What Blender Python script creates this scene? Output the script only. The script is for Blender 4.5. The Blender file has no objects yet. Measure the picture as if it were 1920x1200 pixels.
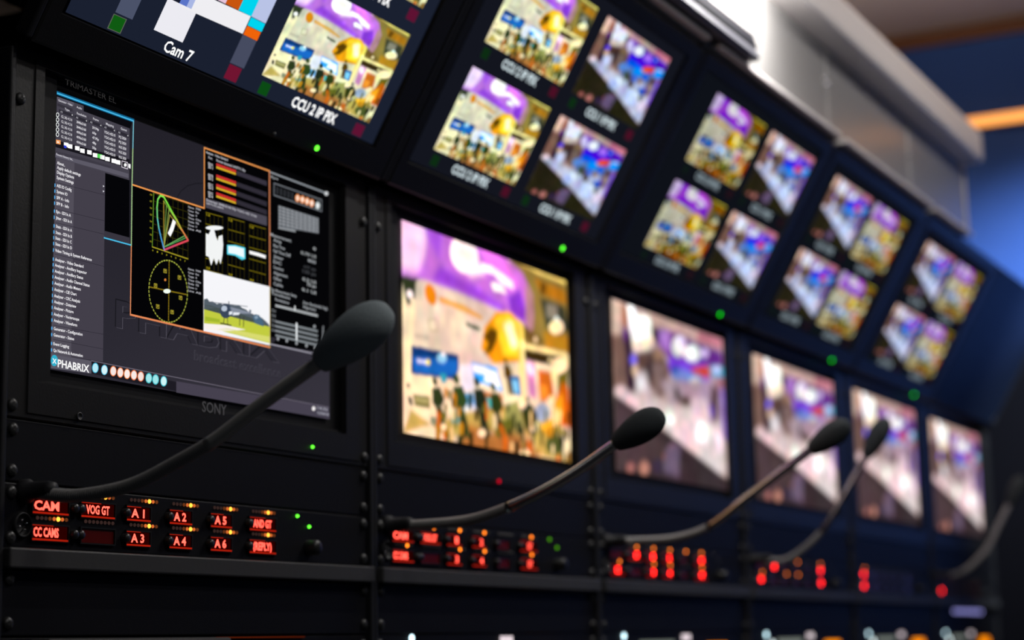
import bpy, bmesh, math
import numpy as np
from mathutils import Vector, Matrix
from mathutils.geometry import tessellate_polygon

C = bpy.context.scene.collection
PI = math.pi

# ------------------------------------------------------------------ camera
CAM = (-1.0321, -0.8947, -0.1991)
RIGHT = Vector((0.4585981, -0.8884387, -0.0190900))
DOWN = Vector((0.1436540, 0.0953173, -0.9850270))
FWD = Vector((0.8769557, 0.4489891, 0.1713401))
FOCUS = 1.385
cam_data = bpy.data.cameras.new('camera')
cam = bpy.data.objects.new('camera', cam_data)
C.objects.link(cam)
mat4 = Matrix((RIGHT, -DOWN, -FWD)).transposed().to_4x4()
mat4.translation = Vector(CAM)
cam.matrix_world = mat4
cam_data.sensor_width = 36.0
cam_data.lens = 36.0 * 3513.08 / 1920.0
cam_data.clip_start = 0.02
cam_data.dof.use_dof = True
cam_data.dof.focus_distance = FOCUS
cam_data.dof.aperture_fstop = 4.4
cam_data.dof.aperture_blades = 0
bpy.context.scene.camera = cam

# ------------------------------------------------------------------ exposure, world, lamps
vs = bpy.context.scene.view_settings
vs.view_transform = 'Standard'
vs.look = 'None'
vs.exposure = 0.0
vs.gamma = 1.0
vs.use_curve_mapping = False
bpy.context.scene.cycles.use_denoising = True

world = bpy.data.worlds.new('world')
bpy.context.scene.world = world
world.use_nodes = True
bg = world.node_tree.nodes['Background']
bg.inputs[0].default_value = (0.75, 0.85, 1.0, 1)
bg.inputs[1].default_value = 0.021


def s2l(h):
    v = np.array([int(h[i:i + 2], 16) / 255 for i in (0, 2, 4)])
    return np.where(v <= 0.04045, v / 12.92, ((v + 0.055) / 1.055) ** 2.4)


# ------------------------------------------------------------------ materials
def principled(name, rgb, rough=0.5, metal=0.0, noise=0.0, scale=60.0, bump=0.0, spec=0.5):
    m = bpy.data.materials.new(name)
    m.use_nodes = True
    nt = m.node_tree
    b = nt.nodes['Principled BSDF']
    b.inputs['Base Color'].default_value = (*rgb, 1)
    b.inputs['Roughness'].default_value = rough
    b.inputs['Metallic'].default_value = metal
    b.inputs['Specular IOR Level'].default_value = spec
    tc = nt.nodes.new('ShaderNodeTexCoord')
    nz = nt.nodes.new('ShaderNodeTexNoise')
    nz.inputs['Scale'].default_value = scale
    nz.inputs['Detail'].default_value = 3
    nt.links.new(tc.outputs['Object'], nz.inputs['Vector'])
    mr = nt.nodes.new('ShaderNodeMapRange')
    mr.inputs['To Min'].default_value = max(0.02, rough - noise)
    mr.inputs['To Max'].default_value = min(1, rough + noise)
    nt.links.new(nz.outputs['Fac'], mr.inputs['Value'])
    nt.links.new(mr.outputs['Result'], b.inputs['Roughness'])
    if bump:
        bp = nt.nodes.new('ShaderNodeBump')
        bp.inputs['Strength'].default_value = bump
        bp.inputs['Distance'].default_value = 0.001
        nt.links.new(nz.outputs['Fac'], bp.inputs['Height'])
        nt.links.new(bp.outputs['Normal'], b.inputs['Normal'])
    return m


def emitter(name, rgb, strength):
    m = bpy.data.materials.new(name)
    m.use_nodes = True
    nt = m.node_tree
    nt.nodes.remove(nt.nodes['Principled BSDF'])
    e = nt.nodes.new('ShaderNodeEmission')
    e.inputs[0].default_value = (*rgb, 1)
    e.inputs[1].default_value = strength
    nt.links.new(e.outputs[0], nt.nodes['Material Output'].inputs['Surface'])
    return m


def picture_material(name, strength=1.0):
    """self-lit display surface that shows the colours stored on its mesh"""
    m = emitter(name, (1, 1, 1), strength)
    nt = m.node_tree
    a = nt.nodes.new('ShaderNodeAttribute')
    a.attribute_name = 'Col'
    e = [n for n in nt.nodes if n.type == 'EMISSION'][0]
    nt.links.new(a.outputs['Color'], e.inputs[0])
    return m


M = dict(
    rack=principled('black_powder_coat', (0.015, 0.015, 0.017), 0.50, 0, 0.08, 400, 0.15, 0.2),
    panel=principled('black_anodised_panel', (0.0065, 0.0065, 0.0085), 0.5, 0, 0.08, 300, 0.08, 0.10),
    shelf=principled('dark_grey_paint', (0.046, 0.045, 0.046), 0.5, 0, 0.1, 200, 0.1, 0.25),
    bezel=principled('black_bezel_plastic', (0.0125, 0.012, 0.012), 0.42, 0, 0.06, 500, 0.1, 0.2),
    inner=principled('black_gasket', (0.006, 0.006, 0.007), 0.6, 0, 0.05, 300, 0, 0.15),
    screw=principled('dark_plated_screw', (0.035, 0.035, 0.035), 0.42, 0.4, 0.08, 500),
    steel=principled('bright_steel', (0.6, 0.6, 0.62), 0.25, 1.0, 0.08, 300),
    slot=principled('screw_recess', (0.01, 0.01, 0.01), 0.7),
    foam=principled('lit_foam', (0.29, 0.34, 0.36), 0.95, 0, 0.04, 900, 0.6, 0.15),  # same foam, coloured lighter as if lit, for the near microphone
    shadefoam=principled('shaded_foam', (0.065, 0.075, 0.08), 0.95, 0, 0.04, 900, 0.6, 0.15),  # same foam, coloured darker as if backlit, for the other microphones
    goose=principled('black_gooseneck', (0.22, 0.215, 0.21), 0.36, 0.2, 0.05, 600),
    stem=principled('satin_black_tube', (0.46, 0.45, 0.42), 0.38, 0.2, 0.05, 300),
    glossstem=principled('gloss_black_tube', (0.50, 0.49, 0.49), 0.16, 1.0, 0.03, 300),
    litstem=principled('lit_tube', (0.42, 0.40, 0.39), 0.4, 0, 0.05, 300),  # stem coloured paler to stand in for light falling on it
    logo=principled('grey_logo_print', (0.16, 0.16, 0.17), 0.5),
    faint=principled('faint_logo_print', (0.024, 0.024, 0.026), 0.5),
    knob=principled('black_knob_plastic', (0.012, 0.012, 0.012), 0.35, 0, 0.05, 300),
    window=principled('red_display_window', (0.10, 0.003, 0.002), 0.2, 0, 0.03, 300),
    fascia=principled('pale_grey_enamel', (0.36, 0.35, 0.345), 0.22, 0.1, 0.03, 25, 0, 0.7),
    edge=principled('pale_edge_trim', (0.85, 0.80, 0.79), 0.45, 0, 0.05, 60),
    alu=principled('satin_aluminium', (0.78, 0.74, 0.72), 0.45, 0.3, 0.06, 200),
    seam=principled('grey_seam_strip', (0.20, 0.19, 0.18), 0.5),
    lampblack=principled('black_lamp_case', (0.008, 0.008, 0.011), 0.7, 0, 0.05, 200, 0, 0.03),
    lampface=principled('slate_grey_face', (0.10, 0.10, 0.12), 0.5, 0, 0.05, 200),
    blue=principled('blue_fabric_wall', (0.05, 0.125, 0.43), 0.85, 0, 0.08, 350, 0.4, 0.2),
    ceil=principled('brown_grey_ceiling', (0.56, 0.49, 0.43), 0.7, 0, 0.1, 12, 0.1),
    wood=principled('reddish_brown_trim', (0.20, 0.075, 0.03), 0.5, 0, 0.1, 40),
    floor=principled('dark_floor', (0.03, 0.03, 0.034), 0.6, 0, 0.1, 30, 0.1),
    wall=principled('dark_wall', (0.03, 0.032, 0.04), 0.8, 0, 0.1, 60),
    navy=principled('navy_gloss_panel', (0.008, 0.014, 0.034), 0.5, 0, 0.04, 60, 0, 0.12),
    label=principled('pale_label_strip', (0.55, 0.58, 0.55), 0.6),
    unlit=principled('unlit_lamp_lens', (0.05, 0.045, 0.04), 0.3),
    green=emitter('green_lamp', (0.10, 1.0, 0.03), 3.2),
    greenfar=emitter('green_lamp', (0.0, 1.0, 0.0), 2.3),
    greendim=emitter('dim_green_lamp', (0.12, 0.55, 0.0), 0.8),
    redlamp=emitter('dim_red_lamp', (0.8, 0.0, 0.02), 1.0),
    redtext=emitter('red_display_text', (1.0, 0.075, 0.05), 3.6),
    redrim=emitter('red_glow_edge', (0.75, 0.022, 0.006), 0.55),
    redback=emitter('red_backlight', (0.42, 0.004, 0.002), 0.05),
    redfar=emitter('red_display_glow', (1.0, 0.014, 0.010), 13.0),
    amber3=emitter('bright_amber_lamp', (1.0, 0.42, 0.04), 2.6),
    amberfar=emitter('orange_lamp', (1.0, 0.20, 0.01), 4.2),
    amber2=emitter('amber_lamp', (0.95, 0.20, 0.04), 0.75),
    amber1=emitter('dim_amber_lamp', (0.30, 0.075, 0.02), 0.45),
    amber0=emitter('faint_amber_lamp', (0.07, 0.035, 0.03), 0.5),
    cool=emitter('cool_white_lamp', (0.62, 0.9, 1.0), 3.2),
    coolbig=emitter('white_lamp', (0.85, 1.0, 1.0), 2.6),
    pink=emitter('pinkish_legend', (0.95, 0.80, 0.85), 1.0),
    tagglow=emitter('backlit_label', (0.55, 0.62, 0.55), 0.32),
    orange=emitter('orange_keys', (1.0, 0.26, 0.0), 1.5),
    purple=emitter('violet_lamp', (0.34, 0.33, 0.80), 2.2),
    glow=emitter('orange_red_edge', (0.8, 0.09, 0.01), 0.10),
    strip=emitter('warm_light_strip', (1.0, 0.38, 0.09), 1.5),
    tube=emitter('fluorescent_tube', (1.0, 0.98, 0.95), 10.0),
    spotlens=emitter('spot_lens', (0.6, 0.75, 1.0), 4.0),
    pic=picture_material('display_picture'),
    ui=picture_material('interface_picture'),
)


# ------------------------------------------------------------------ mesh helpers
class MB:
    """collects shapes and links them as one mesh object"""

    def __init__(self):
        self.bm = bmesh.new()

    def box(self, x0, x1, y0, y1, z0, z1, bev=0.0, mi=0):
        vs_ = [self.bm.verts.new((x, y, z)) for x in (x0, x1) for y in (y0, y1) for z in (z0, z1)]
        q = [(0, 1, 3, 2), (4, 6, 7, 5), (0, 4, 5, 1), (2, 3, 7, 6), (0, 2, 6, 4), (1, 5, 7, 3)]
        fs = [self.bm.faces.new([vs_[i] for i in f]) for f in q]
        for f in fs:
            f.material_index = mi
        if bev:
            es = list({e for f in fs for e in f.edges})
            r = bmesh.ops.bevel(self.bm, geom=es, offset=bev, segments=2, profile=0.5, affect='EDGES')
            for f in r['faces']:
                f.material_index = mi
        return self

    def lathe(self, origin, axis, prof, n=20, mi=0, smooth=True):
        """prof: list of (distance along axis, radius)"""
        a = Vector(axis).normalized()
        u = a.orthogonal().normalized()
        w = a.cross(u)
        o = Vector(origin)
        rings = []
        for d, r in prof:
            if r <= 1e-7:
                rings.append([self.bm.verts.new(o + a * d)])
            else:
                rings.append([self.bm.verts.new(o + a * d + (u * math.cos(2 * PI * i / n) + w * math.sin(2 * PI * i / n)) * r) for i in range(n)])
        for r0, r1 in zip(rings, rings[1:]):
            for i in range(n):
                j = (i + 1) % n
                if len(r0) == 1 and len(r1) == 1:
                    continue
                if len(r0) == 1:
                    f = self.bm.faces.new((r0[0], r1[j], r1[i]))
                elif len(r1) == 1:
                    f = self.bm.faces.new((r0[i], r0[j], r1[0]))
                else:
                    f = self.bm.faces.new((r0[i], r0[j], r1[j], r1[i]))
                f.material_index = mi
                f.smooth = smooth
        return self

    def rings(self, rects, mi=0):
        """rects: (x0, x1, z0, z1, y) loops joined one to the next (bezels)"""
        prev = None
        for x0, x1, z0, z1, y in rects:
            cur = [self.bm.verts.new(p) for p in ((x0, y, z0), (x1, y, z0), (x1, y, z1), (x0, y, z1))]
            if prev:
                for i in range(4):
                    j = (i + 1) % 4
                    self.bm.faces.new((prev[i], prev[j], cur[j], cur[i])).material_index = mi
            prev = cur
        return self

    def prism(self, poly, x0, x1, mi=0):
        """poly in (y, z), extruded along x"""
        a = [self.bm.verts.new((x0, y, z)) for y, z in poly]
        b = [self.bm.verts.new((x1, y, z)) for y, z in poly]
        n = len(poly)
        self.bm.faces.new(a[::-1]).material_index = mi
        self.bm.faces.new(b).material_index = mi
        for i in range(n):
            j = (i + 1) % n
            self.bm.faces.new((a[i], a[j], b[j], b[i])).material_index = mi
        return self

    def sweep(self, path, radius, n=14, mi=0, caps=True):
        """path: list of Vectors; radius: list"""
        rings = []
        u = None
        for k, p in enumerate(path):
            t = (path[min(k + 1, len(path) - 1)] - path[max(k - 1, 0)]).normalized()
            if u is None:
                u = t.orthogonal().normalized()
            u = (u - t * u.dot(t)).normalized()
            w = t.cross(u)
            rings.append([self.bm.verts.new(p + (u * math.cos(2 * PI * i / n) + w * math.sin(2 * PI * i / n)) * radius[k]) for i in range(n)])
        for r0, r1 in zip(rings, rings[1:]):
            for i in range(n):
                j = (i + 1) % n
                f = self.bm.faces.new((r0[i], r0[j], r1[j], r1[i]))
                f.smooth = True
                f.material_index = mi
        if caps:
            self.bm.faces.new(rings[0][::-1])
            self.bm.faces.new(rings[-1])
        return self

    def flat(self, pts3, mi=0):
        self.bm.faces.new([self.bm.verts.new(p) for p in pts3]).material_index = mi
        return self

    def build(self, name, mats, parent=None, loc=None, rot=None):
        bmesh.ops.recalc_face_normals(self.bm, faces=self.bm.faces)
        me = bpy.data.meshes.new(name)
        self.bm.to_mesh(me)
        self.bm.free()
        for m in (mats if isinstance(mats, (list, tuple)) else [mats]):
            me.materials.append(m)
        return link(name, me, parent, loc, rot)


def link(name, me, parent=None, loc=None, rot=None):
    o = bpy.data.objects.new(name, me)
    C.objects.link(o)
    if parent:
        o.parent = parent
    if loc is not None:
        o.location = loc
    if rot is not None:
        o.rotation_euler = rot
    return o


def thing(name, label, cat, loc=(0, 0, 0), rot=(0, 0, 0), group=None):
    o = bpy.data.objects.new(name, None)
    o.empty_display_size = 0.05
    C.objects.link(o)
    o.location = loc
    o.rotation_euler = rot
    return tag(o, label, cat, group)


def tag(o, label, cat, group=None):
    o['label'] = label
    o['category'] = cat
    if group:
        o['group'] = group
    return o


def structure(o):
    o['kind'] = 'structure'
    return o


# ------------------------------------------------------------------ lettering: default font turned into flat faces
WORDS = {}


def letter(jobs):
    """jobs: set of (text, weight); fills WORDS with (verts, faces, width, cap height)"""
    objs = []
    for s, w in sorted(jobs):
        cu = bpy.data.curves.new('lettering', 'FONT')
        cu.body = s
        cu.offset = w
        cu.resolution_u = 2
        o = bpy.data.objects.new('lettering', cu)
        C.objects.link(o)
        objs.append((s, w, o))
    bpy.context.view_layer.update()
    dg = bpy.context.evaluated_depsgraph_get()
    for s, w, o in objs:
        me = o.evaluated_get(dg).to_mesh()
        v = np.empty(len(me.vertices) * 3, np.float32)
        me.vertices.foreach_get('co', v)
        v = v.reshape(-1, 3)[:, :2].copy()
        f = [tuple(p.vertices) for p in me.polygons]
        o.evaluated_get(dg).to_mesh_clear()
        x0 = v[:, 0].min()
        v[:, 0] -= x0
        WORDS[(s, w)] = (v, f, float(v[:, 0].max()))
    for s, w, o in objs:
        cu = o.data
        bpy.data.objects.remove(o)
        bpy.data.curves.remove(cu)


CAP = 0.70      # cap height of the default font at size 1


def word_at(s, w, x, z, width, cap):
    """flat lettering in the local x-z plane: 2-D points and faces"""
    v, f, wd = WORDS[(s, w)]
    sx = width / wd if width else cap / CAP
    out = np.stack([x + v[:, 0] * sx, z + v[:, 1] * cap / CAP], 1)
    return out, f


def word_mesh(name, items, mat, parent, y, depth=0.0):
    """items: (text, weight, x, z, width, cap)"""
    V, F = [], []
    for s, w, x, z, width, cap in items:
        p, f = word_at(s, w, x, z, width, cap)
        n = len(V)
        V += [(a, y, b) for a, b in p]
        F += [tuple(i + n for i in q) for q in f]
    me = bpy.data.meshes.new(name)
    me.from_pydata(V, [], F)
    me.materials.append(mat)
    return link(name, me, parent)


# ------------------------------------------------------------------ pictures on the displays
def paint(shapes, W, H, blurscale):
    """soft-edged polygons painted in order on a W x H canvas; v runs upward"""
    S = 2
    w, h = W * S, H * S
    img = np.zeros((h, w, 3))
    xs = (np.arange(w) + 0.5) / w
    ys = (np.arange(h) + 0.5) / h
    for col, blur, pts in shapes:
        P = np.array(pts)
        pad = int(math.ceil(blur * blurscale * S * 2)) + 2
        i0 = max(0, int(P[:, 0].min() * w) - pad); i1 = min(w, int(P[:, 0].max() * w) + pad + 1)
        j0 = max(0, int(P[:, 1].min() * h) - pad); j1 = min(h, int(P[:, 1].max() * h) + pad + 1)
        if i1 <= i0 or j1 <= j0:
            continue
        X, Y = np.meshgrid(xs[i0:i1], ys[j0:j1])
        ins = np.zeros(X.shape, bool)
        n = len(P)
        for k in range(n):
            x0, y0 = P[k]; x1, y1 = P[(k + 1) % n]
            if y0 == y1:
                continue
            c = (Y < max(y0, y1)) & (Y >= min(y0, y1))
            ins ^= c & (X < x0 + (Y - y0) / (y1 - y0) * (x1 - x0))
        m = ins.astype(float)
        r = int(round(blur * blurscale * S))
        if r > 0:
            for _ in range(2):
                for ax in (0, 1):
                    cs = np.cumsum(np.pad(m, [(r + 1, r) if a == ax else (0, 0) for a in (0, 1)], mode='edge'), axis=ax)
                    m = (np.take(cs, range(2 * r + 1, cs.shape[ax]), ax) - np.take(cs, range(0, cs.shape[ax] - 2 * r - 1), ax)) / (2 * r + 1)
        img[j0:j1, i0:i1] += (s2l(col) - img[j0:j1, i0:i1]) * m[..., None]
    return img.reshape(H, S, W, S, 3).mean((1, 3))


def picture_mesh(name, img, w, h, mat):
    """a flat display w x h (metres) in local x-z, colours from img"""
    H, W = img.shape[:2]
    gx, gz = np.meshgrid(np.linspace(0, w, W), np.linspace(0, h, H))
    co = np.stack([gx.ravel(), np.zeros(W * H), gz.ravel()], 1)
    i = np.arange(W * H).reshape(H, W)
    q = np.stack([i[:-1, :-1], i[:-1, 1:], i[1:, 1:], i[1:, :-1]], -1).reshape(-1, 4)
    me = bpy.data.meshes.new(name)
    me.vertices.add(W * H)
    me.vertices.foreach_set('co', co.astype(np.float32).ravel())
    me.loops.add(q.size)
    me.loops.foreach_set('vertex_index', q.astype(np.int32).ravel())
    me.polygons.add(len(q))
    me.polygons.foreach_set('loop_start', (np.arange(len(q)) * 4).astype(np.int32))
    me.update()
    a = me.color_attributes.new('Col', 'FLOAT_COLOR', 'POINT')
    a.data.foreach_set('color', np.concatenate([img.reshape(-1, 3), np.ones((W * H, 1))], 1).astype(np.float32).ravel())
    me.materials.append(mat)
    return me


def graphics_mesh(name, polys, mat):
    """polys: (colour, y, [(x, z)...] or (points, faces)) -> one flat layered mesh with face colours"""
    V, F, K = [], [], []
    for col, y, pts, faces in polys:
        n = len(V)
        V += [(a, y, b) for a, b in pts]
        if faces is None:
            if len(pts) <= 4:
                faces = [tuple(range(len(pts)))]
            else:
                faces = [tuple(t) for t in tessellate_polygon([[Vector((a, b, 0)) for a, b in pts]])]
        for f in faces:
            F.append(tuple(i + n for i in f))
            K.append((col, len(f)))
    me = bpy.data.meshes.new(name)
    me.from_pydata(V, [], F)
    a = me.color_attributes.new('Col', 'FLOAT_COLOR', 'CORNER')
    cache = {}
    buf = []
    for col, n in K:
        if col not in cache:
            cache[col] = list(s2l(col)) + [1.0]
        buf += cache[col] * n
    a.data.foreach_set('color', np.array(buf, np.float32))
    me.materials.append(mat)
    return me


def thick_line(pts, w, closed):
    """quads for a polyline in metres"""
    out = []
    n = len(pts)
    for k in range(n if closed else n - 1):
        a, b = np.array(pts[k]), np.array(pts[(k + 1) % n])
        d = b - a
        L = np.hypot(*d)
        if L < 1e-9:
            continue
        d /= L
        m = np.array([-d[1], d[0]]) * w / 2
        e = d * w * 0.3
        out.append([tuple(a - e - m), tuple(b + e - m), tuple(b + e + m), tuple(a - e + m)])
    return out


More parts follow.
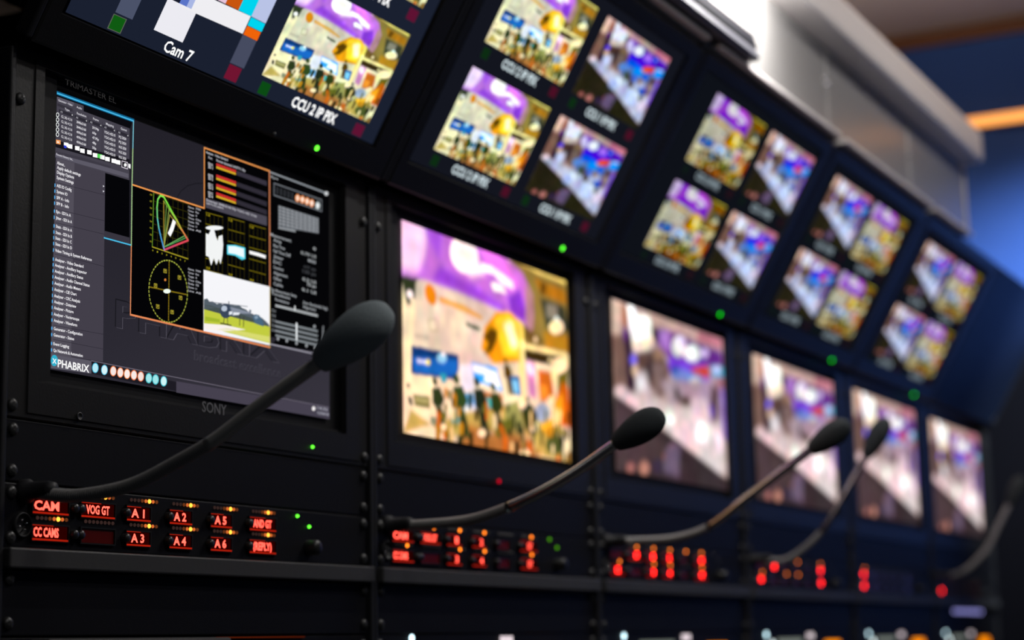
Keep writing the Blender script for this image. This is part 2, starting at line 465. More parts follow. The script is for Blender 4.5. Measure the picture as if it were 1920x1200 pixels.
# ------------------------------------------------------------------ what the displays show (u across, v up)
PICTURE_BOOTH=[
('e9e6c4',0,[(-0.0,1.0),(1.0,1.0),(1.0,-0.0),(0.0,-0.0)]),
('8a7a3a',6,[(0.614,1.056),(1.025,1.024),(1.031,0.599),(0.686,0.505)]),
('2d3a22',4,[(-0.028,0.797),(0.122,0.772),(0.083,0.653),(0.029,0.6)]),
('ffffff',3,[(0.057,0.664),(0.058,0.658),(0.058,0.651),(0.056,0.645),(0.053,0.64),(0.049,0.636),(0.044,0.634),(0.038,0.634),(0.033,0.637),(0.029,0.641),(0.026,0.646),(0.025,0.652),(0.025,0.659),(0.027,0.665),(0.03,0.67),(0.034,0.674),(0.039,0.676),(0.045,0.676),(0.05,0.674),(0.054,0.669)]),
('f2f0d0',2,[(0.065,0.637),(0.066,0.633),(0.066,0.629),(0.065,0.625),(0.062,0.621),(0.059,0.619),(0.056,0.617),(0.052,0.617),(0.049,0.619),(0.046,0.621),(0.044,0.625),(0.043,0.629),(0.043,0.633),(0.044,0.637),(0.047,0.64),(0.05,0.643),(0.053,0.644),(0.057,0.644),(0.06,0.643),(0.063,0.641)]),
('d8d6c0',4,[(0.107,0.776),(0.354,0.802),(0.678,0.721),(0.711,0.496),(0.523,0.393),(0.046,0.307),(0.067,0.622),(0.075,0.723)]),
('efeec8',8,[(0.064,0.631),(0.024,0.49),(0.013,0.245),(0.006,0.009),(0.221,0.045),(0.167,0.287),(0.037,0.28)]),
('d98a10',2,[(0.181,0.698),(0.184,0.683),(0.183,0.668),(0.18,0.654),(0.174,0.644),(0.166,0.637),(0.156,0.636),(0.146,0.639),(0.136,0.646),(0.128,0.658),(0.123,0.672),(0.12,0.687),(0.12,0.702),(0.124,0.715),(0.13,0.726),(0.138,0.732),(0.148,0.734),(0.158,0.731),(0.167,0.724),(0.175,0.712)]),
('d9b25a',3,[(0.193,0.691),(0.262,0.688),(0.342,0.685),(0.445,0.656),(0.444,0.638),(0.337,0.649),(0.259,0.659),(0.198,0.661)]),
('c4c19f',2,[(0.132,0.564),(0.184,0.577),(0.19,0.515),(0.145,0.506)]),
('e0dfc8',2,[(0.142,0.558),(0.179,0.567),(0.181,0.521),(0.149,0.516)]),
('b3b09a',4,[(0.063,0.474),(0.141,0.479),(0.142,0.467),(0.064,0.459)]),
('c076e0',4,[(0,0.735),(0,1),(0.6,1),(0.7,0.95),(0.755,0.86),(0.765,0.76),(0.75,0.66),(0.7,0.675),(0.62,0.705),(0.5,0.725),(0.3,0.745),(0.12,0.745)]),
('f2e0f8',12,[(0,0.76),(0,1),(0.14,1),(0.12,0.85),(0.08,0.77)]),
('9848de',10,[(0.16,0.76),(0.2,0.84),(0.4,0.8),(0.58,0.74),(0.6,0.715),(0.4,0.735)]),
('a858e4',12,[(0.12,1),(0.2,0.86),(0.22,1)]),
('e486fa',12,[(0.42,1),(0.55,1),(0.68,0.9),(0.64,0.8),(0.5,0.93)]),
('8a3cd6',8,[(0.6,0.8),(0.68,0.86),(0.72,0.76),(0.7,0.69),(0.62,0.72)]),
('b08a90',6,[(0.715,0.9),(0.765,0.86),(0.765,0.7),(0.745,0.62),(0.715,0.68)]),
('ffffff',3,[(0.419,0.982),(0.426,0.955),(0.425,0.925),(0.415,0.897),(0.399,0.872),(0.377,0.854),(0.352,0.844),(0.326,0.843),(0.302,0.852),(0.281,0.868),(0.267,0.891),(0.261,0.919),(0.262,0.948),(0.271,0.976),(0.287,1.0),(0.308,1.018),(0.333,1.028),(0.359,1.029),(0.384,1.021),(0.404,1.005)]),
('ffffff',10,[(0.325,0.872),(0.433,0.925),(0.471,0.882),(0.379,0.838)]),
('ffffff',3,[(0.437,0.928),(0.507,0.931),(0.635,0.889),(0.643,0.849),(0.568,0.85),(0.52,0.889),(0.45,0.886)]),
('ffffff',3,[(0.496,0.836),(0.515,0.853),(0.58,0.846),(0.594,0.809),(0.514,0.807)]),
('e8e27a',3,[(0.671,1.023),(0.779,1.024),(0.989,1.003),(0.991,0.975),(0.812,0.976),(0.681,1.001)]),
('b07a18',4,[(0.775,0.948),(0.984,0.942),(0.997,0.867),(0.813,0.878)]),
('6a4a12',3,[(0.818,0.939),(0.861,0.941),(0.847,0.875),(0.813,0.878)]),
('3a4030',4,[(0.812,0.855),(0.984,0.847),(1.009,0.719),(0.845,0.711)]),
('8a8878',4,[(0.855,0.833),(0.93,0.841),(0.925,0.755),(0.854,0.763)]),
('ffffff',3,[(0.967,0.749),(0.97,0.739),(0.969,0.727),(0.964,0.715),(0.956,0.705),(0.946,0.697),(0.934,0.693),(0.922,0.692),(0.911,0.695),(0.902,0.701),(0.895,0.71),(0.893,0.72),(0.894,0.732),(0.898,0.744),(0.906,0.754),(0.916,0.761),(0.928,0.766),(0.94,0.767),(0.951,0.764),(0.961,0.758)]),
('e4ffff',3,[(0.939,0.769),(0.941,0.763),(0.941,0.757),(0.94,0.751),(0.937,0.746),(0.933,0.742),(0.928,0.741),(0.923,0.741),(0.918,0.744),(0.913,0.748),(0.91,0.753),(0.908,0.759),(0.908,0.766),(0.909,0.772),(0.912,0.776),(0.916,0.78),(0.921,0.781),(0.926,0.781),(0.931,0.779),(0.935,0.775)]),
('b98a20',5,[(0.827,0.677),(1.0,0.69),(1.008,0.599),(0.843,0.592)]),
('e8e6a0',3,[(0.7,0.583),(0.986,0.599),(0.988,0.57),(0.708,0.553)]),
('33280c',3,[(0.7,0.548),(0.977,0.57),(0.882,0.506),(0.707,0.494)]),
('6a5524',4,[(0.694,0.684),(0.844,0.616),(0.752,0.6),(0.696,0.604)]),
('f0e8b0',2,[(0.788,0.626),(0.79,0.622),(0.789,0.617),(0.788,0.613),(0.785,0.609),(0.782,0.607),(0.778,0.605),(0.774,0.605),(0.77,0.606),(0.766,0.609),(0.764,0.613),(0.763,0.617),(0.763,0.622),(0.764,0.626),(0.767,0.63),(0.77,0.633),(0.774,0.634),(0.779,0.634),(0.783,0.633),(0.786,0.63)]),
('e8e6a0',2,[(0.884,0.537),(0.885,0.533),(0.884,0.529),(0.883,0.525),(0.88,0.521),(0.876,0.519),(0.872,0.517),(0.868,0.517),(0.864,0.518),(0.861,0.52),(0.859,0.523),(0.858,0.527),(0.858,0.531),(0.86,0.535),(0.862,0.539),(0.866,0.542),(0.87,0.543),(0.874,0.543),(0.878,0.542),(0.881,0.54)]),
('c98ac0',6,[(0.711,0.496),(0.767,0.491),(0.773,0.304),(0.725,0.314)]),
('fff0ff',4,[(0.754,0.466),(0.757,0.456),(0.758,0.445),(0.757,0.436),(0.754,0.428),(0.748,0.423),(0.742,0.422),(0.734,0.423),(0.727,0.428),(0.72,0.436),(0.715,0.445),(0.712,0.456),(0.711,0.466),(0.712,0.476),(0.715,0.483),(0.72,0.488),(0.727,0.49),(0.734,0.488),(0.742,0.483),(0.748,0.476)]),
('c56a1c',5,[(0.784,0.465),(0.877,0.468),(0.897,0.321),(0.799,0.294)]),
('f0a030',4,[(0.792,0.386),(0.845,0.39),(0.853,0.322),(0.804,0.308)]),
('e9efb0',4,[(0.882,0.53),(0.999,0.582),(0.999,0.533),(0.922,0.468),(0.916,0.38),(0.877,0.443)]),
('6a6618',5,[(0.922,0.468),(0.999,0.521),(0.989,0.394),(0.915,0.331)]),
('d06a10',6,[(0.957,0.438),(0.998,0.399),(1.001,0.191),(0.923,0.188),(0.893,0.307)]),
('f0b020',4,[(0.893,0.307),(0.952,0.375),(0.955,0.242),(0.869,0.234)]),
('e0a010',3,[(0.432,0.491),(0.455,0.606),(0.527,0.703),(0.623,0.724),(0.677,0.674),(0.694,0.487),(0.508,0.43)]),
('ffe030',8,[(0.514,0.662),(0.594,0.719),(0.66,0.688),(0.669,0.496),(0.567,0.486)]),
('ffffd0',8,[(0.571,0.649),(0.626,0.68),(0.666,0.552),(0.619,0.538)]),
('5a3c08',4,[(0.446,0.555),(0.492,0.615),(0.537,0.607),(0.528,0.556),(0.501,0.496),(0.451,0.468),(0.478,0.528)]),
('2d4a1a',3,[(0.344,0.603),(0.429,0.596),(0.43,0.58),(0.354,0.582)]),
('e8d860',4,[(0.66,0.699),(0.698,0.686),(0.699,0.3),(0.673,0.286)]),
('fdf6b0',3,[(0.679,0.595),(0.7,0.595),(0.698,0.252),(0.676,0.253)]),
('0c3a78',3,[(0.047,0.417),(0.302,0.429),(0.303,0.362),(0.277,0.303),(0.045,0.285)]),
('1a6fd0',4,[(0.052,0.365),(0.297,0.404),(0.29,0.321),(0.06,0.293)]),
('dff0ff',2,[(0.073,0.361),(0.138,0.364),(0.142,0.348),(0.078,0.342)]),
('f0f060',2,[(0.145,0.363),(0.146,0.359),(0.145,0.355),(0.144,0.352),(0.141,0.348),(0.138,0.346),(0.134,0.344),(0.131,0.344),(0.127,0.345),(0.125,0.348),(0.123,0.351),(0.122,0.354),(0.123,0.358),(0.124,0.362),(0.126,0.365),(0.13,0.368),(0.133,0.369),(0.137,0.369),(0.14,0.368),(0.143,0.366)]),
('8fd8f0',3,[(0.235,0.408),(0.237,0.401),(0.235,0.393),(0.231,0.384),(0.225,0.377),(0.217,0.371),(0.208,0.368),(0.199,0.367),(0.191,0.368),(0.185,0.372),(0.181,0.378),(0.18,0.385),(0.181,0.394),(0.185,0.402),(0.192,0.409),(0.2,0.415),(0.208,0.419),(0.217,0.42),(0.225,0.418),(0.231,0.414)]),
('ffffff',2,[(0.226,0.42),(0.227,0.417),(0.226,0.413),(0.225,0.41),(0.223,0.407),(0.22,0.405),(0.217,0.404),(0.214,0.404),(0.211,0.405),(0.208,0.406),(0.207,0.409),(0.206,0.412),(0.207,0.415),(0.208,0.419),(0.21,0.421),(0.213,0.423),(0.216,0.425),(0.219,0.425),(0.222,0.424),(0.224,0.422)]),
('30b0c8',3,[(0.194,0.318),(0.231,0.322),(0.233,0.279),(0.206,0.275)]),
('e6ecf2',4,[(0.304,0.385),(0.377,0.403),(0.389,0.273),(0.316,0.256)]),
('2fa8f0',3,[(0.373,0.413),(0.524,0.416),(0.563,0.298),(0.484,0.314),(0.39,0.32)]),
('eafcff',3,[(0.377,0.403),(0.458,0.403),(0.523,0.393),(0.546,0.312),(0.488,0.328),(0.447,0.328),(0.453,0.365),(0.387,0.364)]),
('5fc0f0',3,[(0.319,0.247),(0.384,0.259),(0.394,0.184),(0.329,0.172)]),
('f4ffff',3,[(0.349,0.189),(0.351,0.182),(0.35,0.175),(0.348,0.169),(0.344,0.164),(0.338,0.16),(0.333,0.158),(0.326,0.158),(0.321,0.16),(0.316,0.164),(0.313,0.169),(0.312,0.175),(0.312,0.182),(0.314,0.188),(0.318,0.194),(0.324,0.198),(0.33,0.2),(0.336,0.2),(0.341,0.198),(0.346,0.194)]),
('f4ffff',3,[(0.387,0.197),(0.388,0.192),(0.387,0.185),(0.385,0.18),(0.382,0.175),(0.377,0.171),(0.371,0.169),(0.366,0.169),(0.361,0.171),(0.357,0.175),(0.354,0.179),(0.352,0.185),(0.353,0.191),(0.355,0.197),(0.359,0.202),(0.363,0.205),(0.369,0.207),(0.374,0.207),(0.38,0.206),(0.384,0.202)]),
('1c6ab0',3,[(0.59,0.395),(0.667,0.401),(0.677,0.301),(0.613,0.302)]),
('7fd0f0',3,[(0.615,0.373),(0.656,0.378),(0.661,0.315),(0.624,0.314)]),
('c4b45a',4,[(0.0,-0.0),(0.041,0.117),(0.204,0.036),(1.0,-0.0),(0.991,0.161),(0.587,0.24),(0.336,0.153)]),
('c69018',3,[(0.306,0.102),(0.403,0.084),(0.393,0.009),(0.303,0.008)]),
('d8a828',3,[(0.205,0.06),(0.253,0.062),(0.251,0.015),(0.212,0.017)]),
('b06a18',4,[(0.426,0.282),(0.558,0.284),(0.56,0.203),(0.443,0.187)]),
('40c0c0',2,[(0.458,0.253),(0.49,0.253),(0.493,0.202),(0.462,0.203)]),
('f4f6d0',3,[(0.42,0.093),(0.503,0.09),(0.492,0.013),(0.438,0.021)]),
('d08a20',4,[(0.613,0.076),(0.673,0.083),(0.68,0.014),(0.624,0.022)]),
('98a058',5,[(0.569,0.231),(0.656,0.277),(0.696,0.131),(0.676,-0.0),(0.582,0.048)]),
('5f6a20',5,[(0.551,0.15),(0.611,0.182),(0.629,0.036),(0.565,0.039)]),
('dfe8a0',4,[(0.669,0.093),(0.748,0.11),(0.764,0.045),(0.711,-0.007)]),
('303c10',5,[(0.672,0.238),(0.737,0.261),(0.752,0.1),(0.692,0.141)]),
('a8a040',6,[(0.784,0.177),(0.919,0.223),(0.964,0.147),(0.836,0.106)]),
('9ab0c8',4,[(0.86,0.265),(0.864,0.251),(0.862,0.235),(0.855,0.22),(0.845,0.206),(0.83,0.196),(0.815,0.191),(0.799,0.19),(0.784,0.194),(0.772,0.203),(0.764,0.215),(0.76,0.229),(0.762,0.245),(0.768,0.26),(0.779,0.273),(0.793,0.283),(0.809,0.289),(0.825,0.29),(0.84,0.286),(0.852,0.277)]),
('50602a',5,[(0.968,0.124),(0.971,0.107),(0.968,0.088),(0.958,0.069),(0.941,0.052),(0.921,0.038),(0.899,0.03),(0.877,0.028),(0.857,0.031),(0.841,0.041),(0.831,0.055),(0.828,0.072),(0.831,0.091),(0.841,0.11),(0.857,0.126),(0.877,0.14),(0.899,0.148),(0.921,0.151),(0.942,0.147),(0.958,0.138)]),
('e6e8c0',5,[(0.936,0.133),(1.005,0.156),(1.009,0.019),(0.949,0.027)]),
('e8c030',4,[(0.923,0.213),(0.924,0.202),(0.918,0.19),(0.907,0.176),(0.891,0.163),(0.872,0.152),(0.852,0.143),(0.832,0.138),(0.816,0.137),(0.804,0.14),(0.797,0.147),(0.796,0.157),(0.802,0.17),(0.813,0.183),(0.829,0.196),(0.848,0.208),(0.868,0.216),(0.887,0.222),(0.904,0.223),(0.916,0.22)]),
('f8f090',3,[(0.894,0.332),(0.896,0.325),(0.897,0.318),(0.896,0.311),(0.893,0.306),(0.889,0.302),(0.884,0.301),(0.879,0.302),(0.873,0.305),(0.869,0.31),(0.865,0.317),(0.863,0.324),(0.862,0.331),(0.863,0.337),(0.866,0.342),(0.87,0.346),(0.875,0.347),(0.88,0.346),(0.886,0.343),(0.89,0.338)]),
('e8f0a0',3,[(0.792,0.175),(0.793,0.168),(0.793,0.16),(0.79,0.152),(0.784,0.146),(0.778,0.141),(0.77,0.138),(0.762,0.138),(0.755,0.14),(0.749,0.145),(0.745,0.151),(0.744,0.158),(0.744,0.166),(0.747,0.173),(0.752,0.18),(0.759,0.185),(0.767,0.187),(0.774,0.188),(0.782,0.185),(0.788,0.181)]),
('b0743a',14,[(0.28,0),(0.78,0),(0.74,0.1),(0.34,0.1)]),
('2a3a1c',2,[(0.18,0.28),(0.182,0.274),(0.182,0.267),(0.181,0.262),(0.179,0.257),(0.175,0.254),(0.171,0.253),(0.166,0.253),(0.162,0.256),(0.158,0.26),(0.155,0.266),(0.153,0.272),(0.153,0.279),(0.154,0.285),(0.157,0.289),(0.16,0.292),(0.165,0.294),(0.169,0.293),(0.174,0.29),(0.177,0.286)]),
('2a3a1c',2,[(0.152,0.239),(0.195,0.252),(0.22,0.198),(0.205,0.162),(0.171,0.149),(0.155,0.168)]),
('2a3a1c',2,[(0.17,0.154),(0.203,0.161),(0.23,0.047),(0.214,0.044)]),
('2a3a1c',2,[(0.174,0.156),(0.189,0.153),(0.203,0.041),(0.185,0.043)]),
('2f4a20',2,[(0.301,0.318),(0.304,0.31),(0.304,0.302),(0.303,0.295),(0.299,0.289),(0.295,0.285),(0.29,0.284),(0.284,0.285),(0.279,0.288),(0.274,0.294),(0.27,0.3),(0.268,0.308),(0.268,0.316),(0.269,0.323),(0.272,0.328),(0.277,0.332),(0.282,0.334),(0.288,0.333),(0.293,0.33),(0.298,0.324)]),
('2f4a20',2,[(0.267,0.268),(0.32,0.283),(0.351,0.218),(0.333,0.174),(0.291,0.159),(0.271,0.182)]),
('2f4a20',2,[(0.289,0.164),(0.33,0.173),(0.364,0.034),(0.344,0.031)]),
('2f4a20',2,[(0.294,0.167),(0.313,0.163),(0.33,0.027),(0.309,0.03)]),
('1e2c1c',2,[(0.419,0.326),(0.421,0.319),(0.422,0.312),(0.42,0.305),(0.418,0.299),(0.413,0.296),(0.408,0.294),(0.403,0.295),(0.398,0.298),(0.393,0.303),(0.39,0.31),(0.388,0.317),(0.387,0.324),(0.389,0.331),(0.391,0.336),(0.396,0.34),(0.401,0.341),(0.406,0.341),(0.411,0.338),(0.416,0.333)]),
('1e2c1c',2,[(0.386,0.279),(0.437,0.294),(0.467,0.233),(0.45,0.191),(0.41,0.176),(0.391,0.198)]),
('1e2c1c',2,[(0.408,0.181),(0.448,0.189),(0.48,0.059),(0.461,0.056)]),
('1e2c1c',2,[(0.413,0.184),(0.431,0.181),(0.448,0.052),(0.428,0.054)]),
('2f4018',2,[(0.515,0.321),(0.517,0.314),(0.517,0.307),(0.516,0.301),(0.513,0.296),(0.509,0.293),(0.504,0.291),(0.499,0.292),(0.494,0.295),(0.49,0.3),(0.487,0.306),(0.485,0.313),(0.484,0.32),(0.486,0.326),(0.488,0.331),(0.492,0.334),(0.497,0.336),(0.502,0.335),(0.507,0.332),(0.511,0.327)]),
('2f4018',2,[(0.483,0.277),(0.531,0.291),(0.56,0.233),(0.544,0.194),(0.507,0.18),(0.488,0.201)]),
('2f4018',2,[(0.505,0.185),(0.542,0.193),(0.573,0.071),(0.555,0.068)]),
('2f4018',2,[(0.509,0.188),(0.526,0.185),(0.543,0.064),(0.523,0.067)]),
('5a4208',2,[(0.588,0.469),(0.59,0.464),(0.59,0.459),(0.589,0.455),(0.587,0.451),(0.585,0.449),(0.581,0.448),(0.578,0.449),(0.574,0.451),(0.571,0.454),(0.569,0.458),(0.568,0.463),(0.567,0.467),(0.568,0.472),(0.57,0.475),(0.573,0.477),(0.576,0.478),(0.58,0.478),(0.583,0.476),(0.586,0.473)]),
('5a4208',2,[(0.567,0.438),(0.6,0.448),(0.621,0.409),(0.609,0.382),(0.583,0.372),(0.57,0.385)]),
('5a4208',2,[(0.582,0.375),(0.608,0.381),(0.63,0.298),(0.617,0.295)]),
('5a4208',2,[(0.585,0.377),(0.597,0.375),(0.609,0.293),(0.595,0.294)]),
('26381c',2,[(0.726,0.296),(0.727,0.291),(0.727,0.287),(0.727,0.282),(0.725,0.279),(0.722,0.276),(0.718,0.275),(0.715,0.276),(0.711,0.278),(0.708,0.281),(0.705,0.285),(0.704,0.29),(0.704,0.295),(0.705,0.3),(0.706,0.303),(0.709,0.306),(0.713,0.306),(0.716,0.306),(0.72,0.304),(0.723,0.301)]),
('26381c',2,[(0.703,0.265),(0.738,0.275),(0.759,0.234),(0.748,0.206),(0.721,0.197),(0.707,0.211)]),
('26381c',2,[(0.719,0.2),(0.746,0.206),(0.769,0.119),(0.756,0.117)]),
('26381c',2,[(0.722,0.202),(0.735,0.2),(0.748,0.115),(0.733,0.116)]),
('70a8a0',3,[(0.253,0.125),(0.301,0.128),(0.3,0.093),(0.256,0.093)]),
('889878',3,[(0.141,0.104),(0.179,0.103),(0.182,0.058),(0.145,0.067)]),
('7e7e40',3,[(0.052,0.19),(0.14,0.194),(0.142,0.139),(0.061,0.139)]),
('b8b878',2,[(0.065,0.18),(0.136,0.18),(0.131,0.161),(0.063,0.16)]),
('20200f',2,[(0.037,0.231),(0.037,0.228),(0.037,0.225),(0.036,0.222),(0.035,0.219),(0.032,0.217),(0.03,0.216),(0.027,0.217),(0.025,0.218),(0.023,0.22),(0.021,0.222),(0.021,0.225),(0.021,0.228),(0.022,0.231),(0.023,0.234),(0.026,0.236),(0.028,0.236),(0.031,0.236),(0.033,0.235),(0.035,0.233)]),
('20200f',2,[(0.025,0.175),(0.044,0.174),(0.052,0.134),(0.033,0.14)]),
('fff4c8',3,[(0.454,0.074),(0.452,0.068),(0.449,0.062),(0.443,0.056),(0.437,0.052),(0.429,0.05),(0.422,0.05),(0.416,0.052),(0.411,0.056),(0.407,0.061),(0.406,0.067),(0.408,0.073),(0.411,0.08),(0.416,0.085),(0.423,0.089),(0.43,0.091),(0.438,0.091),(0.444,0.089),(0.449,0.085),(0.452,0.08)]),
('fff4c8',3,[(0.723,0.011),(0.721,0.003),(0.716,-0.005),(0.709,-0.011),(0.699,-0.016),(0.689,-0.019),(0.68,-0.019),(0.671,-0.016),(0.664,-0.011),(0.66,-0.005),(0.658,0.003),(0.66,0.011),(0.665,0.019),(0.672,0.026),(0.681,0.031),(0.691,0.033),(0.701,0.033),(0.71,0.031),(0.717,0.026),(0.721,0.019)]),
('fff4c8',3,[(0.78,0.154),(0.779,0.147),(0.775,0.14),(0.769,0.135),(0.761,0.13),(0.753,0.128),(0.744,0.128),(0.737,0.13),(0.731,0.134),(0.727,0.139),(0.726,0.146),(0.728,0.152),(0.732,0.159),(0.738,0.165),(0.745,0.169),(0.754,0.172),(0.762,0.172),(0.77,0.17),(0.776,0.166),(0.779,0.161)]),
('fff4c8',3,[(0.991,0.53),(0.988,0.516),(0.98,0.502),(0.967,0.489),(0.951,0.48),(0.934,0.474),(0.917,0.472),(0.902,0.475),(0.89,0.482),(0.883,0.492),(0.881,0.505),(0.884,0.518),(0.892,0.532),(0.904,0.544),(0.92,0.554),(0.937,0.56),(0.954,0.562),(0.969,0.559),(0.981,0.553),(0.989,0.542)]),
('fff4c8',3,[(0.967,0.734),(0.964,0.721),(0.956,0.709),(0.945,0.697),(0.931,0.688),(0.916,0.682),(0.901,0.68),(0.888,0.682),(0.878,0.688),(0.871,0.697),(0.869,0.708),(0.872,0.72),(0.879,0.732),(0.89,0.744),(0.904,0.753),(0.919,0.759),(0.934,0.761),(0.947,0.759),(0.958,0.754),(0.965,0.745)]),
('fff4c8',3,[(0.89,0.314),(0.889,0.308),(0.885,0.301),(0.88,0.296),(0.872,0.292),(0.865,0.289),(0.857,0.289),(0.85,0.29),(0.844,0.294),(0.841,0.299),(0.84,0.305),(0.841,0.311),(0.845,0.317),(0.851,0.323),(0.858,0.327),(0.866,0.329),(0.874,0.33),(0.88,0.328),(0.886,0.325),(0.889,0.32)]),
('fff4c8',3,[(0.229,0.067),(0.228,0.062),(0.226,0.057),(0.222,0.053),(0.217,0.051),(0.212,0.049),(0.207,0.049),(0.202,0.05),(0.199,0.053),(0.197,0.057),(0.196,0.061),(0.197,0.066),(0.199,0.071),(0.203,0.075),(0.207,0.078),(0.213,0.079),(0.218,0.079),(0.222,0.078),(0.226,0.075),(0.228,0.071)]),
('fff4c8',3,[(0.696,0.26),(0.694,0.254),(0.691,0.249),(0.687,0.245),(0.681,0.241),(0.675,0.239),(0.668,0.239),(0.663,0.24),(0.658,0.243),(0.656,0.247),(0.655,0.252),(0.656,0.257),(0.659,0.263),(0.663,0.267),(0.669,0.271),(0.676,0.273),(0.682,0.273),(0.687,0.272),(0.692,0.269),(0.695,0.265)]),
]
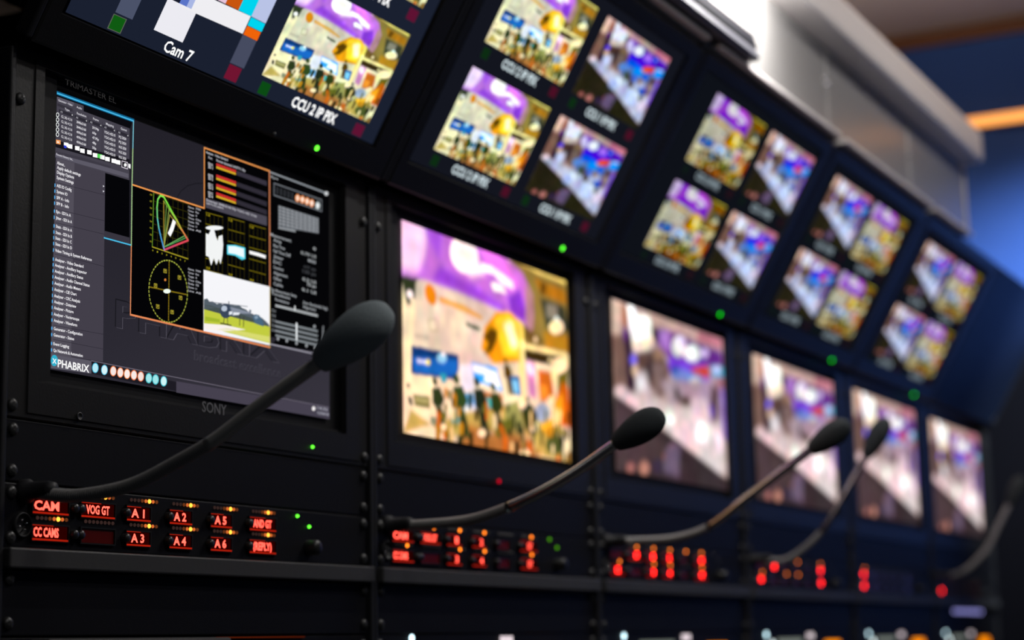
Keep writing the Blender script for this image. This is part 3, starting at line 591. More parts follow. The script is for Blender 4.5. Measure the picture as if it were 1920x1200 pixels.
PICTURE_HALL=[
('c6aeac',0,[(0.0,1.0),(1.0,1.0),(1.0,0.0),(0.0,-0.0)]),
('8f7468',10,[(-0.007,0.8),(0.14,0.808),(0.165,0.47),(-0.011,0.455)]),
('f0d8c0',8,[(0.002,0.989),(0.081,0.992),(0.073,0.811),(-0.001,0.792)]),
('b88068',6,[(0.081,0.982),(0.135,0.988),(0.129,0.856),(0.081,0.853)]),
('3c2440',7,[(0.088,0.845),(0.148,0.831),(0.18,0.483),(0.111,0.49),(0.106,0.659)]),
('7d3fa0',5,[(0.123,0.814),(0.121,0.801),(0.118,0.789),(0.114,0.779),(0.109,0.772),(0.104,0.769),(0.099,0.77),(0.095,0.775),(0.092,0.783),(0.09,0.793),(0.09,0.806),(0.091,0.818),(0.094,0.83),(0.098,0.84),(0.103,0.847),(0.108,0.85),(0.113,0.85),(0.118,0.845),(0.121,0.837),(0.123,0.826)]),
('8a78f8',5,[(0.205,0.682),(0.203,0.671),(0.197,0.66),(0.189,0.651),(0.18,0.644),(0.169,0.64),(0.159,0.639),(0.15,0.642),(0.143,0.648),(0.139,0.656),(0.137,0.667),(0.14,0.678),(0.145,0.689),(0.153,0.698),(0.162,0.705),(0.173,0.709),(0.183,0.71),(0.192,0.707),(0.199,0.701),(0.204,0.693)]),
('e8c8a8',6,[(0.21,0.622),(0.208,0.611),(0.203,0.599),(0.196,0.589),(0.187,0.582),(0.177,0.578),(0.168,0.578),(0.16,0.582),(0.153,0.588),(0.149,0.598),(0.148,0.609),(0.15,0.62),(0.155,0.632),(0.163,0.641),(0.171,0.648),(0.181,0.652),(0.191,0.653),(0.199,0.65),(0.205,0.643),(0.209,0.633)]),
('d8b8b0',8,[(0.205,0.998),(0.996,0.993),(0.993,0.935),(0.525,0.918),(0.33,0.93),(0.231,0.964)]),
('7a3a9c',8,[(0.358,0.906),(0.525,0.929),(0.75,0.909),(0.992,0.912),(0.996,0.797),(0.743,0.774),(0.486,0.748),(0.383,0.808)]),
('c89af0',8,[(0.387,0.903),(0.494,0.92),(0.488,0.791),(0.413,0.815)]),
('8848e8',10,[(0.487,0.78),(0.744,0.785),(0.813,0.824),(0.875,0.679),(0.669,0.592),(0.452,0.687)]),
('3a2a98',5,[(0.724,0.892),(0.852,0.912),(0.812,0.801),(0.712,0.811)]),
('e8d8ff',3,[(0.853,0.873),(0.851,0.862),(0.845,0.851),(0.836,0.841),(0.825,0.834),(0.813,0.83),(0.802,0.828),(0.792,0.831),(0.784,0.836),(0.779,0.845),(0.777,0.855),(0.78,0.866),(0.786,0.876),(0.794,0.886),(0.805,0.893),(0.817,0.898),(0.828,0.899),(0.839,0.897),(0.847,0.891),(0.852,0.883)]),
('d88498',8,[(0.754,0.988),(0.996,0.993),(0.984,0.933),(0.751,0.932)]),
('382830',5,[(0.333,0.91),(0.388,0.914),(0.376,0.816),(0.341,0.849)]),
('6a5048',9,[(0.192,0.73),(0.382,0.786),(0.483,0.694),(0.413,0.498),(0.268,0.553),(0.2,0.62)]),
('a88870',7,[(0.426,0.765),(0.423,0.754),(0.416,0.742),(0.405,0.732),(0.393,0.724),(0.379,0.719),(0.365,0.717),(0.352,0.719),(0.343,0.725),(0.337,0.733),(0.335,0.744),(0.338,0.756),(0.345,0.767),(0.355,0.777),(0.368,0.786),(0.382,0.791),(0.396,0.792),(0.408,0.79),(0.418,0.785),(0.424,0.776)]),
('4c3a3c',6,[(0.267,0.676),(0.333,0.702),(0.329,0.607),(0.277,0.575)]),
('8a7470',8,[(0.318,0.688),(0.454,0.719),(0.43,0.544),(0.353,0.486)]),
('d8ccd0',9,[(0.186,0.607),(0.272,0.626),(0.308,0.478),(0.18,0.483)]),
('f0ecf4',7,[(0.262,0.546),(0.26,0.532),(0.254,0.518),(0.245,0.506),(0.234,0.497),(0.223,0.493),(0.211,0.493),(0.201,0.497),(0.193,0.505),(0.189,0.517),(0.188,0.531),(0.19,0.545),(0.196,0.559),(0.205,0.571),(0.215,0.579),(0.227,0.584),(0.238,0.584),(0.248,0.58),(0.256,0.572),(0.261,0.56)]),
('3860b8',5,[(0.57,0.692),(0.568,0.68),(0.562,0.668),(0.552,0.658),(0.54,0.65),(0.527,0.645),(0.515,0.645),(0.504,0.647),(0.495,0.654),(0.49,0.663),(0.488,0.673),(0.491,0.685),(0.497,0.697),(0.507,0.707),(0.518,0.715),(0.531,0.719),(0.544,0.721),(0.555,0.718),(0.564,0.712),(0.569,0.703)]),
('88a0e8',8,[(0.594,0.718),(0.707,0.699),(0.636,0.596),(0.481,0.64)]),
('e0583c',5,[(0.675,0.731),(0.811,0.784),(0.879,0.76),(0.825,0.702),(0.707,0.699)]),
('5ab8e0',5,[(0.872,0.792),(1.002,0.816),(1.002,0.729),(0.877,0.725)]),
('e0e8ff',4,[(0.972,0.792),(0.97,0.783),(0.964,0.775),(0.955,0.767),(0.944,0.761),(0.932,0.757),(0.919,0.756),(0.909,0.757),(0.9,0.761),(0.895,0.767),(0.894,0.774),(0.896,0.782),(0.902,0.791),(0.911,0.798),(0.922,0.804),(0.934,0.808),(0.946,0.81),(0.957,0.809),(0.965,0.805),(0.971,0.799)]),
('68a8f0',6,[(0.799,0.663),(0.793,0.643),(0.779,0.623),(0.757,0.606),(0.73,0.592),(0.701,0.583),(0.673,0.58),(0.647,0.584),(0.628,0.593),(0.615,0.607),(0.612,0.624),(0.617,0.644),(0.631,0.663),(0.652,0.681),(0.678,0.695),(0.707,0.704),(0.736,0.707),(0.762,0.704),(0.782,0.695),(0.795,0.681)]),
('ffffff',4,[(0.77,0.655),(0.766,0.641),(0.757,0.627),(0.744,0.615),(0.728,0.606),(0.71,0.6),(0.693,0.599),(0.677,0.602),(0.665,0.609),(0.658,0.619),(0.656,0.631),(0.659,0.645),(0.668,0.658),(0.681,0.67),(0.697,0.68),(0.714,0.686),(0.732,0.687),(0.747,0.685),(0.76,0.678),(0.767,0.668)]),
('5850d8',6,[(0.726,0.593),(0.724,0.584),(0.716,0.575),(0.705,0.567),(0.691,0.56),(0.675,0.556),(0.66,0.554),(0.646,0.555),(0.636,0.559),(0.629,0.565),(0.627,0.573),(0.63,0.581),(0.637,0.59),(0.648,0.598),(0.662,0.605),(0.678,0.609),(0.693,0.611),(0.707,0.61),(0.718,0.606),(0.724,0.6)]),
('b8a0b0',9,[(0.403,0.602),(0.983,0.725),(1.008,0.474),(0.729,0.47),(0.472,0.467)]),
('4c4038',6,[(0.517,0.583),(0.556,0.58),(0.56,0.505),(0.521,0.508)]),
('584038',7,[(0.562,0.538),(0.667,0.547),(0.654,0.457),(0.566,0.463)]),
('6a5058',6,[(0.875,0.679),(0.944,0.648),(0.917,0.447),(0.836,0.41)]),
('8060c0',7,[(0.834,0.535),(0.886,0.533),(0.882,0.452),(0.821,0.453)]),
('b08088',6,[(1.011,0.708),(1.009,0.694),(1.001,0.681),(0.99,0.67),(0.977,0.661),(0.962,0.656),(0.948,0.655),(0.935,0.658),(0.925,0.665),(0.919,0.676),(0.918,0.688),(0.921,0.701),(0.928,0.714),(0.938,0.726),(0.952,0.735),(0.966,0.74),(0.981,0.741),(0.994,0.738),(1.004,0.731),(1.01,0.72)]),
('a080d8',6,[(0.963,0.675),(1.002,0.659),(1.004,0.311),(0.966,0.351)]),
('ecdcdc',10,[(0.016,0.47),(0.179,0.473),(0.503,0.462),(0.731,0.504),(0.862,0.403),(0.952,0.442),(0.997,0.099),(0.936,0.092),(0.36,0.33),(0.015,0.44)]),
('f0dcd8',6,[(0.102,0.478),(0.1,0.467),(0.092,0.456),(0.082,0.446),(0.069,0.439),(0.054,0.434),(0.04,0.433),(0.028,0.435),(0.018,0.441),(0.012,0.449),(0.01,0.459),(0.013,0.47),(0.02,0.481),(0.03,0.491),(0.043,0.498),(0.058,0.503),(0.072,0.504),(0.085,0.502),(0.094,0.496),(0.101,0.488)]),
('ffffff',7,[(0.514,0.394),(0.51,0.378),(0.502,0.364),(0.49,0.351),(0.475,0.342),(0.458,0.337),(0.442,0.336),(0.428,0.341),(0.417,0.349),(0.41,0.361),(0.408,0.375),(0.412,0.39),(0.42,0.405),(0.432,0.417),(0.447,0.427),(0.463,0.432),(0.479,0.432),(0.494,0.428),(0.505,0.42),(0.512,0.408)]),
('ffffff',10,[(0.856,0.357),(0.851,0.332),(0.838,0.308),(0.819,0.288),(0.795,0.274),(0.77,0.266),(0.745,0.266),(0.723,0.274),(0.706,0.288),(0.695,0.307),(0.692,0.33),(0.697,0.355),(0.71,0.378),(0.729,0.398),(0.752,0.413),(0.777,0.421),(0.802,0.421),(0.825,0.414),(0.843,0.4),(0.854,0.38)]),
('fff4f8',8,[(0.956,0.303),(0.953,0.278),(0.945,0.254),(0.934,0.235),(0.92,0.221),(0.906,0.215),(0.892,0.217),(0.88,0.227),(0.87,0.243),(0.865,0.265),(0.864,0.289),(0.867,0.315),(0.875,0.338),(0.886,0.358),(0.899,0.371),(0.914,0.378),(0.928,0.376),(0.94,0.366),(0.95,0.35),(0.955,0.328)]),
('e8d4d8',8,[(0.667,0.547),(0.818,0.566),(0.863,0.415),(0.694,0.442)]),
('483c40',4,[(0.004,0.433),(0.359,0.319),(0.953,0.088),(1.007,0.077),(0.999,-0.012),(-0.0,-0.01)]),
('5a4a4c',14,[(0.007,0.419),(0.314,0.29),(0.488,0.147),(0.0,-0.0)]),
('b88078',5,[(0.153,0.039),(0.151,0.03),(0.145,0.02),(0.137,0.012),(0.126,0.007),(0.115,0.004),(0.104,0.004),(0.094,0.007),(0.087,0.013),(0.082,0.021),(0.081,0.03),(0.083,0.04),(0.088,0.049),(0.097,0.057),(0.107,0.062),(0.118,0.065),(0.129,0.065),(0.139,0.062),(0.147,0.057),(0.152,0.049)]),
('c09080',5,[(0.273,0.054),(0.27,0.041),(0.264,0.029),(0.253,0.018),(0.241,0.011),(0.228,0.007),(0.214,0.008),(0.203,0.012),(0.194,0.02),(0.188,0.031),(0.187,0.044),(0.189,0.057),(0.196,0.069),(0.206,0.079),(0.218,0.087),(0.232,0.091),(0.245,0.09),(0.257,0.086),(0.266,0.078),(0.272,0.067)]),
('a86860',5,[(0.452,0.142),(0.45,0.133),(0.445,0.125),(0.437,0.119),(0.428,0.114),(0.417,0.111),(0.407,0.111),(0.398,0.113),(0.39,0.118),(0.386,0.125),(0.385,0.132),(0.387,0.141),(0.392,0.148),(0.4,0.155),(0.409,0.16),(0.42,0.163),(0.43,0.163),(0.439,0.161),(0.446,0.156),(0.451,0.149)]),
('9a7088',6,[(0.52,0.205),(0.518,0.195),(0.512,0.185),(0.504,0.177),(0.493,0.17),(0.481,0.167),(0.47,0.167),(0.46,0.17),(0.452,0.176),(0.447,0.185),(0.445,0.194),(0.448,0.205),(0.453,0.214),(0.462,0.223),(0.473,0.229),(0.484,0.232),(0.496,0.232),(0.506,0.229),(0.514,0.223),(0.519,0.215)]),
('7a6a80',8,[(0.413,0.19),(0.555,0.243),(0.53,0.032),(0.391,0.048)]),
('4a3e54',6,[(0.305,0.1),(0.395,0.134),(0.375,0.025),(0.301,0.037)]),
('ffffff',4,[(0.122,0.994),(0.177,1.005),(0.209,0.948),(0.26,0.967),(0.331,0.956),(0.325,0.835),(0.308,0.784),(0.178,0.737),(0.149,0.851)]),
('fff0d8',6,[(0.159,0.773),(0.341,0.849),(0.322,0.777),(0.192,0.725)]),
('ffffff',3,[(0.636,0.865),(0.632,0.843),(0.621,0.821),(0.605,0.803),(0.586,0.788),(0.565,0.78),(0.545,0.779),(0.527,0.784),(0.513,0.795),(0.504,0.812),(0.502,0.832),(0.506,0.853),(0.517,0.874),(0.532,0.893),(0.551,0.907),(0.572,0.916),(0.592,0.918),(0.611,0.913),(0.625,0.902),(0.634,0.885)]),
('ffffff',4,[(0.781,0.855),(0.776,0.837),(0.763,0.818),(0.744,0.802),(0.72,0.788),(0.694,0.78),(0.669,0.776),(0.646,0.779),(0.629,0.787),(0.618,0.8),(0.615,0.816),(0.619,0.834),(0.632,0.852),(0.65,0.869),(0.674,0.882),(0.699,0.891),(0.725,0.895),(0.748,0.893),(0.766,0.885),(0.777,0.872)]),
('f0e8ff',5,[(0.554,0.882),(0.604,0.927),(0.635,0.902),(0.616,0.843)]),
]
HALL_DETAIL=[
('f0ecff',4,[(0.459,0.859),(0.469,0.838),(0.474,0.818),(0.474,0.799),(0.469,0.785),(0.46,0.775),(0.447,0.772),(0.431,0.775),(0.415,0.785),(0.4,0.799),(0.388,0.817),(0.378,0.837),(0.373,0.857),(0.373,0.876),(0.378,0.89),(0.387,0.9),(0.4,0.903),(0.415,0.9),(0.431,0.891),(0.446,0.877)]),
('7a58d8',8,[(0.837,0.867),(0.844,0.843),(0.838,0.814),(0.82,0.785),(0.791,0.757),(0.755,0.734),(0.716,0.718),(0.677,0.71),(0.642,0.711),(0.615,0.72),(0.597,0.738),(0.591,0.761),(0.596,0.788),(0.613,0.816),(0.64,0.843),(0.674,0.866),(0.713,0.883),(0.753,0.893),(0.789,0.893),(0.818,0.884)]),
('ffffff',3,[(0.619,0.886),(0.625,0.868),(0.625,0.849),(0.617,0.829),(0.604,0.812),(0.586,0.799),(0.565,0.79),(0.543,0.788),(0.522,0.792),(0.505,0.801),(0.493,0.815),(0.487,0.832),(0.487,0.851),(0.494,0.87),(0.507,0.887),(0.525,0.901),(0.546,0.909),(0.567,0.912),(0.588,0.909),(0.606,0.9)]),
('c8a0f8',5,[(0.761,0.87),(0.767,0.855),(0.767,0.838),(0.761,0.822),(0.75,0.808),(0.735,0.797),(0.717,0.79),(0.698,0.788),(0.68,0.792),(0.666,0.8),(0.655,0.812),(0.649,0.827),(0.649,0.843),(0.655,0.859),(0.666,0.873),(0.681,0.884),(0.698,0.891),(0.717,0.893),(0.735,0.89),(0.75,0.882)]),
('5040c0',4,[(0.848,0.895),(0.853,0.882),(0.854,0.868),(0.85,0.855),(0.842,0.843),(0.83,0.834),(0.816,0.829),(0.801,0.828),(0.787,0.832),(0.774,0.839),(0.765,0.85),(0.76,0.862),(0.759,0.876),(0.763,0.889),(0.771,0.901),(0.782,0.91),(0.796,0.915),(0.811,0.916),(0.826,0.913),(0.838,0.905)]),
('a0b8f8',3,[(0.833,0.879),(0.835,0.874),(0.836,0.868),(0.834,0.863),(0.831,0.858),(0.826,0.855),(0.821,0.853),(0.815,0.852),(0.809,0.854),(0.804,0.857),(0.8,0.861),(0.798,0.867),(0.797,0.872),(0.799,0.878),(0.802,0.882),(0.807,0.886),(0.812,0.888),(0.818,0.888),(0.824,0.887),(0.829,0.884)]),
('2080e0',4,[(0.563,0.684),(0.568,0.672),(0.568,0.658),(0.562,0.644),(0.553,0.633),(0.54,0.624),(0.525,0.618),(0.509,0.617),(0.495,0.62),(0.483,0.627),(0.474,0.637),(0.47,0.649),(0.47,0.663),(0.475,0.676),(0.485,0.688),(0.497,0.697),(0.512,0.702),(0.527,0.704),(0.542,0.701),(0.555,0.694)]),
('88a8d8',7,[(0.547,0.626),(0.551,0.61),(0.547,0.593),(0.536,0.575),(0.519,0.558),(0.497,0.544),(0.473,0.535),(0.45,0.53),(0.428,0.532),(0.412,0.538),(0.401,0.55),(0.397,0.565),(0.4,0.582),(0.411,0.599),(0.427,0.616),(0.448,0.63),(0.472,0.64),(0.496,0.645),(0.518,0.644),(0.535,0.637)]),
('54b4f4',4,[(0.728,0.654),(0.733,0.638),(0.731,0.621),(0.721,0.603),(0.706,0.587),(0.686,0.574),(0.663,0.566),(0.64,0.563),(0.62,0.565),(0.603,0.573),(0.592,0.585),(0.587,0.6),(0.589,0.617),(0.598,0.634),(0.613,0.65),(0.633,0.663),(0.655,0.672),(0.678,0.675),(0.699,0.673),(0.716,0.666)]),
('2a80e0',4,[(0.828,0.645),(0.832,0.633),(0.832,0.621),(0.828,0.609),(0.819,0.598),(0.807,0.59),(0.794,0.586),(0.779,0.585),(0.766,0.588),(0.754,0.595),(0.746,0.604),(0.741,0.616),(0.741,0.628),(0.746,0.64),(0.754,0.65),(0.766,0.658),(0.779,0.663),(0.794,0.664),(0.808,0.661),(0.819,0.655)]),
('f07850',4,[(0.853,0.762),(0.855,0.751),(0.85,0.736),(0.837,0.72),(0.818,0.705),(0.796,0.691),(0.772,0.681),(0.748,0.675),(0.727,0.674),(0.712,0.677),(0.702,0.685),(0.7,0.696),(0.705,0.71),(0.717,0.726),(0.735,0.741),(0.757,0.754),(0.781,0.765),(0.805,0.771),(0.826,0.773),(0.843,0.77)]),
('60b0f0',4,[(1.001,0.766),(1.006,0.752),(1.005,0.736),(0.997,0.72),(0.984,0.705),(0.966,0.694),(0.946,0.686),(0.925,0.684),(0.906,0.687),(0.89,0.694),(0.879,0.705),(0.874,0.719),(0.875,0.735),(0.883,0.751),(0.896,0.765),(0.913,0.777),(0.933,0.784),(0.954,0.787),(0.973,0.785),(0.99,0.778)]),
('50604a',5,[(0.571,0.525),(0.58,0.507),(0.584,0.489),(0.585,0.474),(0.581,0.462),(0.573,0.454),(0.562,0.453),(0.549,0.456),(0.535,0.465),(0.522,0.479),(0.511,0.495),(0.503,0.512),(0.499,0.53),(0.498,0.545),(0.502,0.557),(0.51,0.564),(0.52,0.566),(0.533,0.563),(0.547,0.554),(0.56,0.541)]),
('64584a',5,[(0.683,0.479),(0.689,0.464),(0.691,0.448),(0.688,0.434),(0.681,0.422),(0.67,0.414),(0.656,0.411),(0.642,0.412),(0.627,0.418),(0.615,0.428),(0.605,0.441),(0.599,0.456),(0.597,0.471),(0.6,0.485),(0.607,0.497),(0.617,0.505),(0.631,0.508),(0.645,0.507),(0.66,0.501),(0.673,0.492)]),
('3a70c8',5,[(0.867,0.462),(0.873,0.449),(0.874,0.435),(0.87,0.421),(0.861,0.41),(0.849,0.403),(0.835,0.399),(0.82,0.399),(0.806,0.404),(0.793,0.412),(0.784,0.423),(0.779,0.437),(0.778,0.45),(0.782,0.463),(0.79,0.474),(0.802,0.482),(0.816,0.486),(0.831,0.486),(0.845,0.482),(0.858,0.473)]),
('4a5648',5,[(0.882,0.378),(0.887,0.367),(0.888,0.356),(0.887,0.346),(0.882,0.338),(0.874,0.332),(0.864,0.33),(0.853,0.332),(0.843,0.336),(0.833,0.344),(0.826,0.353),(0.821,0.364),(0.82,0.375),(0.821,0.385),(0.826,0.393),(0.834,0.399),(0.844,0.401),(0.854,0.4),(0.865,0.395),(0.874,0.388)]),
('c0a8a0',6,[(0.953,0.562),(0.96,0.547),(0.962,0.531),(0.959,0.516),(0.951,0.503),(0.939,0.495),(0.924,0.491),(0.908,0.492),(0.892,0.498),(0.878,0.508),(0.867,0.522),(0.86,0.537),(0.859,0.553),(0.862,0.568),(0.869,0.58),(0.881,0.589),(0.896,0.593),(0.912,0.592),(0.928,0.586),(0.942,0.576)]),
('7a94d8',5,[(0.702,0.561),(0.709,0.546),(0.71,0.53),(0.708,0.516),(0.7,0.504),(0.689,0.496),(0.676,0.493),(0.661,0.494),(0.646,0.499),(0.634,0.509),(0.624,0.522),(0.618,0.537),(0.616,0.552),(0.619,0.566),(0.626,0.578),(0.636,0.586),(0.65,0.59),(0.664,0.589),(0.679,0.583),(0.692,0.574)]),
('a8886a',5,[(0.785,0.557),(0.788,0.548),(0.787,0.539),(0.782,0.53),(0.775,0.521),(0.764,0.515),(0.753,0.511),(0.741,0.51),(0.73,0.511),(0.721,0.516),(0.714,0.523),(0.712,0.531),(0.712,0.541),(0.717,0.55),(0.724,0.558),(0.734,0.565),(0.746,0.569),(0.758,0.57),(0.769,0.568),(0.778,0.564)]),
('dce4f4',8,[(0.811,0.332),(0.823,0.305),(0.828,0.278),(0.825,0.254),(0.815,0.235),(0.799,0.223),(0.778,0.219),(0.754,0.224),(0.73,0.236),(0.709,0.255),(0.692,0.279),(0.68,0.306),(0.675,0.332),(0.678,0.355),(0.687,0.374),(0.703,0.386),(0.723,0.391),(0.747,0.387),(0.771,0.375),(0.793,0.356)]),
('c8d4ec',8,[(0.498,0.376),(0.505,0.358),(0.505,0.338),(0.498,0.319),(0.485,0.304),(0.468,0.292),(0.448,0.286),(0.427,0.286),(0.407,0.292),(0.39,0.304),(0.378,0.319),(0.372,0.337),(0.372,0.356),(0.378,0.375),(0.391,0.39),(0.407,0.402),(0.427,0.408),(0.448,0.409),(0.468,0.403),(0.486,0.392)]),
('e8ecf8',8,[(0.258,0.542),(0.266,0.522),(0.27,0.502),(0.269,0.483),(0.262,0.468),(0.252,0.459),(0.238,0.456),(0.222,0.459),(0.206,0.468),(0.191,0.482),(0.179,0.5),(0.171,0.52),(0.167,0.54),(0.168,0.558),(0.175,0.573),(0.185,0.582),(0.199,0.586),(0.214,0.583),(0.23,0.575),(0.245,0.56)]),
]

TEST_CARD = [
    ('4b5269', [(0.0112, -0.0020), (0.0309, -0.0020), (0.0309, 0.0650), (0.0112, 0.0650)]),
    ('5b6055', [(0.0104, -0.0153), (0.0256, -0.0153), (0.0256, -0.0034), (0.0104, -0.0034)]),
    ('0f5a12', [(0.0113, -0.0147), (0.0247, -0.0147), (0.0247, -0.0039), (0.0113, -0.0039)]),
    ('ecebf2', [(0.0565, -0.0023), (0.0921, -0.0023), (0.0921, 0.0240), (0.0565, 0.0240)]),
    ('efeef2', [(0.0731, 0.0220), (0.1529, 0.0237), (0.1529, 0.0391), (0.0731, 0.0375)]),
    ('161a2c', [(0.0620, 0.0240), (0.0731, 0.0240), (0.0731, 0.0370), (0.0620, 0.0370)]),
    ('5a74c8', [(0.0700, 0.0240), (0.0790, 0.0240), (0.0790, 0.0370), (0.0700, 0.0370)]),
    ('a8b6e4', [(0.0790, 0.0240), (0.0850, 0.0240), (0.0850, 0.0370), (0.0790, 0.0370)]),
    ('e8c4d8', [(0.1000, 0.0392), (0.1184, 0.0392), (0.1184, 0.0650), (0.1000, 0.0650)]),
    ('c8550f', [(0.1184, 0.0392), (0.1358, 0.0392), (0.1358, 0.0650), (0.1184, 0.0650)]),
    ('00d4ee', [(0.1358, 0.0392), (0.1533, 0.0392), (0.1533, 0.0650), (0.1358, 0.0650)]),
    ('b9c3e6', [(0.1533, 0.0392), (0.1732, 0.0392), (0.1732, 0.0650), (0.1533, 0.0650)]),
    ('00d4ee', [(0.1535, 0.0316), (0.1730, 0.0316), (0.1730, 0.0387), (0.1535, 0.0387)]),
    ('f0640a', [(0.1535, 0.0235), (0.1725, 0.0235), (0.1725, 0.0311), (0.1535, 0.0311)]),
    ('464b60', [(0.1530, -0.0014), (0.1721, -0.0014), (0.1721, 0.0232), (0.1530, 0.0232)]),
    ('701430', [(0.1536, -0.0146), (0.1702, -0.0146), (0.1702, -0.0023), (0.1536, -0.0023)]),
]
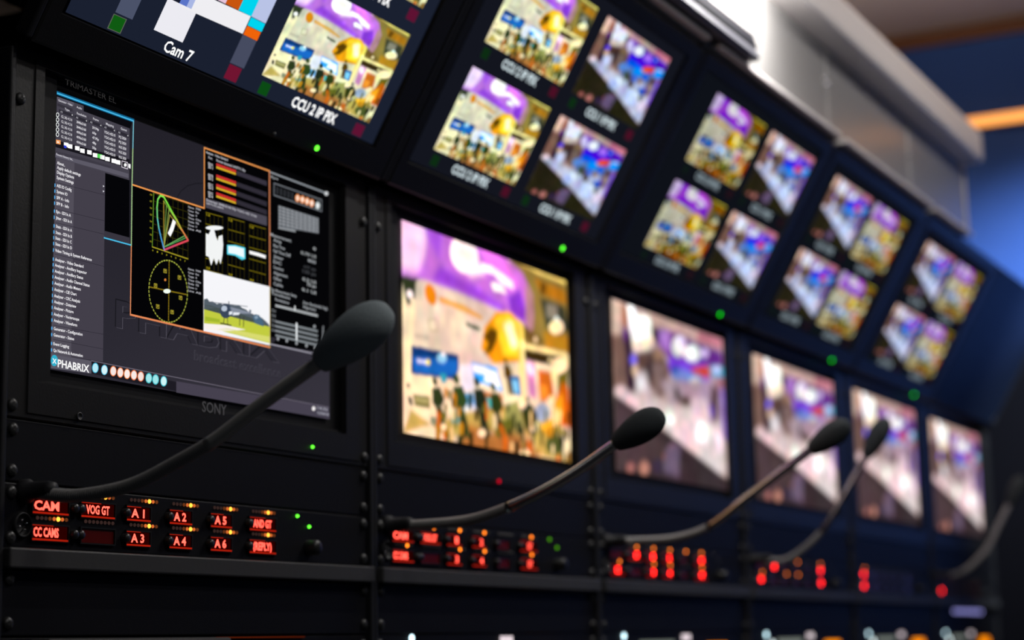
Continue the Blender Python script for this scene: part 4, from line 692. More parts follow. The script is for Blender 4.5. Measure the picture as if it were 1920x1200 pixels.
INTERFACE_SHAPES=[
('p',1,'0b0b10',[(-0.0,1.0),(0.2394,0.9967),(0.2292,0.9538),(0.0006,0.965)]),
('p',2,'45424d',[(0.0011,0.9799),(0.0818,0.9823),(0.0821,0.9615),(0.2291,0.9599),(0.2302,0.7616),(-0.0002,0.756)]),
('p',3,'5a5663',[(0.0011,0.9789),(0.052,0.9805),(0.0522,0.9682),(0.0013,0.9663)]),
('p',3,'35323c',[(0.0023,0.956),(0.0483,0.9556),(0.0484,0.9443),(0.0025,0.9462)]),
('p',3,'2c2a33',[(0.0078,0.9364),(0.0506,0.9363),(0.0508,0.9246),(0.008,0.9247)]),
('p',4,'c8c8cc',[(0.0449,0.9319),(0.049,0.9356),(0.0487,0.9286)]),
('p',3,'2c2a33',[(0.0547,0.9357),(0.0942,0.9338),(0.0944,0.9219),(0.0549,0.9239)]),
('p',4,'c8c8cc',[(0.0884,0.9294),(0.0926,0.9331),(0.0922,0.926)]),
('p',3,'2c2a33',[(0.0984,0.9376),(0.1395,0.9362),(0.1397,0.9241),(0.0985,0.9257)]),
('p',4,'c8c8cc',[(0.1336,0.9316),(0.1378,0.9354),(0.1375,0.9283)]),
('p',3,'2c2a33',[(0.1429,0.9376),(0.1827,0.9352),(0.1829,0.9231),(0.1431,0.9256)]),
('p',4,'c8c8cc',[(0.1767,0.9307),(0.181,0.9345),(0.1806,0.9272)]),
('p',3,'2c2a33',[(0.1871,0.9371),(0.2267,0.9343),(0.2269,0.922),(0.1872,0.9249)]),
('p',4,'c8c8cc',[(0.2206,0.9297),(0.225,0.9335),(0.2246,0.9262)]),
('l',3,'232129',0.0012,0,[(0.0516,0.9506),(0.0522,0.8275)]),
('l',3,'232129',0.0012,0,[(0.0961,0.9477),(0.0966,0.8282)]),
('l',3,'232129',0.0012,0,[(0.1407,0.9467),(0.141,0.8286)]),
('l',3,'232129',0.0012,0,[(0.1861,0.9468),(0.1863,0.829)]),
('p',4,'eef4f0',[(0.0086,0.9156),(0.0082,0.9118),(0.0069,0.9083),(0.005,0.9059),(0.0028,0.9049),(0.0009,0.9057),(-0.0005,0.908),(-0.001,0.9115),(-0.0006,0.9153),(0.0007,0.9188),(0.0026,0.9212),(0.0047,0.9222),(0.0067,0.9214),(0.008,0.919)]),
('p',5,'35323c',[(0.0068,0.9149),(0.0066,0.9122),(0.0057,0.9098),(0.0045,0.9082),(0.0032,0.9076),(0.002,0.9082),(0.0011,0.9098),(0.0007,0.9122),(0.001,0.9149),(0.0018,0.9173),(0.003,0.9189),(0.0044,0.9195),(0.0056,0.9189),(0.0065,0.9173)]),
('p',4,'eef4f0',[(0.0089,0.8976),(0.0084,0.8938),(0.0072,0.8903),(0.0053,0.8879),(0.0031,0.887),(0.0012,0.8878),(-0.0002,0.8901),(-0.0007,0.8935),(-0.0003,0.8973),(0.001,0.9008),(0.0029,0.9033),(0.005,0.9042),(0.0069,0.9034),(0.0083,0.9011)]),
('p',5,'35323c',[(0.0071,0.8969),(0.0068,0.8942),(0.006,0.8918),(0.0048,0.8902),(0.0035,0.8896),(0.0022,0.8902),(0.0014,0.8919),(0.001,0.8943),(0.0013,0.8969),(0.0021,0.8993),(0.0033,0.901),(0.0046,0.9015),(0.0059,0.9009),(0.0068,0.8993)]),
('p',4,'eef4f0',[(0.0091,0.8797),(0.0087,0.8758),(0.0074,0.8724),(0.0055,0.8699),(0.0034,0.869),(0.0015,0.8698),(0.0001,0.8722),(-0.0004,0.8756),(-0.0,0.8794),(0.0013,0.8829),(0.0031,0.8853),(0.0053,0.8862),(0.0072,0.8854),(0.0086,0.8831)]),
('p',5,'35323c',[(0.0074,0.8789),(0.0071,0.8763),(0.0063,0.8739),(0.0051,0.8722),(0.0038,0.8717),(0.0025,0.8723),(0.0016,0.8739),(0.0013,0.8763),(0.0016,0.879),(0.0024,0.8814),(0.0036,0.883),(0.0049,0.8836),(0.0062,0.883),(0.007,0.8813)]),
('p',4,'eef4f0',[(0.0094,0.8612),(0.009,0.8574),(0.0077,0.8539),(0.0058,0.8515),(0.0037,0.8506),(0.0018,0.8514),(0.0004,0.8538),(-0.0002,0.8572),(0.0003,0.861),(0.0015,0.8644),(0.0034,0.8669),(0.0056,0.8678),(0.0075,0.867),(0.0089,0.8646)]),
('p',5,'35323c',[(0.0077,0.8605),(0.0074,0.8578),(0.0066,0.8554),(0.0054,0.8538),(0.004,0.8532),(0.0028,0.8538),(0.0019,0.8555),(0.0016,0.8579),(0.0019,0.8606),(0.0027,0.8629),(0.0039,0.8646),(0.0052,0.8651),(0.0065,0.8645),(0.0073,0.8629)]),
('p',4,'eef4f0',[(0.0097,0.8437),(0.0093,0.8399),(0.008,0.8365),(0.0061,0.8341),(0.004,0.8332),(0.002,0.834),(0.0007,0.8363),(0.0001,0.8397),(0.0005,0.8436),(0.0018,0.847),(0.0037,0.8494),(0.0058,0.8503),(0.0078,0.8495),(0.0092,0.8472)]),
('p',5,'35323c',[(0.0079,0.843),(0.0077,0.8404),(0.0069,0.838),(0.0057,0.8363),(0.0043,0.8358),(0.0031,0.8364),(0.0022,0.8381),(0.0019,0.8405),(0.0021,0.8431),(0.0029,0.8455),(0.0041,0.8471),(0.0055,0.8477),(0.0067,0.8471),(0.0076,0.8454)]),
('p',3,'17151c',[(-0.0004,0.8191),(0.2305,0.8415),(0.2305,0.8067),(0.0,0.794)]),
('p',4,'3d3a45',[(0.0003,0.7795),(0.0817,0.7885),(0.1707,0.7915),(0.1699,0.7842),(0.0004,0.7698)]),
('p',3,'5c5966',[(0.0003,0.7756),(0.2277,0.7851),(0.2279,0.7689),(0.0006,0.7577)]),
('p',5,'f2a060',[(0.0009,0.8217),(0.0144,0.8246),(0.0146,0.8087),(0.0011,0.807)]),
('p',5,'ffffff',[(0.0243,0.8216),(0.0379,0.8244),(0.0381,0.8084),(0.0245,0.8068)]),
('p',5,'ffffff',[(0.0361,0.8206),(0.0498,0.8234),(0.05,0.8074),(0.0363,0.8057)]),
('p',5,'ffffff',[(0.0577,0.8225),(0.0716,0.8254),(0.0718,0.8093),(0.058,0.8076)]),
('p',5,'ffffff',[(0.0735,0.8195),(0.0874,0.8224),(0.0876,0.8062),(0.0737,0.8046)]),
('p',5,'ffffff',[(0.0951,0.8228),(0.1091,0.8257),(0.1094,0.8094),(0.0953,0.8078)]),
('p',5,'ffffff',[(0.1128,0.819),(0.1269,0.8219),(0.1272,0.8056),(0.113,0.8039)]),
('p',5,'50d850',[(0.1275,0.8214),(0.1418,0.8243),(0.142,0.8079),(0.1277,0.8063)]),
('p',5,'ffffff',[(0.1356,0.8206),(0.1499,0.8236),(0.1502,0.8071),(0.1358,0.8055)]),
('p',5,'ffffff',[(0.1514,0.8204),(0.1659,0.8233),(0.1661,0.8069),(0.1516,0.8052)]),
('p',5,'ffffff',[(0.1717,0.8214),(0.1862,0.8243),(0.1864,0.8078),(0.1719,0.8061)]),
('p',5,'ffffff',[(0.1856,0.8219),(0.2002,0.8248),(0.2004,0.8082),(0.1858,0.8065)]),
('p',5,'ffffff',[(0.2263,0.8237),(0.2334,0.8236),(0.2336,0.8069),(0.2265,0.8082)]),
('p',6,'3040d0',[(0.0239,0.811),(0.032,0.8119),(0.0322,0.8021),(0.0249,0.8016)]),
('p',6,'f8f0e0',[(0.0037,0.8173),(0.0097,0.8174),(0.0098,0.8125),(0.0038,0.8111)]),
('l',5,'d8d0dc',0.003,1,[(0.2051,0.8253),(0.2236,0.8265),(0.2239,0.8021),(0.2054,0.802)]),
('p',6,'ffffff',[(0.2208,0.8162),(0.22,0.8118),(0.2178,0.8084),(0.2149,0.8073),(0.2126,0.8089),(0.2117,0.8126),(0.2125,0.817),(0.2148,0.8204),(0.2176,0.8215),(0.2199,0.8199)]),
('l',9,'48b8e8',0.0055,0,[(0.0009,0.9916),(0.2403,0.9941)]),
('l',8,'0f5f88',0.014,0,[(0.0009,0.9926),(0.2403,0.9956)]),
('l',9,'7ec6d8',0.005,0,[(0.2403,0.9946),(0.2398,0.8862)]),
('l',9,'a8cc90',0.005,0,[(0.2398,0.8862),(0.2389,0.7424),(0.2398,0.5147)]),
('p',2,'433f4a',[(0.0022,0.7559),(0.1526,0.7604),(0.1569,0.0617),(0.0007,0.0535)]),
('p',3,'524e59',[(0.0022,0.7559),(0.0574,0.7582),(0.0598,0.0528),(0.0007,0.0535)]),
('l',4,'2a2731',0.0016,0,[(0.0041,0.6669),(0.1529,0.6762)]),
('l',4,'2a2731',0.0016,0,[(0.0044,0.5713),(0.1542,0.5798)]),
('l',4,'2a2731',0.0016,0,[(0.0044,0.5221),(0.154,0.5299)]),
('l',4,'2a2731',0.0016,0,[(0.0053,0.4094),(0.1543,0.4107)]),
('l',4,'2a2731',0.0016,0,[(0.0054,0.1565),(0.156,0.1615)]),
('l',4,'2a2731',0.0016,0,[(0.0054,0.1067),(0.1567,0.1077)]),
('p',5,'58b0f0',[(0.0024,0.6561),(0.0021,0.6519),(0.0013,0.6491),(0.0002,0.6487),(-0.0007,0.6509),(-0.0011,0.6548),(-0.0008,0.659),(-0.0,0.6618),(0.0011,0.6622),(0.002,0.66)]),
('p',5,'58b0f0',[(0.0027,0.6349),(0.0025,0.6307),(0.0016,0.6279),(0.0005,0.6275),(-0.0004,0.6297),(-0.0008,0.6336),(-0.0005,0.6378),(0.0003,0.6407),(0.0014,0.6411),(0.0023,0.6389)]),
('p',5,'58b0f0',[(0.0027,0.6127),(0.0024,0.6085),(0.0016,0.6057),(0.0005,0.6053),(-0.0004,0.6075),(-0.0008,0.6114),(-0.0005,0.6156),(0.0003,0.6184),(0.0014,0.6188),(0.0023,0.6166)]),
('p',5,'58b0f0',[(0.0026,0.5914),(0.0023,0.5872),(0.0015,0.5844),(0.0004,0.584),(-0.0005,0.5862),(-0.0009,0.5902),(-0.0006,0.5943),(0.0002,0.5972),(0.0013,0.5975),(0.0022,0.5953)]),
('p',5,'58b0f0',[(0.0027,0.5625),(0.0024,0.5583),(0.0016,0.5555),(0.0005,0.5551),(-0.0004,0.5573),(-0.0008,0.5612),(-0.0005,0.5654),(0.0003,0.5682),(0.0014,0.5686),(0.0023,0.5664)]),
('p',5,'58b0f0',[(0.0022,0.5401),(0.002,0.536),(0.0011,0.5332),(0.0001,0.5328),(-0.0009,0.535),(-0.0013,0.5389),(-0.001,0.5431),(-0.0002,0.5459),(0.0009,0.5463),(0.0018,0.5441)]),
('p',5,'58b0f0',[(0.0027,0.5095),(0.0024,0.5053),(0.0016,0.5025),(0.0005,0.5022),(-0.0004,0.5044),(-0.0008,0.5083),(-0.0005,0.5125),(0.0003,0.5153),(0.0014,0.5156),(0.0023,0.5134)]),
('p',5,'58b0f0',[(0.0027,0.4873),(0.0024,0.4832),(0.0016,0.4804),(0.0005,0.48),(-0.0004,0.4823),(-0.0008,0.4862),(-0.0005,0.4903),(0.0003,0.4931),(0.0014,0.4935),(0.0023,0.4913)]),
('p',5,'58b0f0',[(0.0022,0.467),(0.0019,0.4628),(0.0011,0.4601),(0.0,0.4597),(-0.0009,0.4619),(-0.0013,0.4659),(-0.001,0.47),(-0.0002,0.4728),(0.0009,0.4732),(0.0018,0.4709)]),
('p',5,'58b0f0',[(0.0025,0.446),(0.0023,0.4418),(0.0014,0.4391),(0.0004,0.4387),(-0.0006,0.4409),(-0.0009,0.4449),(-0.0007,0.449),(0.0001,0.4518),(0.0012,0.4521),(0.0021,0.4499)]),
('p',5,'58b0f0',[(0.0021,0.4228),(0.0018,0.4187),(0.001,0.4159),(-0.0001,0.4156),(-0.001,0.4178),(-0.0014,0.4217),(-0.0011,0.4258),(-0.0003,0.4286),(0.0008,0.429),(0.0017,0.4267)]),
('p',5,'58b0f0',[(0.0026,0.3904),(0.0024,0.3862),(0.0015,0.3835),(0.0004,0.3831),(-0.0005,0.3854),(-0.0009,0.3893),(-0.0006,0.3934),(0.0002,0.3962),(0.0013,0.3965),(0.0022,0.3943)]),
('p',5,'58b0f0',[(0.0025,0.3702),(0.0023,0.3661),(0.0014,0.3634),(0.0004,0.363),(-0.0005,0.3653),(-0.0009,0.3692),(-0.0007,0.3733),(0.0002,0.3761),(0.0012,0.3764),(0.0021,0.3742)]),
('p',5,'58b0f0',[(0.0025,0.3487),(0.0022,0.3446),(0.0014,0.3418),(0.0003,0.3415),(-0.0006,0.3437),(-0.001,0.3477),(-0.0007,0.3518),(0.0001,0.3545),(0.0012,0.3549),(0.0021,0.3526)]),
('p',5,'58b0f0',[(0.0024,0.3272),(0.0022,0.323),(0.0013,0.3203),(0.0003,0.32),(-0.0006,0.3222),(-0.001,0.3261),(-0.0008,0.3303),(0.0001,0.333),(0.0011,0.3333),(0.002,0.3311)]),
('p',5,'58b0f0',[(0.0024,0.3057),(0.0021,0.3015),(0.0013,0.2988),(0.0002,0.2985),(-0.0007,0.3007),(-0.0011,0.3047),(-0.0008,0.3088),(0.0,0.3115),(0.0011,0.3118),(0.002,0.3096)]),
('p',5,'58b0f0',[(0.0023,0.2837),(0.0021,0.2796),(0.0012,0.2769),(0.0002,0.2766),(-0.0007,0.2788),(-0.0011,0.2827),(-0.0009,0.2868),(-0.0,0.2895),(0.001,0.2899),(0.0019,0.2876)]),
('p',5,'58b0f0',[(0.0023,0.2613),(0.002,0.2572),(0.0012,0.2544),(0.0001,0.2541),(-0.0008,0.2564),(-0.0012,0.2603),(-0.0009,0.2644),(-0.0001,0.2671),(0.001,0.2674),(0.0019,0.2652)]),
('p',5,'58b0f0',[(0.0026,0.2399),(0.0024,0.2358),(0.0015,0.2331),(0.0005,0.2328),(-0.0004,0.2351),(-0.0008,0.239),(-0.0006,0.2431),(0.0003,0.2458),(0.0013,0.2461),(0.0022,0.2439)]),
('p',5,'58b0f0',[(0.0026,0.2185),(0.0023,0.2144),(0.0015,0.2117),(0.0004,0.2114),(-0.0005,0.2136),(-0.0009,0.2176),(-0.0006,0.2217),(0.0002,0.2244),(0.0013,0.2247),(0.0022,0.2224)]),
('p',5,'58b0f0',[(0.0025,0.1961),(0.0023,0.192),(0.0014,0.1893),(0.0004,0.1891),(-0.0005,0.1913),(-0.0009,0.1952),(-0.0007,0.1993),(0.0002,0.202),(0.0012,0.2023),(0.0021,0.2001)]),
('p',5,'58b0f0',[(0.0029,0.1739),(0.0026,0.1698),(0.0018,0.1671),(0.0007,0.1668),(-0.0002,0.1691),(-0.0006,0.173),(-0.0003,0.1771),(0.0005,0.1798),(0.0016,0.1801),(0.0025,0.1778)]),
('p',5,'58b0f0',[(0.0034,0.1451),(0.0031,0.141),(0.0023,0.1383),(0.0012,0.138),(0.0003,0.1403),(-0.0001,0.1442),(0.0002,0.1483),(0.001,0.1509),(0.0021,0.1512),(0.003,0.149)]),
('p',5,'58b0f0',[(0.0033,0.1227),(0.003,0.1187),(0.0022,0.116),(0.0012,0.1157),(0.0003,0.118),(-0.0001,0.1219),(0.0001,0.126),(0.0009,0.1287),(0.002,0.1289),(0.0029,0.1267)]),
('p',5,'58b0f0',[(0.0034,0.0915),(0.0032,0.0874),(0.0023,0.0848),(0.0013,0.0845),(0.0004,0.0868),(-0.0,0.0907),(0.0002,0.0947),(0.0011,0.0974),(0.0021,0.0977),(0.003,0.0954)]),
('p',5,'58b0f0',[(0.0038,0.0689),(0.0035,0.0648),(0.0027,0.0621),(0.0016,0.0619),(0.0007,0.0641),(0.0003,0.0681),(0.0006,0.0721),(0.0014,0.0748),(0.0025,0.075),(0.0034,0.0728)]),
('p',5,'e0e0e8',[(0.146,0.7107),(0.1511,0.7087),(0.1465,0.7029)]),
('p',5,'e0e0e8',[(0.1462,0.6918),(0.1514,0.6897),(0.1468,0.684)]),
('p',2,'050508',[(0.1535,0.7587),(0.2315,0.7621),(0.2342,0.5443),(0.1547,0.543)]),
('p',2,'38353f',[(0.1547,0.543),(0.2342,0.5443),(0.2362,0.5216),(0.1541,0.5199)]),
('l',6,'4cc0ea',0.005,0,[(0.1529,0.5165),(0.2389,0.5174)]),
('p',3,'5b5864',[(0.0011,0.0545),(0.1213,0.0571),(0.1219,0.0111),(0.0019,0.0042)]),
('p',4,'30b0cc',[(0.0212,0.0354),(0.0208,0.0292),(0.0194,0.0233),(0.0172,0.0184),(0.0144,0.015),(0.0112,0.0133),(0.008,0.0136),(0.0051,0.0158),(0.0028,0.0196),(0.0013,0.0248),(0.0007,0.0308),(0.0011,0.037),(0.0024,0.0429),(0.0046,0.0478),(0.0074,0.0512),(0.0106,0.0529),(0.0138,0.0527),(0.0167,0.0505),(0.019,0.0467),(0.0206,0.0415)]),
('p',2,'1d1b23',[(0.1213,0.0571),(0.3983,0.0375),(0.3986,0.0026),(0.1219,0.0111)]),
('p',2,'46414f',[(0.3982,0.0406),(0.9976,0.0517),(1.0,-0.0),(0.3987,-0.0025)]),
('l',4,'6c6674',0.003,0,[(0.1213,0.0571),(0.9976,0.0505)]),
('p',5,'48b8d8',[(0.1433,0.0362),(0.1429,0.0303),(0.1416,0.0248),(0.1394,0.0202),(0.1366,0.0169),(0.1336,0.0154),(0.1305,0.0156),(0.1276,0.0177),(0.1254,0.0213),(0.1239,0.0262),(0.1233,0.0318),(0.1237,0.0376),(0.1251,0.0431),(0.1272,0.0477),(0.13,0.051),(0.133,0.0526),(0.1362,0.0524),(0.139,0.0504),(0.1413,0.0467),(0.1428,0.0418)]),
('p',6,'b8ecf8',[(0.1415,0.0358),(0.1411,0.0304),(0.1397,0.0254),(0.1376,0.0214),(0.1349,0.019),(0.1321,0.0184),(0.1294,0.0197),(0.1272,0.0227),(0.1257,0.027),(0.1251,0.0322),(0.1256,0.0376),(0.1269,0.0426),(0.129,0.0465),(0.1317,0.049),(0.1345,0.0496),(0.1372,0.0483),(0.1394,0.0454),(0.1409,0.041)]),
('p',5,'60c0e0',[(0.1717,0.035),(0.1713,0.0291),(0.1699,0.0236),(0.1677,0.019),(0.1649,0.0157),(0.1618,0.0141),(0.1586,0.0143),(0.1558,0.0164),(0.1535,0.0201),(0.152,0.025),(0.1514,0.0306),(0.1518,0.0365),(0.1532,0.042),(0.1554,0.0467),(0.1581,0.05),(0.1613,0.0516),(0.1644,0.0514),(0.1673,0.0493),(0.1696,0.0457),(0.1711,0.0407)]),
('p',6,'d8f4fa',[(0.1698,0.0346),(0.1694,0.0292),(0.168,0.0242),(0.1658,0.0202),(0.1632,0.0178),(0.1603,0.0172),(0.1576,0.0184),(0.1553,0.0214),(0.1538,0.0258),(0.1533,0.031),(0.1537,0.0365),(0.155,0.0415),(0.1572,0.0454),(0.1599,0.0479),(0.1627,0.0485),(0.1655,0.0473),(0.1677,0.0443),(0.1692,0.0399)]),
('p',5,'f08048',[(0.1995,0.0367),(0.1991,0.0307),(0.1977,0.0251),(0.1954,0.0205),(0.1926,0.0172),(0.1894,0.0156),(0.1863,0.0158),(0.1834,0.0179),(0.1811,0.0216),(0.1795,0.0265),(0.179,0.0322),(0.1794,0.0381),(0.1808,0.0437),(0.183,0.0484),(0.1858,0.0517),(0.1889,0.0533),(0.1921,0.0531),(0.195,0.051),(0.1974,0.0473),(0.1989,0.0424)]),
('p',6,'f4e6e2',[(0.1976,0.0363),(0.1972,0.0308),(0.1958,0.0257),(0.1936,0.0217),(0.1909,0.0193),(0.1879,0.0187),(0.1852,0.0199),(0.1829,0.023),(0.1814,0.0274),(0.1808,0.0326),(0.1813,0.0381),(0.1827,0.0431),(0.1848,0.0471),(0.1875,0.0496),(0.1904,0.0502),(0.1932,0.049),(0.1955,0.0459),(0.197,0.0415)]),
('p',5,'f08048',[(0.222,0.0361),(0.2216,0.0301),(0.2202,0.0245),(0.2179,0.0198),(0.215,0.0165),(0.2118,0.0149),(0.2086,0.0152),(0.2057,0.0172),(0.2034,0.0209),(0.2018,0.0259),(0.2013,0.0316),(0.2017,0.0376),(0.2031,0.0432),(0.2053,0.0479),(0.2082,0.0512),(0.2114,0.0528),(0.2146,0.0526),(0.2175,0.0505),(0.2199,0.0468),(0.2214,0.0419)]),
('p',6,'f8e8e2',[(0.2201,0.0357),(0.2196,0.0302),(0.2182,0.0251),(0.216,0.0211),(0.2133,0.0186),(0.2103,0.018),(0.2076,0.0193),(0.2053,0.0223),(0.2037,0.0267),(0.2032,0.032),(0.2036,0.0375),(0.205,0.0426),(0.2072,0.0466),(0.2099,0.0491),(0.2129,0.0497),(0.2157,0.0485),(0.218,0.0454),(0.2195,0.041)]),
('p',5,'f08848',[(0.2439,0.0358),(0.2434,0.0298),(0.242,0.0242),(0.2397,0.0195),(0.2368,0.0162),(0.2336,0.0145),(0.2304,0.0148),(0.2274,0.0169),(0.2251,0.0206),(0.2235,0.0256),(0.2229,0.0313),(0.2234,0.0373),(0.2248,0.0429),(0.227,0.0476),(0.2299,0.051),(0.2331,0.0526),(0.2364,0.0524),(0.2393,0.0503),(0.2417,0.0466),(0.2433,0.0416)]),
('p',6,'fceee8',[(0.2419,0.0354),(0.2415,0.0299),(0.2401,0.0248),(0.2378,0.0207),(0.235,0.0183),(0.2321,0.0176),(0.2293,0.0189),(0.227,0.022),(0.2254,0.0264),(0.2248,0.0317),(0.2253,0.0373),(0.2267,0.0424),(0.2289,0.0464),(0.2317,0.0489),(0.2347,0.0495),(0.2375,0.0482),(0.2398,0.0452),(0.2414,0.0407)]),
('p',5,'f07840',[(0.2659,0.0361),(0.2655,0.03),(0.264,0.0244),(0.2617,0.0196),(0.2588,0.0163),(0.2556,0.0147),(0.2523,0.0149),(0.2493,0.017),(0.2469,0.0207),(0.2454,0.0257),(0.2448,0.0315),(0.2452,0.0375),(0.2467,0.0432),(0.2489,0.0479),(0.2519,0.0513),(0.2551,0.0529),(0.2584,0.0527),(0.2614,0.0506),(0.2638,0.0469),(0.2653,0.0419)]),
('p',6,'f8eae6',[(0.264,0.0356),(0.2635,0.0301),(0.2621,0.0249),(0.2598,0.0209),(0.257,0.0184),(0.254,0.0178),(0.2512,0.0191),(0.2489,0.0221),(0.2473,0.0266),(0.2467,0.032),(0.2472,0.0375),(0.2486,0.0426),(0.2509,0.0467),(0.2537,0.0492),(0.2567,0.0498),(0.2595,0.0485),(0.2618,0.0455),(0.2634,0.041)]),
('p',5,'e87848',[(0.2887,0.0359),(0.2882,0.0298),(0.2868,0.0241),(0.2844,0.0194),(0.2815,0.016),(0.2782,0.0144),(0.2749,0.0146),(0.2719,0.0167),(0.2695,0.0205),(0.2679,0.0255),(0.2673,0.0313),(0.2678,0.0374),(0.2692,0.0431),(0.2715,0.0478),(0.2745,0.0512),(0.2777,0.0528),(0.2811,0.0526),(0.2841,0.0505),(0.2865,0.0468),(0.2881,0.0417)]),
('p',6,'f4e2dc',[(0.2867,0.0355),(0.2862,0.0299),(0.2848,0.0247),(0.2825,0.0206),(0.2797,0.0181),(0.2766,0.0175),(0.2738,0.0188),(0.2714,0.0219),(0.2699,0.0264),(0.2693,0.0318),(0.2697,0.0373),(0.2712,0.0425),(0.2735,0.0465),(0.2763,0.0491),(0.2793,0.0497),(0.2822,0.0484),(0.2845,0.0453),(0.2861,0.0408)]),
('p',5,'40c0c8',[(0.3153,0.0349),(0.3148,0.0288),(0.3133,0.0231),(0.311,0.0183),(0.308,0.015),(0.3047,0.0133),(0.3013,0.0136),(0.2983,0.0157),(0.2958,0.0195),(0.2943,0.0245),(0.2937,0.0304),(0.2941,0.0365),(0.2956,0.0422),(0.2979,0.047),(0.3009,0.0503),(0.3042,0.052),(0.3076,0.0518),(0.3106,0.0497),(0.3131,0.0459),(0.3147,0.0408)]),
('p',6,'a8e8ec',[(0.3133,0.0345),(0.3128,0.0289),(0.3113,0.0237),(0.309,0.0196),(0.3061,0.0171),(0.3031,0.0165),(0.3002,0.0178),(0.2978,0.0209),(0.2962,0.0254),(0.2956,0.0308),(0.2961,0.0364),(0.2976,0.0416),(0.2999,0.0457),(0.3027,0.0482),(0.3058,0.0489),(0.3087,0.0476),(0.3111,0.0445),(0.3127,0.0399)]),
('p',5,'40c0d0',[(0.338,0.0347),(0.3376,0.0285),(0.3361,0.0228),(0.3337,0.018),(0.3307,0.0146),(0.3273,0.0129),(0.3239,0.0132),(0.3209,0.0153),(0.3184,0.0191),(0.3168,0.0242),(0.3162,0.0301),(0.3167,0.0362),(0.3182,0.0419),(0.3205,0.0467),(0.3235,0.0501),(0.3269,0.0518),(0.3303,0.0516),(0.3334,0.0495),(0.3358,0.0457),(0.3374,0.0406)]),
('p',6,'a0e6ea',[(0.336,0.0342),(0.3355,0.0286),(0.334,0.0234),(0.3317,0.0193),(0.3288,0.0167),(0.3257,0.0161),(0.3228,0.0174),(0.3204,0.0205),(0.3188,0.0251),(0.3182,0.0305),(0.3187,0.0361),(0.3202,0.0413),(0.3225,0.0455),(0.3254,0.048),(0.3285,0.0487),(0.3314,0.0473),(0.3338,0.0442),(0.3354,0.0397)]),
('p',5,'40c8d8',[(0.3657,0.0338),(0.3652,0.0276),(0.3637,0.0219),(0.3613,0.017),(0.3582,0.0136),(0.3548,0.012),(0.3514,0.0122),(0.3483,0.0144),(0.3458,0.0182),(0.3442,0.0233),(0.3436,0.0292),(0.3441,0.0354),(0.3456,0.0411),(0.348,0.046),(0.351,0.0494),(0.3544,0.0511),(0.3578,0.0508),(0.3609,0.0487),(0.3634,0.0449),(0.3651,0.0398)]),
('p',6,'d0f6f8',[(0.3636,0.0334),(0.3631,0.0277),(0.3616,0.0225),(0.3593,0.0183),(0.3563,0.0158),(0.3532,0.0152),(0.3502,0.0165),(0.3478,0.0196),(0.3462,0.0242),(0.3456,0.0296),(0.3461,0.0353),(0.3476,0.0405),(0.35,0.0447),(0.3529,0.0472),(0.356,0.0479),(0.359,0.0466),(0.3614,0.0434),(0.363,0.0389)]),
('p',6,'f4f0f0',[(0.9367,0.0346),(0.936,0.0303),(0.9339,0.0266),(0.9309,0.0242),(0.9276,0.0236),(0.9246,0.0249),(0.9226,0.0278),(0.9218,0.0319),(0.9226,0.0361),(0.9246,0.0399),(0.9276,0.0423),(0.9309,0.0429),(0.9339,0.0416),(0.936,0.0386)]),
('l',2,'16151b',0.003,0,[(0.3942,0.758),(0.4073,0.7866),(0.431,0.8167),(0.4601,0.8367),(0.4856,0.8463)]),
('p',4,'040406',[(0.2415,0.7474),(0.4903,0.7473),(0.4884,0.9934),(0.7418,0.9966),(0.7465,0.2542),(0.2404,0.2556)]),
('l',9,'f09a50',0.006,0,[(0.2406,0.7481),(0.4903,0.7473),(0.4884,0.9924),(0.7418,0.9966)]),
('l',9,'d8855a',0.007,0,[(0.7418,0.9966),(0.7449,0.5074)]),
('l',11,'c8b060',0.004,0,[(0.7447,0.5057),(0.7457,0.253)]),
('l',9,'e88a58',0.007,0,[(0.7457,0.253),(0.2404,0.2556)]),
('l',9,'e89060',0.005,0,[(0.2404,0.2556),(0.2398,0.5147)]),
('l',5,'3a3808',0.0018,0,[(0.3103,0.742),(0.3093,0.5335)]),
('l',5,'3a3808',0.0018,0,[(0.3103,0.742),(0.4317,0.7414)]),
('l',5,'3a3808',0.0018,0,[(0.3272,0.7419),(0.3267,0.5324)]),
('l',5,'3a3808',0.0018,0,[(0.3101,0.7124),(0.432,0.7107)]),
('l',5,'3a3808',0.0018,0,[(0.3443,0.7418),(0.3442,0.5313)]),
('l',5,'3a3808',0.0018,0,[(0.31,0.6827),(0.4323,0.6801)]),
('l',5,'3a3808',0.0018,0,[(0.3616,0.7418),(0.3618,0.5303)]),
('l',5,'3a3808',0.0018,0,[(0.3099,0.6531),(0.4325,0.6495)]),
('l',5,'3a3808',0.0018,0,[(0.3789,0.7417),(0.3796,0.5292)]),
('l',5,'3a3808',0.0018,0,[(0.3097,0.6235),(0.4328,0.6189)]),
('l',5,'3a3808',0.0018,0,[(0.3964,0.7416),(0.3975,0.5281)]),
('l',5,'3a3808',0.0018,0,[(0.3096,0.594),(0.4331,0.5884)]),
('l',5,'3a3808',0.0018,0,[(0.414,0.7415),(0.4155,0.527)]),
('l',5,'3a3808',0.0018,0,[(0.3095,0.5645),(0.4334,0.5579)]),
('l',5,'3a3808',0.0018,0,[(0.4317,0.7414),(0.4337,0.5259)]),
('l',5,'3a3808',0.0018,0,[(0.3093,0.535),(0.4336,0.5274)]),
('l',6,'a89c28',0.004,0,[(0.3093,0.5335),(0.4337,0.5259)]),
('l',6,'5f8c28',0.004,0,[(0.3121,0.7427),(0.3098,0.5336)]),
('l',7,'8890d8',0.0075,0,[(0.3508,0.5349),(0.3474,0.5457)]),
('l',7,'4898d8',0.0075,0,[(0.3474,0.5457),(0.3387,0.5792)]),
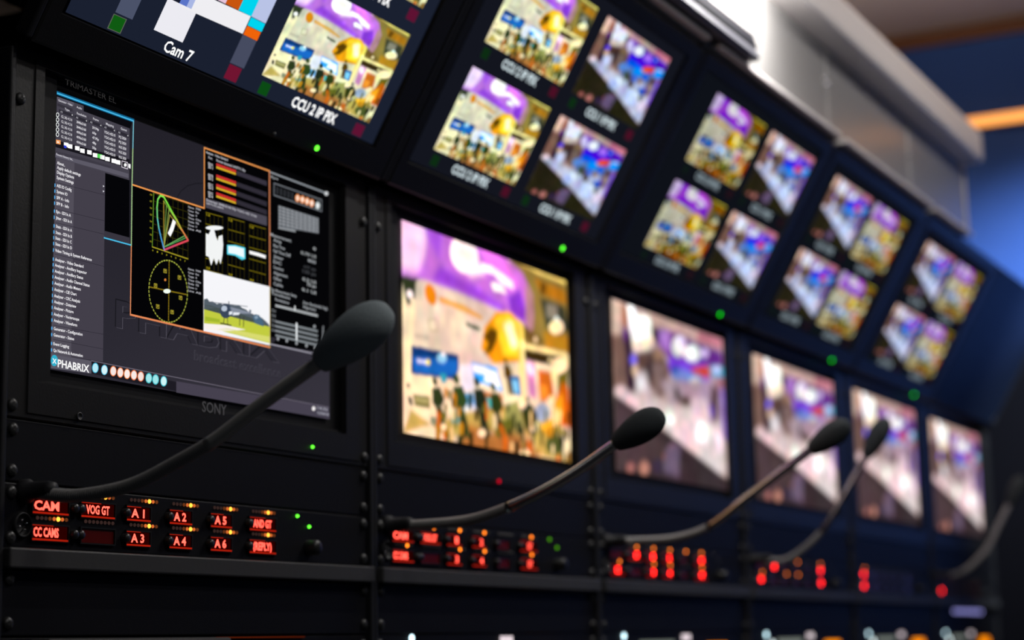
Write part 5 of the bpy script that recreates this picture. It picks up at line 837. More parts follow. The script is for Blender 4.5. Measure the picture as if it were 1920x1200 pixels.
('l',7,'48a0d8',0.0075,0,[(0.3387,0.5792),(0.3315,0.6105)]),
('l',7,'60c0b8',0.0075,0,[(0.3315,0.6105),(0.3255,0.65)]),
('l',7,'70d080',0.0075,0,[(0.3255,0.65),(0.3237,0.6908)]),
('l',7,'78d860',0.0075,0,[(0.3237,0.6908),(0.3261,0.7229)]),
('l',7,'80e058',0.0075,0,[(0.3261,0.7229),(0.3347,0.7416)]),
('l',7,'88e850',0.0075,0,[(0.3347,0.7416),(0.3463,0.7406)]),
('l',7,'88e848',0.0075,0,[(0.3463,0.7406),(0.3606,0.717)]),
('l',7,'80e040',0.0075,0,[(0.3606,0.717),(0.3773,0.6889)]),
('l',7,'98d840',0.0075,0,[(0.3773,0.6889),(0.3917,0.6676)]),
('l',7,'c0b840',0.0075,0,[(0.3917,0.6676),(0.4087,0.6365)]),
('l',7,'e08848',0.0075,0,[(0.4087,0.6365),(0.4232,0.6149)]),
('l',7,'e86850',0.0075,0,[(0.4232,0.6149),(0.4335,0.5993)]),
('l',7,'e04858',0.0075,0,[(0.4335,0.5993),(0.3927,0.5681)]),
('l',7,'d04868',0.0075,0,[(0.3927,0.5681),(0.3508,0.5349)]),
('l',6,'b89838',0.0035,0,[(0.3498,0.5449),(0.3465,0.725)]),
('l',6,'80b040',0.0035,0,[(0.3465,0.725),(0.4305,0.6068)]),
('l',6,'50a058',0.0035,0,[(0.3498,0.5449),(0.4305,0.611)]),
('l',6,'8aa850',0.0035,0,[(0.3493,0.5463),(0.3655,0.7004)]),
('l',6,'a0a848',0.0035,0,[(0.3655,0.7004),(0.4281,0.6086)]),
('l',6,'a8a048',0.0035,0,[(0.3497,0.548),(0.368,0.6777)]),
('l',6,'b89040',0.0035,0,[(0.368,0.6777),(0.4257,0.6131)]),
('l',6,'70b060',0.0035,0,[(0.353,0.5491),(0.4242,0.6163)]),
('l',6,'709848',0.0035,0,[(0.356,0.7127),(0.3497,0.5542)]),
('l',8,'ffffff',0.02,0,[(0.3678,0.6029),(0.3756,0.6254),(0.3829,0.6551)]),
('l',6,'b0b848',0.0042,0,[(0.4326,0.4023),(0.4329,0.3944)]),
('l',6,'b0b848',0.0042,0,[(0.433,0.3865),(0.4328,0.3785)]),
('l',6,'b0b848',0.0042,0,[(0.4323,0.3705),(0.4315,0.3626)]),
('l',6,'b0b848',0.0042,0,[(0.4304,0.3548),(0.429,0.3471)]),
('l',6,'b0b848',0.0042,0,[(0.4274,0.3395),(0.4255,0.3321)]),
('l',6,'b0b848',0.0042,0,[(0.4233,0.3249),(0.4209,0.3179)]),
('l',6,'b0b848',0.0042,0,[(0.4183,0.3112),(0.4154,0.3049)]),
('l',6,'b0b848',0.0042,0,[(0.4123,0.2988),(0.409,0.2931)]),
('l',6,'b0b848',0.0042,0,[(0.4056,0.2878),(0.402,0.2829)]),
('l',6,'b0b848',0.0042,0,[(0.3982,0.2784),(0.3943,0.2743)]),
('l',6,'b0b848',0.0042,0,[(0.3903,0.2707),(0.3862,0.2676)]),
('l',6,'b0b848',0.0042,0,[(0.382,0.2649),(0.3777,0.2628)]),
('l',6,'b0b848',0.0042,0,[(0.3734,0.2611),(0.3691,0.26)]),
('l',6,'b0b848',0.0042,0,[(0.3647,0.2594),(0.3604,0.2592)]),
('l',6,'b0b848',0.0042,0,[(0.3561,0.2596),(0.3519,0.2605)]),
('l',6,'b0b848',0.0042,0,[(0.3477,0.2619),(0.3436,0.2638)]),
('l',6,'b0b848',0.0042,0,[(0.3396,0.2662),(0.3358,0.269)]),
('l',6,'b0b848',0.0042,0,[(0.332,0.2723),(0.3284,0.2761)]),
('l',6,'b0b848',0.0042,0,[(0.325,0.2803),(0.3218,0.2849)]),
('l',6,'b0b848',0.0042,0,[(0.3187,0.2899),(0.3158,0.2952)]),
('l',6,'b0b848',0.0042,0,[(0.3132,0.301),(0.3108,0.307)]),
('l',6,'b0b848',0.0042,0,[(0.3086,0.3133),(0.3066,0.3199)]),
('l',6,'b0b848',0.0042,0,[(0.3049,0.3268),(0.3035,0.3339)]),
('l',6,'b0b848',0.0042,0,[(0.3023,0.3411),(0.3014,0.3485)]),
('l',6,'b0b848',0.0042,0,[(0.3008,0.3561),(0.3004,0.3637)]),
('l',6,'b0b848',0.0042,0,[(0.3004,0.3714),(0.3005,0.3792)]),
('l',6,'b0b848',0.0042,0,[(0.301,0.3869),(0.3018,0.3946)]),
('l',6,'b0b848',0.0042,0,[(0.3028,0.4023),(0.304,0.4098)]),
('l',6,'b0b848',0.0042,0,[(0.3056,0.4172),(0.3074,0.4245)]),
('l',6,'b0b848',0.0042,0,[(0.3094,0.4316),(0.3117,0.4385)]),
('l',6,'b0b848',0.0042,0,[(0.3142,0.4451),(0.317,0.4515)]),
('l',6,'b0b848',0.0042,0,[(0.3199,0.4575),(0.3231,0.4633)]),
('l',6,'b0b848',0.0042,0,[(0.3264,0.4686),(0.3299,0.4737)]),
('l',6,'b0b848',0.0042,0,[(0.3336,0.4783),(0.3374,0.4825)]),
('l',6,'b0b848',0.0042,0,[(0.3413,0.4862),(0.3454,0.4896)]),
('l',6,'b0b848',0.0042,0,[(0.3495,0.4924),(0.3538,0.4948)]),
('l',6,'b0b848',0.0042,0,[(0.3581,0.4966),(0.3624,0.498)]),
('l',6,'b0b848',0.0042,0,[(0.3667,0.4989),(0.3711,0.4992)]),
('l',6,'b0b848',0.0042,0,[(0.3754,0.499),(0.3797,0.4984)]),
('l',6,'b0b848',0.0042,0,[(0.384,0.4972),(0.3881,0.4954)]),
('l',6,'b0b848',0.0042,0,[(0.3922,0.4932),(0.3962,0.4905)]),
('l',6,'b0b848',0.0042,0,[(0.4001,0.4873),(0.4038,0.4836)]),
('l',6,'b0b848',0.0042,0,[(0.4073,0.4795),(0.4107,0.4749)]),
('l',6,'b0b848',0.0042,0,[(0.4139,0.4699),(0.4169,0.4645)]),
('l',6,'b0b848',0.0042,0,[(0.4196,0.4587),(0.4222,0.4526)]),
('l',6,'b0b848',0.0042,0,[(0.4244,0.4461),(0.4265,0.4394)]),
('l',6,'b0b848',0.0042,0,[(0.4283,0.4324),(0.4298,0.4251)]),
('l',6,'b0b848',0.0042,0,[(0.431,0.4176),(0.4319,0.41)]),
('l',5,'8a7418',0.0045,0,[(0.301,0.3776),(0.3044,0.3778)]),
('l',5,'8a7418',0.0045,0,[(0.3681,0.4959),(0.3681,0.4896)]),
('l',5,'8a7418',0.0045,0,[(0.3067,0.3779),(0.3102,0.3781)]),
('l',5,'8a7418',0.0045,0,[(0.3681,0.4853),(0.3681,0.4789)]),
('l',5,'8a7418',0.0045,0,[(0.3125,0.3782),(0.316,0.3784)]),
('l',5,'8a7418',0.0045,0,[(0.3681,0.4747),(0.3681,0.4683)]),
('l',5,'8a7418',0.0045,0,[(0.3183,0.3785),(0.3218,0.3787)]),
('l',5,'8a7418',0.0045,0,[(0.3681,0.4641),(0.3681,0.4577)]),
('l',5,'8a7418',0.0045,0,[(0.3241,0.3788),(0.3276,0.379)]),
('l',5,'8a7418',0.0045,0,[(0.3682,0.4535),(0.3682,0.4471)]),
('l',5,'8a7418',0.0045,0,[(0.3299,0.3791),(0.3335,0.3793)]),
('l',5,'8a7418',0.0045,0,[(0.3682,0.4428),(0.3682,0.4365)]),
('l',5,'8a7418',0.0045,0,[(0.3358,0.3794),(0.3393,0.3796)]),
('l',5,'8a7418',0.0045,0,[(0.3682,0.4322),(0.3682,0.4259)]),
('l',5,'8a7418',0.0045,0,[(0.3416,0.3797),(0.3452,0.3799)]),
('l',5,'8a7418',0.0045,0,[(0.3682,0.4216),(0.3682,0.4153)]),
('l',5,'8a7418',0.0045,0,[(0.3475,0.38),(0.351,0.3802)]),
('l',5,'8a7418',0.0045,0,[(0.3682,0.411),(0.3682,0.4047)]),
('l',5,'8a7418',0.0045,0,[(0.3534,0.3803),(0.3569,0.3805)]),
('l',5,'8a7418',0.0045,0,[(0.3682,0.4004),(0.3682,0.3941)]),
('l',5,'8a7418',0.0045,0,[(0.3593,0.3806),(0.3628,0.3808)]),
('l',5,'8a7418',0.0045,0,[(0.3682,0.3899),(0.3683,0.3835)]),
('l',5,'8a7418',0.0045,0,[(0.3652,0.3809),(0.3688,0.3811)]),
('l',5,'8a7418',0.0045,0,[(0.3683,0.3793),(0.3683,0.3729)]),
('l',5,'8a7418',0.0045,0,[(0.3711,0.3812),(0.3747,0.3814)]),
('l',5,'8a7418',0.0045,0,[(0.3683,0.3687),(0.3683,0.3623)]),
('l',5,'8a7418',0.0045,0,[(0.3771,0.3815),(0.3807,0.3817)]),
('l',5,'8a7418',0.0045,0,[(0.3683,0.3581),(0.3683,0.3518)]),
('l',5,'8a7418',0.0045,0,[(0.383,0.3818),(0.3866,0.382)]),
('l',5,'8a7418',0.0045,0,[(0.3683,0.3475),(0.3683,0.3412)]),
('l',5,'8a7418',0.0045,0,[(0.389,0.3822),(0.3926,0.3823)]),
('l',5,'8a7418',0.0045,0,[(0.3683,0.337),(0.3683,0.3306)]),
('l',5,'8a7418',0.0045,0,[(0.395,0.3825),(0.3986,0.3826)]),
('l',5,'8a7418',0.0045,0,[(0.3683,0.3264),(0.3683,0.3201)]),
('l',5,'8a7418',0.0045,0,[(0.401,0.3828),(0.4046,0.383)]),
('l',5,'8a7418',0.0045,0,[(0.3683,0.3158),(0.3684,0.3095)]),
('l',5,'8a7418',0.0045,0,[(0.407,0.3831),(0.4106,0.3833)]),
('l',5,'8a7418',0.0045,0,[(0.3684,0.3053),(0.3684,0.2989)]),
('l',5,'8a7418',0.0045,0,[(0.4131,0.3834),(0.4167,0.3836)]),
('l',5,'8a7418',0.0045,0,[(0.3684,0.2947),(0.3684,0.2884)]),
('l',5,'8a7418',0.0045,0,[(0.4191,0.3837),(0.4227,0.3839)]),
('l',5,'8a7418',0.0045,0,[(0.3684,0.2842),(0.3684,0.2778)]),
('l',5,'8a7418',0.0045,0,[(0.4252,0.384),(0.4288,0.3842)]),
('l',5,'8a7418',0.0045,0,[(0.3684,0.2736),(0.3684,0.2673)]),
('l',6,'a89c30',0.003,1,[(0.3497,0.46),(0.359,0.4607),(0.3591,0.4483),(0.3498,0.4476)]),
('p',7,'c8b040',[(0.3562,0.4557),(0.3557,0.4532),(0.3544,0.4519),(0.3531,0.4525),(0.3525,0.4546),(0.353,0.4571),(0.3543,0.4585),(0.3556,0.4579)]),
('l',6,'a89c30',0.003,1,[(0.3995,0.4496),(0.409,0.4503),(0.4092,0.4377),(0.3997,0.4371)]),
('p',7,'c8b040',[(0.4062,0.4453),(0.4057,0.4427),(0.4044,0.4414),(0.403,0.442),(0.4024,0.4441),(0.403,0.4467),(0.4043,0.448),(0.4057,0.4475)]),
('l',6,'a89c30',0.003,1,[(0.3179,0.3948),(0.3271,0.3954),(0.3272,0.3831),(0.3181,0.3825)]),
('p',7,'c8b040',[(0.3244,0.3905),(0.3239,0.388),(0.3226,0.3867),(0.3213,0.3873),(0.3207,0.3894),(0.3212,0.3919),(0.3225,0.3932),(0.3238,0.3926)]),
('l',6,'a89c30',0.003,1,[(0.4044,0.3717),(0.4139,0.3723),(0.414,0.3598),(0.4045,0.3593)]),
('p',7,'c8b040',[(0.4111,0.3673),(0.4105,0.3648),(0.4092,0.3635),(0.4079,0.3641),(0.4073,0.3663),(0.4078,0.3688),(0.4092,0.3701),(0.4105,0.3695)]),
('l',6,'a89c30',0.003,1,[(0.3262,0.3166),(0.3354,0.317),(0.3355,0.3047),(0.3263,0.3043)]),
('p',7,'c8b040',[(0.3327,0.3122),(0.3322,0.3097),(0.3309,0.3084),(0.3296,0.309),(0.329,0.3112),(0.3295,0.3136),(0.3308,0.3149),(0.3321,0.3143)]),
('l',6,'a89c30',0.003,1,[(0.3754,0.3086),(0.3848,0.3091),(0.3849,0.2967),(0.3756,0.2963)]),
('p',7,'c8b040',[(0.382,0.3042),(0.3815,0.3017),(0.3802,0.3004),(0.3789,0.301),(0.3783,0.3032),(0.3788,0.3057),(0.3801,0.307),(0.3815,0.3064)]),
('p',6,'d88038',[(0.3589,0.4212),(0.3583,0.4178),(0.3564,0.4153),(0.3541,0.4147),(0.3523,0.4161),(0.3515,0.419),(0.3522,0.4224),(0.354,0.4249),(0.3563,0.4255),(0.3582,0.4241)]),
('p',7,'f4fff4',[(0.3744,0.3818),(0.3731,0.3777),(0.3697,0.3737),(0.3646,0.3706),(0.359,0.369),(0.3539,0.3693),(0.3504,0.3713),(0.3491,0.3747),(0.3503,0.3788),(0.3538,0.3828),(0.3588,0.3859),(0.3644,0.3875),(0.3695,0.3873),(0.3731,0.3853)]),
('p',6,'d03030',[(0.5338,0.9474),(0.6088,0.948),(0.6088,0.9369),(0.5339,0.9365)]),
('p',6,'d8b028',[(0.5339,0.9354),(0.6089,0.9358),(0.6089,0.928),(0.534,0.9267)]),
('l',7,'40200c',0.0016,0,[(0.5389,0.9455),(0.541,0.9359)]),
('l',7,'40200c',0.0016,0,[(0.5491,0.9457),(0.5512,0.9361)]),
('l',7,'40200c',0.0016,0,[(0.5593,0.9458),(0.5614,0.9362)]),
('l',7,'40200c',0.0016,0,[(0.5695,0.946),(0.5716,0.9363)]),
('l',7,'40200c',0.0016,0,[(0.5798,0.9461),(0.5819,0.9365)]),
('l',7,'40200c',0.0016,0,[(0.5901,0.9463),(0.5922,0.9366)]),
('l',7,'40200c',0.0016,0,[(0.6005,0.9464),(0.6026,0.9367)]),
('p',5,'37333f',[(0.6109,0.9477),(0.7316,0.9489),(0.7317,0.9285),(0.611,0.9288)]),
('p',6,'d03030',[(0.5342,0.9011),(0.6091,0.901),(0.6091,0.8899),(0.5342,0.8902)]),
('p',6,'d8b028',[(0.5343,0.8891),(0.6091,0.8888),(0.6092,0.8811),(0.5343,0.8804)]),
('l',7,'40200c',0.0016,0,[(0.5392,0.8992),(0.5413,0.8896)]),
('l',7,'40200c',0.0016,0,[(0.5494,0.8992),(0.5515,0.8896)]),
('l',7,'40200c',0.0016,0,[(0.5596,0.8993),(0.5617,0.8897)]),
('l',7,'40200c',0.0016,0,[(0.5698,0.8993),(0.5719,0.8897)]),
('l',7,'40200c',0.0016,0,[(0.5801,0.8994),(0.5822,0.8897)]),
('l',7,'40200c',0.0016,0,[(0.5904,0.8994),(0.5925,0.8898)]),
('l',7,'40200c',0.0016,0,[(0.6008,0.8995),(0.6029,0.8898)]),
('p',5,'2f2c36',[(0.6112,0.9006),(0.7318,0.9007),(0.7319,0.8804),(0.6113,0.8819)]),
('p',6,'d03030',[(0.5344,0.863),(0.6093,0.8623),(0.6094,0.8513),(0.5345,0.8521)]),
('p',6,'d8b028',[(0.5345,0.851),(0.6094,0.8502),(0.6094,0.8424),(0.5346,0.8423)]),
('l',7,'40200c',0.0016,0,[(0.5395,0.8611),(0.5416,0.8515)]),
('l',7,'40200c',0.0016,0,[(0.5497,0.861),(0.5518,0.8514)]),
('l',7,'40200c',0.0016,0,[(0.5598,0.861),(0.562,0.8514)]),
('l',7,'40200c',0.0016,0,[(0.5701,0.861),(0.5722,0.8513)]),
('l',7,'40200c',0.0016,0,[(0.5803,0.861),(0.5825,0.8513)]),
('l',7,'40200c',0.0016,0,[(0.5906,0.8609),(0.5928,0.8512)]),
('l',7,'40200c',0.0016,0,[(0.601,0.8609),(0.6031,0.8512)]),
('p',5,'2f2c36',[(0.6114,0.862),(0.732,0.8611),(0.7321,0.8408),(0.6115,0.8432)]),
('p',6,'d03030',[(0.5347,0.8288),(0.6095,0.8276),(0.6096,0.8165),(0.5348,0.8179)]),
('p',6,'d8b028',[(0.5348,0.8168),(0.6096,0.8154),(0.6096,0.8077),(0.5348,0.8081)]),
('l',7,'40200c',0.0016,0,[(0.5398,0.8268),(0.5419,0.8172)]),
('l',7,'40200c',0.0016,0,[(0.5499,0.8267),(0.552,0.8171)]),
('l',7,'40200c',0.0016,0,[(0.5601,0.8266),(0.5622,0.817)]),
('l',7,'40200c',0.0016,0,[(0.5703,0.8265),(0.5724,0.8169)]),
('l',7,'40200c',0.0016,0,[(0.5806,0.8264),(0.5827,0.8167)]),
('l',7,'40200c',0.0016,0,[(0.5909,0.8263),(0.593,0.8166)]),
('l',7,'40200c',0.0016,0,[(0.6012,0.8262),(0.6034,0.8165)]),
('p',5,'2f2c36',[(0.6116,0.8272),(0.7321,0.8255),(0.7322,0.8052),(0.6117,0.8085)]),
('p',5,'4a4752',[(0.4959,0.7908),(0.7323,0.799),(0.7324,0.7595),(0.4963,0.752)]),
('l',5,'8a7c10',0.0022,0,[(0.4964,0.7332),(0.5597,0.7362)]),
('l',5,'8a7c10',0.0022,0,[(0.4968,0.6871),(0.56,0.6894)]),
('l',5,'8a7c10',0.0022,0,[(0.4971,0.641),(0.5603,0.6427)]),
('l',5,'8a7c10',0.0022,0,[(0.4975,0.595),(0.5607,0.5961)]),
('l',5,'8a7c10',0.0022,0,[(0.4979,0.549),(0.561,0.5496)]),
('l',5,'8a7c10',0.0022,0,[(0.4982,0.5032),(0.5613,0.5031)]),
('l',5,'453f08',0.0016,0,[(0.4964,0.7332),(0.4973,0.5029)]),
('l',5,'453f08',0.0016,0,[(0.5121,0.734),(0.5129,0.5028)]),
('l',5,'453f08',0.0016,0,[(0.5278,0.7347),(0.5286,0.5028)]),
('l',5,'453f08',0.0016,0,[(0.5437,0.7354),(0.5444,0.5028)]),
('l',5,'453f08',0.0016,0,[(0.5597,0.7362),(0.5603,0.5028)]),
('l',5,'8a7c10',0.0022,0,[(0.5801,0.7407),(0.6435,0.7437)]),
('l',5,'8a7c10',0.0022,0,[(0.5804,0.6926),(0.6438,0.695)]),
('l',5,'8a7c10',0.0022,0,[(0.5807,0.6447),(0.6441,0.6464)]),
('l',5,'8a7c10',0.0022,0,[(0.5811,0.5968),(0.6443,0.5979)]),
('l',5,'8a7c10',0.0022,0,[(0.5814,0.5489),(0.6446,0.5495)]),
('l',5,'8a7c10',0.0022,0,[(0.5817,0.5012),(0.6449,0.5011)]),
('l',5,'453f08',0.0016,0,[(0.5801,0.7407),(0.5807,0.5009)]),
('l',5,'453f08',0.0016,0,[(0.5958,0.7414),(0.5963,0.5009)]),
('l',5,'453f08',0.0016,0,[(0.6116,0.7422),(0.6121,0.5008)]),
('l',5,'453f08',0.0016,0,[(0.6275,0.7429),(0.6279,0.5008)]),
('l',5,'453f08',0.0016,0,[(0.6435,0.7437),(0.6438,0.5008)]),
('l',5,'8a7c10',0.0022,0,[(0.6626,0.7414),(0.7281,0.7445)]),
('l',5,'8a7c10',0.0022,0,[(0.6628,0.6937),(0.7283,0.6961)]),
('l',5,'8a7c10',0.0022,0,[(0.6631,0.646),(0.7285,0.6478)]),
('l',5,'8a7c10',0.0022,0,[(0.6633,0.5984),(0.7287,0.5996)]),
('l',5,'8a7c10',0.0022,0,[(0.6636,0.5509),(0.729,0.5514)]),
('l',5,'8a7c10',0.0022,0,[(0.6638,0.5034),(0.7292,0.5034)]),
('l',5,'453f08',0.0016,0,[(0.6626,0.7414),(0.6628,0.5031)]),
('l',5,'453f08',0.0016,0,[(0.6788,0.7421),(0.6789,0.5031)]),
('l',5,'453f08',0.0016,0,[(0.6951,0.7429),(0.6952,0.5031)]),
('l',5,'453f08',0.0016,0,[(0.7116,0.7437),(0.7116,0.5031)]),
('l',5,'453f08',0.0016,0,[(0.7281,0.7445),(0.7281,0.5031)]),
('p',7,'f4f6f6',[(0.562,0.6924),(0.56,0.6886),(0.5542,0.6839),(0.5454,0.6789),(0.5346,0.6742),(0.5231,0.6704),(0.5123,0.6678),(0.5036,0.6669),(0.4979,0.6677),(0.4959,0.6701),(0.4979,0.6739),(0.5035,0.6785),(0.5122,0.6835),(0.5229,0.6882),(0.5344,0.6921),(0.5453,0.6947),(0.5542,0.6957),(0.56,0.6949)]),
('p',7,'f2f4f4',[(0.4971,0.649),(0.507,0.647),(0.5158,0.6698),(0.5283,0.6713),(0.534,0.6489),(0.5412,0.6323),(0.5451,0.6525),(0.5587,0.6625),(0.562,0.6228),(0.5593,0.5785),(0.5529,0.5413),(0.5457,0.5607),(0.5369,0.5337),(0.5277,0.5578),(0.5179,0.5252),(0.5087,0.5572),(0.4978,0.5592)]),
('p',6,'58d8ec',[(0.5768,0.6276),(0.6076,0.6375),(0.6462,0.6389),(0.6475,0.5924),(0.6339,0.5843),(0.6079,0.5937),(0.577,0.5895)]),
('p',7,'eefcff',[(0.5809,0.6245),(0.6076,0.632),(0.641,0.6328),(0.6423,0.5962),(0.6078,0.6003),(0.5821,0.5965)]),
('p',7,'fafafa',[(0.6626,0.632),(0.6973,0.6341),(0.7286,0.6327),(0.7276,0.6189),(0.6973,0.6196),(0.6632,0.6189)]),
('p',6,'f6f6fa',[(0.4903,0.5001),(0.7459,0.5061),(0.7457,0.2609),(0.4922,0.2578)]),
('p',7,'55606a',[(0.4923,0.383),(0.5045,0.3899),(0.5127,0.3794),(0.5245,0.3838),(0.5397,0.377),(0.5533,0.3847),(0.5725,0.376),(0.5918,0.3894),(0.6085,0.3898),(0.6225,0.3966),(0.6366,0.3874),(0.6508,0.3853),(0.6634,0.3767),(0.6737,0.3747),(0.6881,0.3713),(0.7142,0.3674),(0.7347,0.3534),(0.7436,0.3448),(0.7436,0.3328),(0.4926,0.3428)]),
('p',7,'3e4a42',[(0.4925,0.3612),(0.5181,0.3653),(0.5452,0.3628),(0.5836,0.3626),(0.6283,0.3627),(0.6853,0.3539),(0.7436,0.3388),(0.7436,0.3298),(0.4927,0.3383)]),
('p',8,'c2cc40',[(0.4926,0.344),(0.5728,0.341),(0.7448,0.3379),(0.7445,0.269),(0.4932,0.2752)]),
('p',9,'d8da70',[(0.5731,0.2897),(0.7444,0.2967),(0.7445,0.2726),(0.5404,0.2756)]),
('p',9,'a4b830',[(0.4971,0.3164),(0.551,0.3189),(0.5511,0.3062),(0.4972,0.2992)]),
('p',9,'faf2ee',[(0.4931,0.2878),(0.573,0.3013),(0.6512,0.3023),(0.6063,0.2875),(0.5514,0.2697),(0.4932,0.2666)]),
('l',10,'707884',0.003,0,[(0.518,0.3786),(0.6564,0.3987)]),
('l',10,'404650',0.006,0,[(0.5845,0.3992),(0.5846,0.3863)]),
('p',10,'39465a',[(0.5972,0.365),(0.5958,0.3543),(0.5918,0.3441),(0.5856,0.3357),(0.578,0.3301),(0.5699,0.328),(0.5623,0.3296),(0.5561,0.3347),(0.552,0.3427),(0.5505,0.3526),(0.5518,0.3632),(0.5558,0.3733),(0.5619,0.3817),(0.5695,0.3874),(0.5776,0.3896),(0.5853,0.3881),(0.5916,0.383),(0.5957,0.375)]),
('p',11,'b8c4d4',[(0.5782,0.3693),(0.5768,0.363),(0.5727,0.3576),(0.5672,0.3545),(0.5616,0.3546),(0.5575,0.3578),(0.556,0.3633),(0.5574,0.3696),(0.5614,0.3751),(0.567,0.3782),(0.5726,0.3781),(0.5767,0.3749)]),
('p',11,'e4eaf2',[(0.5848,0.3582),(0.5975,0.3639),(0.5976,0.3522),(0.5849,0.3453)]),
('p',10,'8890a0',[(0.588,0.3802),(0.6058,0.3791),(0.6679,0.378),(0.6668,0.3717),(0.6283,0.3627),(0.5976,0.3452)]),
('p',10,'6a7484',[(0.6633,0.3886),(0.6713,0.3884),(0.6691,0.3687),(0.6623,0.3693)]),
('p',11,'e8ecf4',[(0.6014,0.3603),(0.6271,0.3659),(0.6227,0.3553),(0.6015,0.3485)]),
('l',10,'2c2a28',0.004,0,[(0.5673,0.3302),(0.5653,0.3063)]),
('l',10,'2c2a28',0.004,0,[(0.5794,0.3322),(0.5807,0.3068)]),
('l',10,'2c2a28',0.005,0,[(0.5533,0.3044),(0.594,0.3055)]),
('l',10,'40382c',0.005,0,[(0.6272,0.3506),(0.6263,0.3137)]),
('l',10,'40382c',0.005,0,[(0.6419,0.3521),(0.641,0.3127)]),
('p',9,'4a6880',[(0.6766,0.3612),(0.688,0.3761),(0.7025,0.3751),(0.7171,0.3561),(0.7213,0.3331),(0.6854,0.3372)]),
('p',10,'88a0b4',[(0.6824,0.3627),(0.6938,0.3729),(0.6997,0.3636),(0.6882,0.3546)]),
('p',3,'050507',[(0.7435,0.999),(1.0,1.0),(1.0,0.2838),(0.7457,0.2681)]),
('l',6,'8f959b',0.007,0,[(0.7457,0.993),(0.9855,0.9923)]),
('p',7,'d0d4d6',[(0.9954,0.9941),(0.9945,0.9897),(0.9921,0.9855),(0.9886,0.9823),(0.9848,0.9809),(0.9813,0.9815),(0.9789,0.9839),(0.978,0.9877),(0.9789,0.9922),(0.9813,0.9964),(0.9848,0.9995),(0.9886,1.0009),(0.9921,1.0004),(0.9945,0.998)]),
('l',6,'686c72',0.006,1,[(0.7613,0.9515),(0.9657,0.9541),(0.9657,0.9038),(0.7615,0.9003)]),
('p',6,'2c2e32',[(0.7697,0.9404),(0.7797,0.9407),(0.7798,0.9098),(0.7698,0.9096)]),
('p',6,'2c2e32',[(0.7853,0.9405),(0.7954,0.9408),(0.7955,0.9098),(0.7854,0.9096)]),
('p',6,'2c2e32',[(0.801,0.9406),(0.8111,0.9409),(0.8112,0.9098),(0.8011,0.9096)]),
('p',6,'2c2e32',[(0.8168,0.9406),(0.827,0.9409),(0.827,0.9098),(0.8168,0.9095)]),
('p',6,'2c2e32',[(0.8326,0.9407),(0.8429,0.941),(0.843,0.9098),(0.8327,0.9095)]),
('p',7,'f09050',[(0.8707,0.928),(0.8699,0.9209),(0.8676,0.9143),(0.8642,0.9093),(0.8602,0.9065),(0.8561,0.9063),(0.8527,0.9089),(0.8504,0.9138),(0.8496,0.9203),(0.8504,0.9273),(0.8526,0.9339),(0.8561,0.9389),(0.8601,0.9418),(0.8641,0.9419),(0.8676,0.9393),(0.8699,0.9344)]),
('p',8,'ffe0c8',[(0.867,0.9266),(0.8664,0.9213),(0.8645,0.9166),(0.8617,0.9133),(0.8586,0.9122),(0.8559,0.9135),(0.8539,0.9168),(0.8532,0.9216),(0.8539,0.9269),(0.8558,0.9316),(0.8586,0.9349),(0.8616,0.936),(0.8644,0.9348),(0.8663,0.9314)]),
('p',7,'f09050',[(0.8916,0.9291),(0.8908,0.922),(0.8885,0.9154),(0.885,0.9103),(0.8809,0.9075),(0.8769,0.9074),(0.8734,0.91),(0.8711,0.9149),(0.8703,0.9214),(0.8711,0.9284),(0.8734,0.935),(0.8768,0.9401),(0.8809,0.943),(0.885,0.9431),(0.8884,0.9405),(0.8908,0.9356)]),
('p',8,'ffe4d0',[(0.8879,0.9278),(0.8872,0.9224),(0.8853,0.9177),(0.8825,0.9144),(0.8794,0.9133),(0.8766,0.9146),(0.8747,0.9179),(0.874,0.9227),(0.8746,0.928),(0.8766,0.9328),(0.8793,0.936),(0.8824,0.9372),(0.8852,0.9359),(0.8872,0.9326)]),
('p',7,'f09050',[(0.912,0.9289),(0.9112,0.9217),(0.9089,0.9151),(0.9054,0.91),(0.9013,0.9072),(0.8972,0.9071),(0.8937,0.9097),(0.8914,0.9146),(0.8905,0.9211),(0.8914,0.9282),(0.8937,0.9348),(0.8971,0.9399),(0.9012,0.9428),(0.9054,0.9429),(0.9088,0.9403),(0.9112,0.9354)]),
('p',8,'ffe4d0',[(0.9083,0.9275),(0.9076,0.9222),(0.9056,0.9174),(0.9028,0.9141),(0.8997,0.913),(0.8969,0.9143),(0.895,0.9176),(0.8943,0.9225),(0.895,0.9278),(0.8969,0.9326),(0.8997,0.9358),(0.9028,0.937),(0.9056,0.9357),(0.9076,0.9324)]),
('p',7,'f09458',[(0.9326,0.928),(0.9318,0.9209),(0.9295,0.9143),(0.9259,0.9091),(0.9218,0.9063),(0.9177,0.9062),(0.9142,0.9088),(0.9118,0.9138),(0.911,0.9203),(0.9118,0.9274),(0.9141,0.934),(0.9176,0.9392),(0.9218,0.942),(0.9259,0.9422),(0.9294,0.9396),(0.9318,0.9346)]),
('p',8,'ffe8d8',[(0.9288,0.9267),(0.9282,0.9213),(0.9262,0.9165),(0.9234,0.9133),(0.9202,0.9121),(0.9174,0.9134),(0.9154,0.9168),(0.9147,0.9216),(0.9154,0.927),(0.9174,0.9318),(0.9202,0.935),(0.9233,0.9362),(0.9262,0.9349),(0.9281,0.9315)]),
('p',7,'a8b4b4',[(0.9588,0.9268),(0.9579,0.9196),(0.9555,0.9129),(0.952,0.9078),(0.9478,0.9049),(0.9436,0.9048),(0.9401,0.9074),(0.9377,0.9124),(0.9369,0.919),(0.9377,0.9261),(0.9401,0.9328),(0.9436,0.9379),(0.9478,0.9408),(0.952,0.941),(0.9555,0.9383),(0.9579,0.9334)]),
